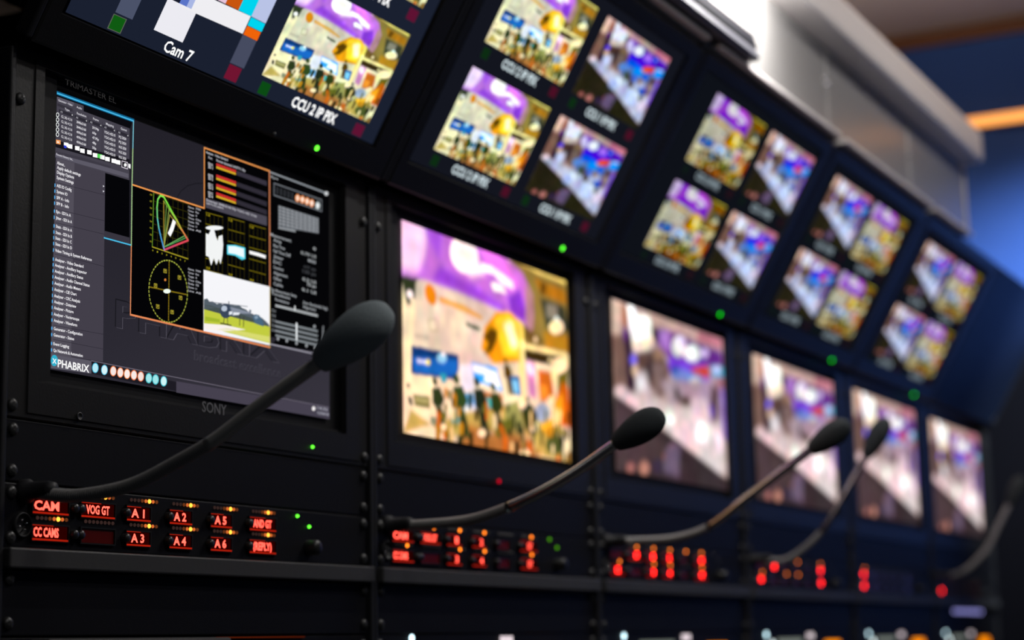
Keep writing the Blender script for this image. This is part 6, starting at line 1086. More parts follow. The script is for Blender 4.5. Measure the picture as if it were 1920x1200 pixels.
('p',8,'f0f4f4',[(0.9549,0.9254),(0.9542,0.92),(0.9523,0.9152),(0.9494,0.9119),(0.9462,0.9108),(0.9434,0.912),(0.9414,0.9155),(0.9407,0.9203),(0.9414,0.9257),(0.9433,0.9305),(0.9462,0.9338),(0.9494,0.9349),(0.9522,0.9337),(0.9542,0.9303)]),
('p',6,'70747a',[(0.7794,0.8639),(0.952,0.8688),(0.9521,0.8005),(0.7797,0.7705)]),
('l',7,'a4a8ac',0.0035,0,[(0.7817,0.8579),(0.9496,0.8609)]),
('l',7,'a4a8ac',0.0035,0,[(0.7817,0.8436),(0.9496,0.8497)]),
('l',7,'a4a8ac',0.0035,0,[(0.7818,0.8293),(0.9496,0.8386)]),
('l',7,'a4a8ac',0.0035,0,[(0.7818,0.8151),(0.9497,0.8274)]),
('l',7,'a4a8ac',0.0035,0,[(0.7819,0.8008),(0.9497,0.8162)]),
('l',7,'a4a8ac',0.0035,0,[(0.7819,0.7866),(0.9497,0.805)]),
('l',8,'3c3e42',0.004,0,[(0.7922,0.8639),(0.7925,0.7742)]),
('l',8,'3c3e42',0.004,0,[(0.8102,0.8646),(0.8105,0.7769)]),
('l',8,'3c3e42',0.004,0,[(0.8283,0.8652),(0.8285,0.7795)]),
('l',8,'3c3e42',0.004,0,[(0.8465,0.8659),(0.8467,0.7822)]),
('l',8,'3c3e42',0.004,0,[(0.8649,0.8665),(0.865,0.7848)]),
('l',8,'3c3e42',0.004,0,[(0.8833,0.8672),(0.8835,0.7875)]),
('l',8,'3c3e42',0.004,0,[(0.9019,0.8679),(0.9021,0.7903)]),
('l',8,'3c3e42',0.004,0,[(0.9207,0.8686),(0.9208,0.793)]),
('l',8,'3c3e42',0.004,0,[(0.9395,0.8692),(0.9396,0.7958)]),
('p',6,'8a8e92',[(0.7797,0.7705),(0.8519,0.7833),(0.8519,0.7718),(0.7798,0.7625)]),
('l',6,'a4a8aa',0.011,0,[(0.7699,0.4337),(0.9457,0.4373)]),
('l',7,'f0f4f4',0.007,0,[(0.8492,0.4521),(0.8493,0.4361)]),
('l',6,'7c8286',0.01,0,[(0.7702,0.3668),(0.9458,0.37)]),
('l',6,'7c8286',0.01,0,[(0.7702,0.3474),(0.9458,0.3499)]),
('l',6,'7c8286',0.01,0,[(0.7703,0.328),(0.9458,0.3299)]),
('l',6,'7c8286',0.01,0,[(0.7704,0.3086),(0.9458,0.3098)]),
('l',8,'e8ecee',0.012,0,[(0.8562,0.3797),(0.8563,0.3119)]),
('p',7,'8e9296',[(0.7851,0.2976),(0.7834,0.2915),(0.7794,0.2881),(0.7753,0.2895),(0.7736,0.2948),(0.7753,0.3009),(0.7793,0.3043),(0.7834,0.3029)]),
('p',7,'8e9296',[(0.8213,0.2984),(0.8196,0.2923),(0.8155,0.2889),(0.8114,0.2903),(0.8096,0.2956),(0.8113,0.3018),(0.8154,0.3052),(0.8195,0.3038)]),
('p',7,'8e9296',[(0.8623,0.2979),(0.8605,0.2917),(0.8564,0.2883),(0.8522,0.2897),(0.8504,0.295),(0.8522,0.3012),(0.8563,0.3047),(0.8605,0.3033)]),
('p',7,'8e9296',[(0.9045,0.2974),(0.9028,0.2912),(0.8985,0.2878),(0.8943,0.2892),(0.8925,0.2946),(0.8943,0.3008),(0.8985,0.3043),(0.9028,0.3029)]),
('p',7,'8e9296',[(0.9424,0.2977),(0.9406,0.2914),(0.9363,0.2879),(0.932,0.2894),(0.9302,0.2948),(0.932,0.3011),(0.9363,0.3046),(0.9406,0.3032)]),
('p',7,'8e9296',[(0.9392,0.3885),(0.9374,0.3821),(0.9331,0.3786),(0.9288,0.3799),(0.927,0.3854),(0.9287,0.3917),(0.933,0.3952),(0.9374,0.3939)]),
('l',6,'8a8e92',0.008,0,[(0.9714,0.3967),(0.9682,0.3013)]),
('l',6,'9a98a4',0.006,0,[(0.7457,0.2669),(0.965,0.2691)]),
]
INTERFACE_TEXT=[
('All','a9a7b0',0.0112,0.9261,0.0177,0.0066,8),
('All','a9a7b0',0.0582,0.9253,0.0648,0.0067,8),
('All','a9a7b0',0.1019,0.9271,0.1086,0.0068,8),
('All','a9a7b0',0.1465,0.927,0.1534,0.0068,8),
('All','a9a7b0',0.1907,0.9264,0.1977,0.0069,8),
('Type','d0ced6',0.024,0.941,0.0386,0.0082,8),
('Resolution','d0ced6',0.0608,0.9413,0.0899,0.0083,8),
('Frame','d0ced6',0.1109,0.943,0.1287,0.0084,8),
('Mapping','d0ced6',0.1515,0.9413,0.1765,0.0084,8),
('Gamut','d0ced6',0.1992,0.9437,0.2191,0.0085,8),
('Generator - Video','d0ced6',0.0046,0.9643,0.0473,0.0078,8),
('Audio','d0ced6',0.0597,0.9641,0.0758,0.0079,8),
('CL 3G 4 2 0','e2e0e6',0.0143,0.9083,0.0469,0.009,8),
('CL 3G 4 2 0','e2e0e6',0.0146,0.8901,0.0472,0.009,8),
('CL 3G 4 2 0','e2e0e6',0.0149,0.8718,0.0475,0.0089,8),
('CL 3G 4 2 0','e2e0e6',0.0152,0.8536,0.0477,0.0089,8),
('CL 3G 4 2 0','e2e0e6',0.0155,0.8354,0.048,0.0089,8),
('3840x2160','e2e0e6',0.0605,0.9085,0.0896,0.0091,8),
('3840x2160','e2e0e6',0.0608,0.89,0.0898,0.009,8),
('4096x2160','e2e0e6',0.061,0.8716,0.0901,0.009,8),
('4096x2160','e2e0e6',0.0613,0.8532,0.0904,0.009,8),
('4096x2160','e2e0e6',0.0616,0.8348,0.0906,0.009,8),
('59.94p','e2e0e6',0.1093,0.9083,0.1297,0.0092,8),
('60p','e2e0e6',0.1096,0.8896,0.1218,0.0091,8),
('47.95p','e2e0e6',0.1098,0.871,0.1302,0.0091,8),
('48p','e2e0e6',0.1101,0.8524,0.1223,0.0091,8),
('50p','e2e0e6',0.1104,0.8338,0.1226,0.0091,8),
('YCbCr:422:10','e2e0e6',0.1467,0.908,0.1822,0.0092,8),
('YCbCr:422:10','e2e0e6',0.147,0.8892,0.1824,0.0092,8),
('YCbCr:422:10','e2e0e6',0.1473,0.8704,0.1827,0.0092,8),
('YCbCr:422:10','e2e0e6',0.1475,0.8516,0.1829,0.0092,8),
('YCbCr:422:10','e2e0e6',0.1478,0.8328,0.1832,0.0092,8),
('PQ 2020','e2e0e6',0.1935,0.9092,0.2173,0.0093,8),
('PQ 2020','e2e0e6',0.1938,0.8902,0.2175,0.0093,8),
('HLG 2020','e2e0e6',0.194,0.8712,0.2178,0.0093,8),
('HLG 2020','e2e0e6',0.1943,0.8523,0.218,0.0093,8),
('HLG 2020','e2e0e6',0.1945,0.8333,0.2182,0.0093,8),
('Recent history list..','cfcdd6',0.0021,0.7656,0.0523,0.0077,8),
('About..','f4f2f6',0.005,0.7342,0.0283,0.0108,8),
('Apply default settings','f4f2f6',0.0053,0.7173,0.0765,0.0108,8),
('Display Options','f4f2f6',0.0055,0.6999,0.0565,0.0108,8),
('System Settings','f4f2f6',0.005,0.6808,0.0556,0.0108,8),
('AES IO Config','f4f2f6',0.0055,0.6515,0.0499,0.0108,8),
('System IO','f4f2f6',0.0058,0.6303,0.038,0.0108,8),
('SFP A - Info','f4f2f6',0.0058,0.608,0.0433,0.0108,8),
('SFP B - Info','f4f2f6',0.0057,0.5867,0.0428,0.0108,8),
('Eye - SDI In A','f4f2f6',0.0058,0.5578,0.0493,0.0108,8),
('Jitter - SDI In A','f4f2f6',0.0053,0.5354,0.0533,0.0107,8),
('Stats - SDI In A','f4f2f6',0.0058,0.5048,0.0538,0.0107,8),
('Stats - SDI In B','f4f2f6',0.0058,0.4826,0.0541,0.0107,8),
('Stats - SDI In C','f4f2f6',0.0053,0.4623,0.0536,0.0107,8),
('Stats - SDI In D','f4f2f6',0.0056,0.4412,0.0548,0.0107,8),
('Video Timing & System Reference','f4f2f6',0.0052,0.418,0.1154,0.0107,8),
('Analyser - Video Standard','f4f2f6',0.0057,0.3856,0.0905,0.0107,8),
('Analyser - Ancillary Inspector','f4f2f6',0.0056,0.3654,0.1011,0.0107,8),
('Analyser - Ancillary Status','f4f2f6',0.0056,0.3439,0.0903,0.0107,8),
('Analyser - Audio Channel Status','f4f2f6',0.0055,0.3223,0.1105,0.0107,8),
('Analyser - Audio Meters','f4f2f6',0.0055,0.3008,0.0839,0.0107,8),
('Analyser - CIE Chart','f4f2f6',0.0054,0.2789,0.0715,0.0106,8),
('Analyser - CRC Analysis','f4f2f6',0.0054,0.2564,0.0825,0.0106,8),
('Analyser - Dataview','f4f2f6',0.0057,0.2351,0.0713,0.0106,8),
('Analyser - Picture','f4f2f6',0.0057,0.2136,0.0635,0.0106,8),
('Analyser - Vectorscope','f4f2f6',0.0056,0.1912,0.081,0.0106,8),
('Analyser - Waveform','f4f2f6',0.006,0.169,0.0752,0.0106,8),
('Generator - Configuration','f4f2f6',0.0064,0.1401,0.092,0.0106,8),
('Generator - Status','f4f2f6',0.0064,0.1178,0.067,0.0106,8),
('Event Logging','f4f2f6',0.0065,0.0866,0.0525,0.0106,8),
('Qx Network & Automation','f4f2f6',0.0069,0.0639,0.094,0.0106,8),
('X','ffffff',0.0044,0.0227,0.017,0.0169,10),
('PHABRIX','ffffff',0.0203,0.013,0.1145,0.0265,9),
('14:32','a8a8b4',0.9456,0.034,0.9905,0.0115,8),
('12/04/18','a8a8b4',0.9456,0.0133,0.9952,0.0115,8),
('PHABRIX','1a191f',0.1922,0.2022,0.7774,0.101,1),
('PHABRIX','504d58',0.1974,0.1987,0.7851,0.0991,2),
('PHABRIX','2b2932',0.1953,0.2002,0.7822,0.0981,3),
('broadcast excellence','4b4853',0.4601,0.1349,0.7949,0.0397,1),
('broadcast excellence','24222a',0.4616,0.133,0.7967,0.0397,2),
('broadcast excellence','33313a',0.4608,0.134,0.7958,0.0389,3),
('0.8','a8a020',0.299,0.7296,0.3058,0.0062,8),
('0.7','a8a020',0.2992,0.7038,0.3061,0.0062,8),
('0.6','a8a020',0.2995,0.6781,0.3064,0.0062,8),
('0.5','a8a020',0.2998,0.6524,0.3067,0.0062,8),
('0.4','a8a020',0.3001,0.6267,0.3069,0.0062,8),
('0.3','a8a020',0.3004,0.6011,0.3072,0.0062,8),
('0.2','a8a020',0.3007,0.5754,0.3075,0.0062,8),
('0.1','a8a020',0.3009,0.5498,0.3078,0.0061,8),
('0','a8a020',0.3095,0.5176,0.3132,0.0062,8),
('1','a8a020',0.3251,0.5166,0.3288,0.0062,8),
('2','a8a020',0.3408,0.5156,0.3445,0.0062,8),
('3','a8a020',0.3566,0.5146,0.3603,0.0062,8),
('4','a8a020',0.3725,0.5136,0.3762,0.0062,8),
('5','a8a020',0.3885,0.5126,0.3923,0.0063,8),
('6','a8a020',0.4046,0.5116,0.4084,0.0063,8),
('7','a8a020',0.4208,0.5106,0.4247,0.0063,8),
('Gamut','b4b4bc',0.4318,0.7292,0.4532,0.0076,8),
('709','b4b4bc',0.459,0.7313,0.4776,0.0077,8),
('Cursor','b4b4bc',0.432,0.7149,0.4533,0.0076,8),
('Rec','b4b4bc',0.4591,0.717,0.4709,0.0077,8),
('Target','b4b4bc',0.4321,0.7006,0.4534,0.0076,8),
('100%','b4b4bc',0.4593,0.7026,0.4642,0.0077,8),
('Trace','b4b4bc',0.4322,0.6863,0.4535,0.0076,8),
('On','b4b4bc',0.4594,0.6882,0.478,0.0077,8),
('Scale','b4b4bc',0.4323,0.672,0.4537,0.0076,8),
('75%','b4b4bc',0.4595,0.6738,0.4713,0.0077,8),
('Zoom','b4b4bc',0.4325,0.6577,0.4538,0.0076,8),
('1:1','b4b4bc',0.4596,0.6595,0.4645,0.0077,8),
('Line','b4b4bc',0.4326,0.6435,0.4539,0.0076,8),
('All','b4b4bc',0.4597,0.6451,0.4783,0.0077,8),
('Gamut','b4b4bc',0.434,0.4838,0.4553,0.0076,8),
('709','b4b4bc',0.4611,0.4845,0.4797,0.0076,8),
('Cursor','b4b4bc',0.4342,0.4696,0.4554,0.0076,8),
('Rec','b4b4bc',0.4612,0.4703,0.473,0.0076,8),
('Target','b4b4bc',0.4343,0.4554,0.4555,0.0076,8),
('100%','b4b4bc',0.4614,0.456,0.4663,0.0076,8),
('Trace','b4b4bc',0.4344,0.4412,0.4557,0.0076,8),
('On','b4b4bc',0.4615,0.4417,0.48,0.0076,8),
('Scale','b4b4bc',0.4346,0.427,0.4558,0.0076,8),
('75%','b4b4bc',0.4616,0.4275,0.4733,0.0076,8),
('Zoom','b4b4bc',0.4347,0.4129,0.4559,0.0076,8),
('1:1','b4b4bc',0.4617,0.4132,0.4666,0.0076,8),
('Line','b4b4bc',0.4348,0.3987,0.456,0.0076,8),
('All','b4b4bc',0.4619,0.399,0.4804,0.0076,8),
('Analyser - Video Standard','c0c0c8',0.4945,0.9731,0.577,0.0095,8),
('Port','c0c0c8',0.5036,0.955,0.5186,0.0095,8),
('Format detected UHDTV1 50p','c0c0c8',0.5338,0.955,0.645,0.0096,8),
('SDI A','d4d4da',0.5028,0.9287,0.5208,0.0108,8),
('SD 1','d4d4da',0.5039,0.9161,0.5209,0.0108,8),
('SDI B','d4d4da',0.5032,0.8827,0.5212,0.0108,8),
('SD 2','d4d4da',0.5043,0.8701,0.5213,0.0108,8),
('SDI C','d4d4da',0.5035,0.8449,0.5215,0.0108,8),
('SD 3','d4d4da',0.5046,0.8323,0.5216,0.0108,8),
('SDI D','d4d4da',0.5037,0.8109,0.5217,0.0108,8),
('SD 4','d4d4da',0.5048,0.7983,0.5218,0.0108,8),
('Detected: 3840x2160 50p YCbCr 422 10 bit','b8b8c0',0.498,0.7796,0.6912,0.0099,8),
('Link 4 x 3G Level A','b8b8c0',0.4981,0.7678,0.5615,0.0099,8),
('1.0','b0a018',0.4985,0.721,0.5114,0.0086,8),
('0.0','b0a018',0.5002,0.508,0.5131,0.0085,8),
('1.0','b0a018',0.5822,0.7283,0.5956,0.0087,8),
('0.0','b0a018',0.5837,0.5061,0.5971,0.0087,8),
('1.0','b0a018',0.6648,0.7288,0.6786,0.0089,8),
('0.0','b0a018',0.6659,0.5084,0.6797,0.0088,8),
('Eye','a0a4a8',0.748,0.971,0.7779,0.0091,8),
('Measurement','9a9ea2',0.7468,0.722,0.8332,0.0136,8),
('Amp','9a9ea2',0.759,0.7028,0.7922,0.0136,8),
('Rise Time','9a9ea2',0.759,0.6796,0.8063,0.0136,8),
('Fall Time Diff','9a9ea2',0.7591,0.6565,0.8305,0.0136,8),
('Jitter','9a9ea2',0.7592,0.6333,0.8008,0.0135,8),
('DC','9a9ea2',0.7593,0.6102,0.7925,0.0135,8),
('Overshoot','9a9ea2',0.7594,0.5871,0.801,0.0135,8),
('Alignment','9a9ea2',0.7595,0.564,0.8178,0.0135,8),
('Offset','9a9ea2',0.7596,0.5409,0.7927,0.0135,8),
('Cable','9a9ea2',0.7597,0.5179,0.7984,0.0135,8),
('0','b0b4b6',0.9273,0.7197,0.9391,0.014,8),
('0.79 UI','a0a4a6',0.8739,0.6853,0.9391,0.0139,8),
('800','9a9ea2',0.904,0.6611,0.9391,0.0139,8),
('mV pp','3e4044',0.8867,0.6297,0.9392,0.0139,8),
('135 ps','44464a',0.8809,0.6077,0.9392,0.0139,8),
('0.2 UI','a8acae',0.881,0.5731,0.9392,0.0138,8),
('75 ps','b0b4b6',0.9007,0.5557,0.9393,0.0139,8),
('0.1 UI','a8acae',0.8788,0.5275,0.9393,0.0138,8),
('Eye Measurement Setup','9a9ea2',0.7501,0.4915,0.8559,0.0123,8),
('Timebase','9a9ea2',0.7501,0.4751,0.8283,0.0123,8),
('Persistence','9a9ea2',0.7669,0.4536,0.8241,0.0124,8),
('Jitter Bandwidth High','9a9ea2',0.8826,0.473,0.9908,0.0126,8),
('Alignment','9a9ea2',0.8826,0.4543,0.9393,0.0126,8),
('Ch1','7a7e82',0.7516,0.4044,0.7694,0.0112,8),
('Ch2','7a7e82',0.7517,0.3839,0.7695,0.0112,8),
('Ch3','7a7e82',0.7518,0.3633,0.7696,0.0112,8),
('Ch4','7a7e82',0.7519,0.3427,0.7697,0.0112,8),
('Ch5','7a7e82',0.7519,0.3222,0.7697,0.0112,8),
]

# ------------------------------------------------------------------ layout constants (metres)
PITCH = 0.4849           # rack bay spacing along x
PX0, PX1 = -0.0565, 0.4145   # panel width inside a bay
TILT = 0.5299            # lean of the upper monitors
HINGE = (-0.0382, 0.2680)    # y, z of the zero line on the upper monitors
FLOOR, CEIL, WALLX, WALLY = -1.12, 1.205, 3.2, 0.62
ORD = ['first', 'second', 'third', 'fourth', 'fifth', 'sixth']


def dup(root, loc, label, parent=None):
    c = root.copy()
    C.objects.link(c)
    if parent:
        c.parent = parent
    else:
        c.location = loc
        c['label'] = label
    for ch in list(root.children):
        dup(ch, None, None, c)
    return c


letter({(t[0], 0.022) for t in INTERFACE_TEXT if t[0] in ('PHABRIX', 'X')} | {(t[0], 0.020) for t in INTERFACE_TEXT}
       | {('Cam 7', 0.016), ('CCU 2 IP PIX', 0.03), ('CCU 1 IP PIX', 0.03), ('SONY', 0.01), ('TRIMASTER EL', 0.0)}
       | {(s, 0.030) for s in ('VOG GT', 'A 1', 'A 2', 'A 3', 'A 4', 'A 5', 'A 6', 'AND GT', '(REPLY)', 'CC CAMS', 'CC', '1', '2', '3', '4', 'GT', 'CAM')})

# ------------------------------------------------------------------ setting
structure(MB().box(-1.6, WALLX, -1.9, WALLY, FLOOR - 0.05, FLOOR).build('floor', M['floor']))
structure(MB().box(-1.6, WALLX + 0.06, -1.9, WALLY + 0.06, CEIL, CEIL + 0.05).build('ceiling', M['ceil']))
structure(MB().box(-1.6, WALLX, WALLY, WALLY + 0.06, FLOOR, CEIL).build('wall_back', M['wall']))
structure(MB().box(WALLX, WALLX + 0.06, -1.9, WALLY + 0.06, FLOOR - 0.05, CEIL).build('wall_right', M['blue']))
structure(MB().box(WALLX - 0.018, WALLX - 0.0005, -1.9, WALLY - 0.001, CEIL - 0.034, CEIL - 0.0005, 0.003).build('trim_1', M['wood']))
for i, y in enumerate((0.30, -0.42, -1.14)):
    structure(MB().box(-1.2, WALLX - 0.03, y - 0.035, y + 0.035, CEIL - 0.03, CEIL - 0.0005, 0.004).build('trim_%d' % (i + 2), M['ceil']))

t = thing('light_strip', 'glowing orange light strip running along the blue end wall', 'light strip', (WALLX, 0, 0.955))
MB().box(-0.016, -0.0005, -1.85, 0.60, 0.0, 0.030, 0.003).build('channel', M['wood'], t)
MB().box(-0.0225, -0.0165, -1.85, 0.60, 0.003, 0.027, 0.002).build('diffuser', M['strip'], t)

# ------------------------------------------------------------------ racks
rack0 = None
for k in range(6):
    x = k * PITCH
    lab = '%s black equipment rack frame from the left, with posts either side of its monitors' % ORD[k]
    if k == 5:
        lab = 'last black equipment rack frame on the right, with a blank sloping upper front'
    if rack0 is None:
        rack0 = thing('equipment_rack', lab, 'equipment rack', (0, 0, FLOOR))
        zf = -FLOOR
        for x0, x1 in ((-0.0632, -0.0575), (0.4155, 0.4215)):
            # lower post, its sloping continuation beside the upper monitor and the cheek behind
            p = MB().box(x0, x1, -0.007, 0.03, 0.0005, zf + 0.2255, 0.0015)
            p.build('post', M['rack'], rack0)
            o = MB().box(x0, x1, -0.004, 0.010, -0.043, 0.232, 0.0015).build('sloping_post', M['rack'], rack0, (0, HINGE[0], zf + HINGE[1]), (TILT, 0, 0))
            MB().prism([(0.031, 0.0005), (0.56, 0.0005), (0.56, zf + 0.470), (-0.050, zf + 0.470), (0.031, zf + 0.32)], x0, x1).build('side_panel', M['panel'], rack0)
        MB().box(PX0, PX1, -0.001, 0.02, 0.08, zf - 0.2345, 0.002).build('lower_door', M['panel'], rack0)
        MB().box(PX0, PX1, 0.01, 0.05, 0.0005, 0.079, 0.002).build('plinth', M['panel'], rack0)
        MB().box(PX0 + 0.001, PX1 - 0.001, 0.548, 0.558, 0.01, zf + 0.469).build('back_panel', M['panel'], rack0)
    else:
        dup(rack0, (x, 0, FLOOR), lab)


def screw_mb(mb, x, z, y=0.0, r=0.0045):
    mb.lathe((x, y, z), (0, -1, 0), [(0, r), (0.0012, r), (0.0022, r * 0.82), (0.0030, r * 0.45), (0.0032, 0)], 16)
    for a in (0.35, 0.35 + PI / 2):
        c, s = math.cos(a) * r * 0.55, math.sin(a) * r * 0.55
        px, pz = -math.sin(a) * 0.0005, math.cos(a) * 0.0005
        mb.flat([(x - c - px, y - 0.0034, z - s - pz), (x + c - px, y - 0.0034, z + s - pz), (x + c + px, y - 0.0034, z + s + pz), (x - c + px, y - 0.0034, z - s + pz)], 1)
    return mb


SX0, SX1 = -0.0480, 0.4080


def screws(parent, zs, y=-0.0035, xs=(SX0, SX1)):
    for sx in xs:
        for z in zs:
            screw_mb(MB(), sx, z, y).build('screw', [M['screw'], M['slot']], parent)


def lens(name, mat, parent, x, z, y, r, h=0.002):
    return MB().lathe((x, y, z), (0, -1, 0), [(0, r), (h * 0.5, r), (h * 0.85, r * 0.7), (h, 0)], 16).build(name, mat, parent)


# ------------------------------------------------------------------ display pictures
def grade(img, gain, mul, lift=0.0):
    return np.clip(img * np.array(mul) * gain + lift, 0, 2.2)


def textured(img, seed, amount, streak=0.0):
    """fine uneven detail of a camera picture"""
    rng = np.random.default_rng(seed)
    H, W = img.shape[:2]
    out = img.copy()
    for n, wt in ((6, 0.5), (14, 0.8), (34, 1.0)):
        g = rng.normal(0, 1, (max(2, n * H // W + 1), n, 3)) * 0.35 + rng.normal(0, 1, (max(2, n * H // W + 1), n, 1))
        yy = np.linspace(0, g.shape[0] - 1.001, H); xx = np.linspace(0, n - 1.001, W)
        y0 = yy.astype(int); x0 = xx.astype(int); fy = (yy - y0)[:, None, None]; fx = (xx - x0)[None, :, None]
        v = (g[y0][:, x0] * (1 - fy) + g[y0 + 1][:, x0] * fy) * (1 - fx) + (g[y0][:, x0 + 1] * (1 - fy) + g[y0 + 1][:, x0 + 1] * fy) * fx
        out *= np.exp(v * amount * wt)
    return out


rng = np.random.default_rng(11)
clutter = []
for i in range(70):
    cu, cv = rng.uniform(0.16, 1.0), rng.uniform(0.0, 0.26)
    cw, ch = rng.uniform(0.006, 0.016), rng.uniform(0.02, 0.06)
    cc = ('28321a', '28321a', 'c08818', 'ece8b0', 'c86a18', '6a6a24', '3c3010', 'f0e090')[int(rng.integers(0, 8))]
    clutter.append((cc, 3, [(cu - cw, cv - ch), (cu + cw * 0.6, cv - ch), (cu + cw, cv + ch * 0.5), (cu, cv + ch), (cu - cw, cv + ch * 0.6)]))
booth = paint(PICTURE_BOOTH + clutter, 224, 126, 0.20)
hall = textured(paint(PICTURE_HALL, 224, 126, 0.26), 5, 0.10)
booth = textured(booth, 3, 0.09)
W_L, H_L = 0.3658, 0.2057
W_P, H_P = 0.1676, 0.0871


def expo(img, g, mul):
    e = img * np.array(mul) * g
    return np.clip(e + np.clip(e - 0.6, 0, None) * 0.5, 0, 1.7)


me_booth_big = picture_mesh('screen', expo(booth, 1.12, (1.08, 0.86, 0.86)), W_L, H_L, M['pic'])
me_hall_big = picture_mesh('screen', np.clip(hall ** 1.15 * np.array((1.02, 0.97, 0.99)) + 1.2 * np.clip(hall - 0.80, 0, None), 0, 1.6), W_L, H_L, M['pic'])
me_booth = picture_mesh('picture', expo(booth, 1.0, (1, 1, 1)), W_P, H_P, M['pic'])
COOLER = {'483c40': '3a3626', '5a4a4c': '3c3828', '88a0e8': '4a90f0', '68a8f0': '3a9cf0', '8848e8': '6a50e8', 'b8a0b0': '8890ac', '5850d8': '3060d8', 'ecdcdc': 'd4d6e0', 'e8d4d8': 'c8ccd8', '7a3a9c': '6a3ab4'}
hall_small = paint([(COOLER.get(c, c), bl, p) for c, bl, p in PICTURE_HALL[:-3]] + HALL_DETAIL, 160, 90, 0.16)


def vivid(img, sat, gamma, mul):
    g = np.clip(img, 0, None) ** gamma
    lum = g.mean(2, keepdims=True)
    return np.clip((lum + (g - lum) * sat) * np.array(mul), 0, 1.2)


me_hall = picture_mesh('picture', vivid(textured(hall_small, 8, 0.12), 1.25, 1.25, (0.80, 0.86, 0.98)), W_P, H_P, M['pic'])
me_booth_far = picture_mesh('picture', vivid(booth, 1.15, 1.25, (0.72, 0.70, 0.80)), W_P, H_P, M['pic'])


# ------------------------------------------------------------------ lower monitors
MB0 = 0.0375            # screens start this far above the monitor's base
LOW = [(-0.0077, 0.0012), (0.0015, 0.0011), (0.0063, 0.0010), (0.0062, -0.0028), (-0.0001, 0.0005), (-0.0064, -0.0010)]
low_labels = [
    'black rack monitor showing a grey analyser menu and an orange-framed group of graphs',
    'black rack monitor showing one large booth picture with purple banner and orange column',
    'black rack monitor with large pale hall picture, partly hidden by the second microphone head',
    'black rack monitor with large pale hall picture, crossed by the third microphone and stem',
    'black rack monitor with large pale hall picture, behind the small dark fourth microphone head',
    'black rack monitor with pale hall picture, last on the right under the blank sloping panel',
]
mon0 = None
lows = []
for k in range(6):
    x = k * PITCH
    if mon0 is None:
        mon0 = thing('rack_monitor', low_labels[0], 'monitor', (0, 0, -MB0), group='monitors of the lower row')
        # housing with ears, raised bezel ring, recess to the screen
        z0, z1 = 0.0, 0.2665
        b = MB().rings([(PX0, PX1, z0, z1, 0.010), (PX0, PX1, z0, z1, -0.0035), (PX0 + 0.001, PX1 - 0.001, z0 + 0.001, z1 - 0.001, -0.0045),
                        (-0.0365, 0.3990, 0.004, z1 - 0.006, -0.0045), (-0.0360, 0.3985, 0.0045, z1 - 0.0065, -0.0055), (-0.0265, 0.3775, 0.0270, 0.2555, -0.0055),
                        (-0.0260, 0.3770, 0.0275, 0.2550, -0.0010)])
        b.build('bezel', M['bezel'], mon0)
        MB().box(-0.02, 0.39, 0.011, 0.09, 0.005, 0.262).build('housing', M['inner'], mon0)
        MB().rings([(-0.0259, 0.3769, 0.0276, 0.2549, -0.0010), (-0.0085, 0.3755, 0.030, 0.2535, -0.0008), (-0.0085, 0.3755, 0.030, 0.2535, 0.003)]).build('gasket', M['inner'], mon0)
        MB().flat([(-0.0085, 0.002, 0.030), (0.3755, 0.002, 0.030), (0.3755, 0.002, 0.2535), (-0.0085, 0.002, 0.2535)]).build('glass', M['inner'], mon0)
        for sx in (SX0 - 0.0032, SX1):
            for z in (0.0085, 0.2265):
                screw_mb(MB(), sx, z, -0.0045).build('screw', [M['screw'], M['slot']], mon0)
        m = mon0
    else:
        m = dup(mon0, (x, 0, -MB0), low_labels[k])
    lows.append(m)
for k, m in enumerate(lows):
    dx, dz = LOW[k]
    if k:
        o = link('screen', me_booth_big if k == 1 else me_hall_big, m, (dx, 0, MB0 + dz))

# the analyser interface on the first lower monitor
m = lows[0]
sx0, sz0 = LOW[0][0], MB0 + LOW[0][1]


def uvm(u, v):
    return (sx0 + u * W_L, sz0 + v * H_L)


scr = graphics_mesh('screen', [('2b2933', 0.0, [uvm(0, 0), uvm(1, 0), uvm(1, 1), uvm(0, 1)], None)], M['ui'])
ca = scr.color_attributes['Col']
ca.data.foreach_set('color', np.array([list(s2l(c)) + [1] for c in ('2b2932', '37343e', '27252d', '211f27')], np.float32).ravel())
scr = link('screen', scr, m)
LAY = 0.00004
polys = []
for s in INTERFACE_SHAPES:
    if s[0] == 'p':
        polys.append((s[2], -LAY * s[1], [uvm(*q) for q in s[3]], None))
    else:
        for q in thick_line([uvm(*p) for p in s[5]], s[3] * H_L, s[4]):
            polys.append((s[2], -LAY * s[1], q, None))
link('interface_graphics', graphics_mesh('interface_graphics', polys, M['ui']), scr)
polys = []
for s, col, u, v, u1, hh, lay in INTERFACE_TEXT:
    wgt = 0.022 if (s in ('X',) or (s == 'PHABRIX' and col == 'ffffff')) else 0.020
    a, b = uvm(u, v)
    p, f = word_at(s, wgt, a, b, (u1 - u) * W_L, hh * H_L)
    polys.append((col, -LAY * (lay + 0.5), [tuple(q) for q in p], f))
link('interface_text', graphics_mesh('interface_text', polys, M['ui']), scr)
o = word_mesh('maker_logo', [('SONY', 0.01, 0.1640, MB0 - 0.0120, 0.0325, 0.0085)], M['logo'], m, -0.0058)
o['label'] = 'grey maker lettering'
word_mesh('model_lettering', [('TRIMASTER EL', 0.0, -0.0055, MB0 + 0.2115, 0.058, 0.0045)], M['faint'], m, -0.0058)
lens('power_lamp', M['green'], m, 0.3216, MB0 - 0.0268, -0.0055, 0.0013)
MB().lathe((0.0178, -0.0055, MB0 - 0.0304), (0, -1, 0), [(0, 0.0030), (0.0012, 0.0030), (0.0012, 0.0022), (0.0002, 0.0020), (0.0002, 0)], 16).build('socket', M['screw'], m)
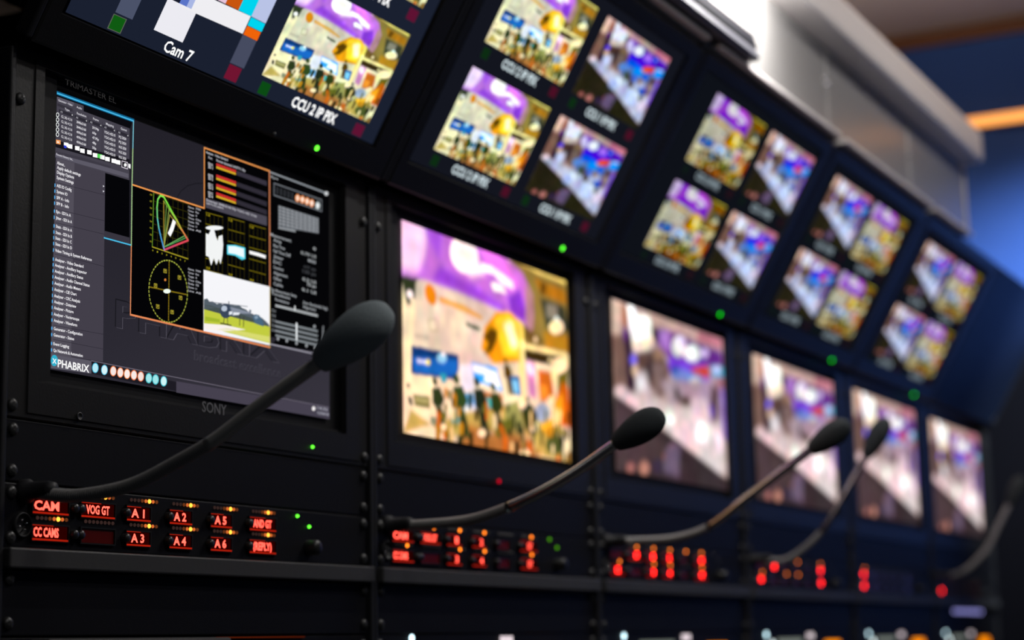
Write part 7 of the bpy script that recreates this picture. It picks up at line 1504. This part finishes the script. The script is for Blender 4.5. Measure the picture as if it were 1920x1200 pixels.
lens('standby_lamp', M['redlamp'], lows[1], 0.1825, MB0 - 0.0328, -0.0055, 0.0020)

# ------------------------------------------------------------------ upper, sloping monitors
UPO = [(0.0006, -0.0019), (-0.0082, 0.0026), (0.0155, 0.0012), (-0.0078, 0.0011), (0.0, -0.0030)]
LEDX = [(0.3041, -0.0393), (0.3130, -0.0393), (0.3127, -0.0416), (0.3106, -0.0424), (0.3027, -0.0445)]
up_labels = [
    'sloping black monitor with colour test blocks captioned Cam 7 beside a booth picture',
    'sloping black monitor of four pictures, second in the upper row, under the black lamp case',
    'sloping black monitor of four pictures, third in the upper row, below the white cabinet front',
    'sloping black monitor of four pictures, hall pictures at left, fourth in the upper row',
    'sloping black monitor of four pictures, last lit one of the upper row on the right',
]
V0, V1 = -0.0445, 0.2335
up0 = None
ups = []
for k in range(5):
    x = k * PITCH
    if up0 is None:
        up0 = thing('sloping_monitor', up_labels[0], 'monitor', (0, HINGE[0], HINGE[1]), (TILT, 0, 0), group='sloping monitors of the upper row')
        MB().rings([(PX0, PX1, V0, V1, 0.010), (PX0, PX1, V0, V1, -0.003), (PX0 + 0.002, PX1 - 0.002, V0 + 0.002, V1 - 0.002, -0.004),
                    (-0.0415, 0.3855, -0.0185, 0.2165, -0.004), (-0.0410, 0.3850, -0.0180, 0.2160, -0.0006), (-0.0410, 0.3850, -0.0180, 0.2160, 0.002)]).build('bezel', M['bezel'], up0)
        MB().box(PX0 + 0.01, PX1 - 0.01, 0.011, 0.040, V0 + 0.02, V1 - 0.040, 0.004).build('housing', M['inner'], up0)
        u = up0
    else:
        u = dup(up0, (x, HINGE[0], HINGE[1]), up_labels[k])
    ups.append(u)


def picture_parts(scr, x0, v0, booth_pic, k):
    link('picture', (me_booth if k < 2 else me_booth_far) if booth_pic else me_hall, scr, (x0, -0.0002, v0))
    cap = 'CCU 2 IP PIX' if booth_pic else 'CCU 1 IP PIX'
    word_mesh('caption', [(cap, 0.03, x0 + (0.052 if k == 0 else 0.0455), v0 - 0.0138, 0.068 if k == 0 else 0.074, 0.0090)], M['cap%d' % min(k, 2)], scr, -0.0003)
    for nm, a, b, c in (('green_tally', 0.0040, 0.0172, M['tgreen%d' % min(k, 2)]), ('red_tally', W_P - 0.0175, W_P - 0.0025, M['tred%d' % min(k, 2)])):
        MB().flat([(x0 + a, -0.0002, v0 - 0.0150), (x0 + b, -0.0002, v0 - 0.0150), (x0 + b, -0.0002, v0 - 0.0042), (x0 + a, -0.0002, v0 - 0.0042)]).build(nm, c, scr)


for i, (g, r, c, w_) in enumerate((('0b4a14', '5e1232', 'ffffff', 1.15), ('0c2c12', '4a0f24', 'dcecf2', 1.0), ('0d1a14', '241018', 'b4c6d0', 0.75))):
    M['tgreen%d' % i] = emitter('green_tally_mark', s2l(g), 1)
    M['tred%d' % i] = emitter('red_tally_mark', s2l(r), 1)
    M['cap%d' % i] = emitter('caption_text', s2l(c), w_)
backs = ('1a2030', '13151e', '0e1118', '0d1018', '0d0f1a')
for k, u in enumerate(ups):
    dx, dv = UPO[k]
    scr = link('screen', graphics_mesh('screen', [(backs[k], 0.0, [(-0.0345, -0.0165), (0.3845, -0.0165), (0.3845, 0.2155), (-0.0345, 0.2155)], None)], M['ui']), u)
    xa, xb = 0.0041 + dx, 0.0041 + 0.1925 + dx
    va, vb = dv, 0.1132 + dv
    if k == 0:
        card = [(c, -0.0002 - 0.00004 * i, p, None) for i, (c, p) in enumerate(TEST_CARD)]
        o = link('test_card', graphics_mesh('test_card', card, M['ui']), scr)
        link('test_card', o.data, scr, (0, 0, 0.1132))
        word_mesh('caption', [('Cam 7', 0.016, 0.0740, -0.0140, 0.0345, 0.0090)], M['cap0'], scr, -0.0012)
        picture_parts(scr, xb, va + 0.0019, True, 0)
        picture_parts(scr, xb, vb + 0.0019, True, 0)
    else:
        left_booth = k < 3
        for vv in (va, vb):
            picture_parts(scr, xa, vv, left_booth, k)
            picture_parts(scr, xb, vv, not left_booth, k)
    lens('power_lamp', M['green'] if k < 2 else M['greenfar'], u, LEDX[k][0], LEDX[k][1] + 0.0008, -0.0035, 0.0024)
lens('sensor_button', M['screw'], ups[0], 0.2405, -0.0415, -0.0035, 0.0022)

t = thing('blank_panel', 'blank navy sloping panel closing the upper front at the far right', 'blank panel', (5 * PITCH, HINGE[0], HINGE[1]), (TILT, 0, 0))
MB().box(PX0, PX1, -0.003, 0.010, V0, V1, 0.002).build('plate', M['navy'], t)
for sx in (PX0 + 0.008, PX1 - 0.008):
    for z in (V0 + 0.012, V1 - 0.012):
        screw_mb(MB(), sx, z, -0.003).build('screw', [M['screw'], M['slot']], t)

# ------------------------------------------------------------------ narrow panels below the monitors
fill0 = shelf0 = low0 = None
for k in range(6):
    x = k * PITCH
    la = 'narrow black blank panel directly under the %s monitor of the lower row' % ORD[k]
    lb = 'dark grey ledge under the %s intercom panel from the left' % ORD[k]
    lc = 'black blank panel below the %s grey ledge from the left' % ORD[k]
    if k == 5:
        lc = 'black blank panel with a row of violet lamps, at the far right'
    if fill0 is None:
        fill0 = thing('blank_panel', la, 'blank panel', (0, 0, -0.0815), group='narrow blank panels under the monitors')
        MB().box(PX0, PX1, -0.003, 0.003, 0, 0.0435, 0.0010).build('plate', M['panel'], fill0)
        screws(fill0, (0.0075, 0.036), -0.003)
        shelf0 = thing('ledge', lb, 'ledge', (0, 0, -0.1408), group='grey ledges under the intercom panels')
        MB().box(PX0, PX1, -0.012, 0.06, 0, 0.0140, 0.0014).build('front_rail', M['shelf'], shelf0)
        low0 = thing('blank_panel', lc, 'blank panel', (0, 0, -0.1862), group='blank panels under the grey ledges')
        MB().box(PX0, PX1, -0.003, 0.003, 0, 0.0448, 0.0010).build('plate', M['panel'], low0)
        screws(low0, (0.0085, 0.0385), -0.003)
        last = low0
    else:
        dup(fill0, (x, 0, -0.0815), la)
        dup(shelf0, (x, 0, -0.1408), lb)
        last = dup(low0, (x, 0, -0.1862), lc)
for i in range(8):
    lens('violet_lamp', M['purple'], last, 0.0815 + i * 0.0288, 0.0355, -0.003, 0.0034)

# ------------------------------------------------------------------ intercom panels
KX = [-0.0270, 0.0239, 0.0750, 0.1262, 0.1787, 0.2315]      # left edges of the key columns
ZB = 0.1263
ROWZ = [-0.0967 + ZB, -0.1152 + ZB]       # centres of the two display rows
ic0 = thing('intercom_panel', 'black intercom panel nearest the camera, with twelve readable red key displays', 'intercom panel', (0, 0, -ZB), group='intercom panels')
MB().box(PX0, PX1, -0.003, 0.004, 0, 0.0441, 0.0010).build('faceplate', M['panel'], ic0)
screws(ic0, (0.0065, 0.0375), -0.003)
# headset socket with its ring and pins
sk = MB().lathe((-0.0371, -0.003, -0.1108 + ZB), (0, -1, 0), [(0, 0.0088), (0.0022, 0.0088), (0.0030, 0.0080), (0.0022, 0.0072), (0.0006, 0.0070), (0.0006, 0)], 28).build('headset_socket', M['rack'], ic0)
pm = MB()
for a in range(4):
    pm.lathe((-0.0371 + 0.0034 * math.cos(a * PI / 2 + 0.4), -0.0036, -0.1108 + ZB + 0.0034 * math.sin(a * PI / 2 + 0.4)), (0, -1, 0), [(0, 0.0007), (0.0018, 0.0007), (0.0021, 0)], 8)
pm.build('pins', M['steel'], sk)
for c in range(6):
    for r in range(2):
        w = 0.037 if c in (0, 1, 5) else 0.0275
        z = ROWZ[r]
        hs = MB().rings([(KX[c] - 0.001, KX[c] + w + 0.001, z - 0.0062, z + 0.0062, -0.0032), (KX[c] - 0.001, KX[c] + w + 0.001, z - 0.0062, z + 0.0062, -0.0050),
                         (KX[c], KX[c] + w, z - 0.0052, z + 0.0052, -0.0050), (KX[c], KX[c] + w, z - 0.0052, z + 0.0052, -0.0034)]).build('key_frame', M['knob'], ic0)
        MB().lathe((KX[c] - 0.0022 if c else KX[c] + w + 0.005, -0.0034, z), (0, -1, 0), [(0, 0.0034), (0.0040, 0.0032), (0.0048, 0.0026), (0.0050, 0)], 16).build('knob', M['knob'], hs)
MB().lathe((0.3190, -0.003, -0.1135 + ZB), (0, -1, 0), [(0, 0.0068), (0.010, 0.0064), (0.0115, 0.0052), (0.012, 0)], 24).build('volume_knob', M['knob'], ic0)
ics = [ic0]
ic_labels = ['black intercom panel with red displays, second from the left, under the booth picture',
             'black intercom panel with red displays, third from the left along the racks',
             'black intercom panel with red displays, fourth from the left along the racks',
             'black intercom panel with two stacked red lights, fifth from the left',
             'black intercom panel with one red light lit, last on the right']
for k in range(1, 6):
    ics.append(dup(ic0, (k * PITCH, 0, -ZB), ic_labels[k - 1]))
# what each key shows: (column, row): text
SHOW = [
    {(0, 0): 'CAM', (0, 1): 'CC CAMS', (1, 0): 'VOG GT', (2, 0): 'A 1', (2, 1): 'A 3', (3, 0): 'A 2', (3, 1): 'A 4', (4, 0): 'A 5', (4, 1): 'A 6', (5, 0): 'AND GT', (5, 1): '(REPLY)'},
    {(0, 0): 'CAM', (0, 1): 'CC CAMS', (1, 0): 'VOG GT', (2, 0): '1', (2, 1): '3', (3, 0): '2', (3, 1): '4', (5, 0): 'GT', (5, 1): 'GT'},
    {(0, 1): 'CC', (1, 0): 'GT', (2, 0): '1', (2, 1): '3', (3, 0): '2', (3, 1): '4', (5, 0): 'GT', (5, 1): 'GT'},
    {(0, 1): 'CC', (1, 0): 'GT', (5, 0): 'GT', (5, 1): 'GT'},
    {(0, 0): 'GT', (0, 1): 'GT'},
    {(0, 1): 'GT'},
]
# keys whose level lamps are lit
LEVELS = [set(SHOW[0]), set(SHOW[1]), set(SHOW[2]) | {(4, 0)}, {(0, 1), (2, 1), (3, 0), (3, 1), (5, 0)}, {(0, 0)}, set()]
PAT = ['faint', 'faint', 'faint', 'dim', 'mid', 'hot', 'mid', 'dim']
SLOT = {'faint': 0, 'dim': 1, 'mid': 2, 'hot': 3}
for k, panel in enumerate(ics):
    for x_, z_ in ((0.3020, -0.0871), (0.3200, -0.0953)):
        lens('green_lamp', M['green'] if k == 0 else M['greendim'] if k == 1 else M['unlit'], panel, x_, z_ + ZB, -0.003, 0.0013 if k == 0 else 0.0018)
    if k < 2:
        for x_ in (-0.0219, -0.0170):
            lens('green_lamp', M['green'] if k == 0 else M['greendim'], panel, x_, -0.0835 + ZB, -0.003, 0.0006)
    frames = [ch for ch in panel.children if ch.name.startswith('key_frame')]
    frames.sort(key=lambda o: int(o.name.split('.')[1]) if '.' in o.name else 0)
    for c in range(6):
        for r in range(2):
            fr = frames[c * 2 + r]
            z = ROWZ[r]
            w = 0.037 if c in (0, 1, 5) else 0.0275
            txt = SHOW[k].get((c, r))
            lit = txt is not None
            MB().box(KX[c] + 0.0002, KX[c] + w - 0.0002, -0.0037, -0.0033, z - 0.005, z + 0.005).build('display_window', M['redback'] if lit and k < 2 else M['window'], fr)
            if lit:
                n = {'A': 0.0155, '1': 0.006, '2': 0.006, '3': 0.006, '4': 0.006, 'G': 0.010, 'C': 0.026, 'V': 0.026, '(': 0.026}[txt[0]]
                if txt == 'AND GT':
                    n = 0.026
                if txt in ('CC',):
                    n = 0.013
                xt = KX[c] + (0.0100 if c else 0.006)
                if k and len(txt) < 3:
                    xt = KX[c] + (0.0215 if k == 1 else 0.0255)
                if k > 1 and c == 0:
                    xt, n = KX[c] + 0.020, 0.011
                word_mesh('display_text', [(txt, 0.030, xt - 0.0045, z - 0.0026, n, 0.0062)], M['redtext'] if k < 2 else M['redfar'], fr, -0.0041)
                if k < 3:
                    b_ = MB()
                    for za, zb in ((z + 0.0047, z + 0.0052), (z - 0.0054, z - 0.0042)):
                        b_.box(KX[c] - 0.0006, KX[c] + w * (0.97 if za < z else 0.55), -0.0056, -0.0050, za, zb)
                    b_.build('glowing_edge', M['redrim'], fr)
            lv = MB()
            for i in range(8):
                mi = SLOT[PAT[i]] if (c, r) in LEVELS[k] else 0
                lv.lathe((KX[c] + 0.0060 + i * 0.0043, -0.0032, z + 0.0102), (0, -1, 0), [(0, 0.0014 + 0.0003 * (mi == 3)), (0.0008, 0.0012 + 0.0003 * (mi == 3)), (0.0012, 0)], 10, mi)
            lv.build('level_lamps', [M['amber0'], M['amber1'], M['amber2'], M['amber3']] if k == 0 else [M['unlit'], M['unlit'], M['amber0'], M['amberfar']], fr)

# ------------------------------------------------------------------ key panels along the bottom edge
t = thing('pull_out_tray', 'dark pull-out tray with a pale top edge at the lower left', 'tray', (0, 0, -0.2312))
MB().box(PX0, PX1, -0.002, 0.003, 0, 0.0440, 0.001).build('faceplate', M['panel'], t)
MB().box(-0.0255, 0.1865, -0.020, -0.0025, 0.004, 0.0430, 0.002).build('tray_front', M['shelf'], t)
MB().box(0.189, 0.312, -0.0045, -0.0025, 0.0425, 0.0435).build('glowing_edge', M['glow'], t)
screws(t, (0.008, 0.036), -0.002)
kp0 = None
kp_labels = ['black key panel with pale lamps at the bottom edge, second rack from the left',
             'black key panel with pale lamps at the bottom edge, third rack from the left',
             'black key panel with pale lamps at the bottom edge, fourth rack from the left',
             'black key panel with white lamp and orange keys, fifth rack from the left',
             'black key panel with white lamp and orange keys, at the far right under violet lamps']
for k in range(1, 6):
    if kp0 is None:
        kp0 = thing('key_panel', kp_labels[0], 'key panel', (PITCH, 0, -0.2312), group='key panels along the bottom edge')
        zb = 0.2312
        MB().box(PX0, PX1, -0.002, 0.003, 0, 0.0446, 0.001).build('faceplate', M['panel'], kp0)
        lens('round_lamp', M['cool'], kp0, 0.0090, -0.1905 + zb, -0.002, 0.0036)
        lens('white_lamp', M['coolbig'], kp0, 0.0330, -0.2040 + zb, -0.002, 0.0052)
        MB().box(0.055, 0.160, -0.0032, -0.002, -0.2040 + zb, -0.1960 + zb).build('legend_strip', M['tagglow'], kp0)
        for i in range(3):
            MB().box(0.186 + i * 0.0095, 0.193 + i * 0.0095, -0.0036, -0.002, -0.1965 + zb, -0.1890 + zb, 0.0008).build('legend_key', M['pink'], kp0)
        for i in range(8):
            MB().box(0.268 + i * 0.0088, 0.2735 + i * 0.0088, -0.0050, -0.002, -0.2150 + zb, -0.2000 + zb, 0.001).build('orange_key', M['orange'], kp0)
        screws(kp0, (0.008, 0.036), -0.002)
    else:
        dup(kp0, (k * PITCH, 0, -0.2312), kp_labels[k - 1])


# ------------------------------------------------------------------ gooseneck microphones
def spline(pts, step):
    P = [np.array(p) for p in pts]
    P = [2 * P[0] - P[1]] + P + [2 * P[-1] - P[-2]]
    fine = []
    for i in range(1, len(P) - 2):
        for u in np.linspace(0, 1, 40, endpoint=False):
            a, b, c, d = P[i - 1:i + 3]
            fine.append(0.5 * (2 * b + (c - a) * u + (2 * a - 5 * b + 4 * c - d) * u ** 2 + (3 * b - a - 3 * c + d) * u ** 3))
    fine.append(P[-2])
    fine = np.array(fine)
    s = np.concatenate([[0], np.cumsum(np.linalg.norm(np.diff(fine, axis=0), axis=1))])
    q = np.arange(0, s[-1], step)
    return np.stack([np.interp(q, s, fine[:, i]) for i in range(2)], 1), q


def microphone(k, label, pts, tip, ribbed, fat=0.0152, tube='glossstem', foam='shadefoam'):
    x, z0 = k * PITCH - 0.035, pts[0][1]
    m_ = thing('gooseneck_microphone', label, 'microphone', (x, -0.003, z0), group='gooseneck microphones')
    loc = [(y + 0.003, z - z0) for y, z in pts]
    path, s = spline(loc, 0.00042)
    cut = int(np.searchsorted(-path[:, 0], ribbed))
    V = [Vector((0, a, b)) for a, b in path]
    MB().lathe((0, 0, 0), (0, -1, 0), [(0.0002, 0.0085), (0.004, 0.0085), (0.0052, 0.0064), (0.022, 0.0060), (0.027, 0.0048), (0.027, 0)], 24).build('plug', M['rack'], m_)
    MB().sweep(V[:cut + 1], [0.00445 + 0.00032 * math.sin(2 * PI * q / 0.0019) for q in s[:cut + 1]], 16).build('gooseneck', M['goose'], m_)
    seg = V[cut:]
    seg = seg[::12] + [seg[-1]]
    MB().sweep(seg, [0.0047] * len(seg), 18).build('stem', M[tube], m_)
    a = V[-1]
    d = Vector((0, tip[0] + 0.003, tip[1] - z0)) - a
    L = d.length
    prof = []
    for i in range(27):
        u = i / 26
        # bullet: waist at the stem, widest at 58 %, round end
        if u < 0.58:
            r = fat * (0.50 + 0.50 * math.sin(u / 0.58 * PI / 2) ** 0.9)
        else:
            r = fat * math.sqrt(max(0, 1 - ((u - 0.58) / 0.42) ** 2.2))
        prof.append((u * L, r if i < 26 else 0))
    prof = [(-0.001, 0.0048)] + prof
    MB().lathe(a, d, prof, 32).build('windscreen', M[foam], m_)
    return m_


microphone(0, 'large charcoal gooseneck microphone in front of the analyser monitor',
           [(-0.003, -0.0875), (-0.012, -0.0885), (-0.043, -0.0928), (-0.075, -0.0915), (-0.102, -0.0868), (-0.133, -0.0756), (-0.163, -0.0632), (-0.197, -0.0440), (-0.221, -0.0310), (-0.246, -0.0180)], (-0.2985, 0.0115), 0.155, tube='stem', foam='foam')
microphone(1, 'gooseneck microphone with a glinting stem, curving in front of the booth picture',
           [(-0.003, -0.0875), (-0.012, -0.0885), (-0.045, -0.0890), (-0.089, -0.0870), (-0.124, -0.0790), (-0.159, -0.0670), (-0.196, -0.0500), (-0.235, -0.0280)], (-0.2805, -0.0045), 0.124, fat=0.0138)
microphone(2, 'gooseneck microphone whose head overlaps the fourth lower monitor',
           [(-0.003, -0.0830), (-0.050, -0.0845), (-0.091, -0.0830), (-0.130, -0.0720), (-0.175, -0.0430), (-0.220, -0.0140), (-0.252, 0.0060)], (-0.2970, 0.0330), 0.125, fat=0.0135)
microphone(3, 'dark upright gooseneck microphone in front of the fifth lower monitor',
           [(-0.003, -0.0880), (-0.030, -0.0920), (-0.058, -0.0880), (-0.102, -0.0560), (-0.143, 0.0000), (-0.170, 0.0430)], (-0.2020, 0.0930), 0.10, fat=0.0135)
microphone(5, 'blurred gooseneck microphone, its stem coloured as if lit, at the right edge, past the last monitor',
           [(-0.003, -0.0870), (-0.030, -0.0880), (-0.060, -0.0770), (-0.097, -0.0430), (-0.122, 0.0000), (-0.143, 0.0360)], (-0.1700, 0.0860), 0.05, fat=0.0140, tube='litstem')

# ------------------------------------------------------------------ overhead cabinet above the sloping monitors
cb = thing('overhead_cabinet', 'pale grey metal overhead cabinet running above the sloping monitors', 'cabinet', (0, 0, 0.4752))
CBX = [-1.20, -0.58, 0.02, 0.70, 1.364, 1.772, 2.128]
for a, b in zip(CBX, CBX[1:]):
    MB().box(a + 0.003, b - 0.003, -0.158, -0.146, 0.0075, 0.1265, 0.002).build('front_panel', M['fascia'], cb)
for a in CBX[1:-1]:
    MB().box(a - 0.0035, a + 0.0035, -0.1555, -0.146, 0.0075, 0.1265).build('seam_strip', M['seam'], cb)
MB().box(CBX[0], CBX[-1] - 0.003, -0.145, 0.44, 0.006, 0.183).build('body', M['seam'], cb)
MB().box(CBX[-1] - 0.0025, CBX[-1] + 0.006, -0.160, 0.44, 0.004, 0.183, 0.002).build('end_panel', M['edge'], cb)
MB().box(CBX[0], CBX[-1] - 0.004, -0.196, -0.1455, 0.1270, 0.183, 0.008).build('top_rail', M['edge'], cb)
for k in range(-2, 5):
    a = k * PITCH + PX0 + 0.012
    b = k * PITCH + PX1 - 0.004 if k < 4 else CBX[-1] - 0.01
    MB().box(a, b, -0.1700, -0.1465, 0.0002, 0.0068, 0.002).build('lip', M['edge'], cb)
for x, z in ((1.358, 0.070), (1.352, 0.078), (1.368, 0.076), (1.364, 0.0155), (1.772, 0.066), (1.772, 0.018)):
    MB().lathe((x, -0.158, z), (0, -1, 0), [(0, 0.0036), (0.0015, 0.0034), (0.003, 0.002), (0.0034, 0)], 14).build('screw', M['steel'], cb)
for k in (1, 3):
    MB().lathe((k * PITCH + 0.4235, -0.1455, 0.003), (0, -1, 0), [(0, 0.0040), (0.012, 0.0040), (0.014, 0.0025), (0.0145, 0)], 14).build('screw', M['steel'], cb)

t = thing('lamp_case', 'long black lamp case on the cabinet front above the second sloping monitor', 'lamp case', (0.28, -0.158, 0.4832))
MB().prism([(-0.0005, 0.0), (-0.0200, 0.0), (-0.0240, 0.004), (-0.0240, 0.0100), (-0.0005, 0.0100)], 0.0, 0.742).build('base', M['lampface'], t)
MB().prism([(-0.0005, 0.0102), (-0.0240, 0.0102), (-0.0260, 0.013), (-0.0220, 0.0300), (-0.0005, 0.0320)], 0.0, 0.730).build('case', M['lampblack'], t)

# ------------------------------------------------------------------ black box added to darken the edge past the last rack
t = thing('added_black_box', 'tall black box added past the last rack to darken the right edge', 'cabinet', (2.86, 0, FLOOR))
MB().box(0.0, 0.33, -0.125, 0.5, 0.0005, -FLOOR + 0.470, 0.004).build('body', M['lampblack'], t)
MB().box(0.004, 0.326, -0.140, -0.126, 0.06, -FLOOR + 0.464, 0.003).build('door', M['lampblack'], t)

# ------------------------------------------------------------------ lamps
t = thing('tube_lamp', 'fluorescent tube lamp on arms in front of the overhead cabinet', 'lamp', (0.62, -0.242, 0.600))
MB().box(0.0, 0.46, -0.028, 0.028, 0.012, 0.034, 0.006).build('housing', M['alu'], t)
MB().lathe((0.02, 0, 0.0), (1, 0, 0), [(0, 0), (0, 0.009), (0.42, 0.009), (0.42, 0)], 16).build('tube', M['tube'], t)
for ax in (0.06, 0.40):
    MB().prism([(0.0285, 0.016), (0.0455, 0.016), (0.0455, 0.030), (0.0285, 0.030)], ax - 0.006, ax + 0.006).build('arm', M['alu'], t)
la = bpy.data.lights.new('tube_light', 'AREA')
la.shape = 'RECTANGLE'
la.size = 0.44
la.size_y = 0.03
la.energy = 6.5
la.spread = math.radians(170)
la.color = (1.0, 0.975, 0.94)
lo = bpy.data.objects.new('tube_light', la)
C.objects.link(lo)
lo.parent = t
lo.location = (0.23, 0.0, -0.012)
lo.rotation_euler = (math.radians(75), 0, 0)

t = thing('fill_spot', 'small unseen ceiling spot added to brighten the blue end wall', 'fill_spot', (2.45, -1.0, CEIL))  # invented fixture, out of view, added to light the end wall
MB().lathe((0, 0, -0.0005), (0, 0, -1), [(0, 0), (0, 0.04), (0.02, 0.04), (0.03, 0.015), (0.05, 0.015), (0.05, 0)], 20).build('mount', M['lampblack'], t)
MB().lathe((0, 0, -0.05), (0.75, 1.0, -0.95), [(0, 0), (0, 0.03), (0.08, 0.04), (0.08, 0.034), (0.07, 0.03)], 20).build('head', M['lampblack'], t)
MB().lathe(Vector((0, 0, -0.05)) + Vector((0.75, 1.0, -0.95)).normalized() * 0.068, (0.75, 1.0, -0.95), [(0, 0.029), (0.001, 0.029), (0.002, 0)], 20).build('lens', M['spotlens'], t)
ls = bpy.data.lights.new('spot_beam', 'SPOT')
ls.energy = 250
ls.color = (0.72, 0.84, 1.0)
ls.spot_size = math.radians(54)
ls.spot_blend = 1.0
ls.shadow_soft_size = 0.03
lo = bpy.data.objects.new('spot_beam', ls)
C.objects.link(lo)
lo.parent = t
lo.location = Vector((0, 0, -0.05)) + Vector((0.75, 1.0, -0.95)).normalized() * 0.09
lo.rotation_euler = Vector((0.75, 1.0, -0.95)).to_track_quat('-Z', 'Y').to_euler()

t = thing('fill_uplight', 'slim unseen warm lamp added on the overhead cabinet to brighten the ceiling', 'lamp', (1.60, 0.05, 0.6588))  # invented lamp, out of view, added to lift the dark ceiling
MB().box(0.0, 0.5, -0.02, 0.02, 0.0, 0.022, 0.003).build('housing', M['alu'], t)
MB().box(0.01, 0.49, -0.013, 0.013, 0.0222, 0.0252).build('diffuser', M['tube'], t)
lu = bpy.data.lights.new('uplight_glow', 'AREA')
lu.shape = 'RECTANGLE'
lu.size = 0.48
lu.size_y = 0.03
lu.energy = 17.0
lu.color = (1.0, 0.82, 0.66)
lu.spread = math.radians(150)
lo = bpy.data.objects.new('uplight_glow', lu)
C.objects.link(lo)
lo.parent = t
lo.location = (0.25, 0, 0.028)
lo.rotation_euler = (PI, math.radians(0), 0)

t = thing('fill_ceiling_light', 'unseen flat ceiling light added as fill over the far half of the aisle', 'ceiling light', (1.45, -0.95, CEIL - 0.031))  # out of view, added to brighten the cabinet rail and lip
MB().box(-0.35, 0.35, -0.07, 0.07, -0.030, -0.0005, 0.004).build('housing', M['alu'], t)
MB().box(-0.33, 0.33, -0.055, 0.055, -0.0335, -0.0305).build('diffuser', M['tube'], t)
lc_ = bpy.data.lights.new('ceiling_glow', 'AREA')
lc_.shape = 'RECTANGLE'
lc_.size = 0.64
lc_.size_y = 0.10
lc_.energy = 5.5
lc_.color = (1.0, 0.95, 0.92)
lo = bpy.data.objects.new('ceiling_glow', lc_)
C.objects.link(lo)
lo.parent = t
lo.location = (0, 0, -0.038)
dup(t, (-0.15, -1.25, CEIL - 0.031), 'unseen flat ceiling light added as fill at the camera end of the aisle')  # second unseen light, added as front fill for the microphone foam
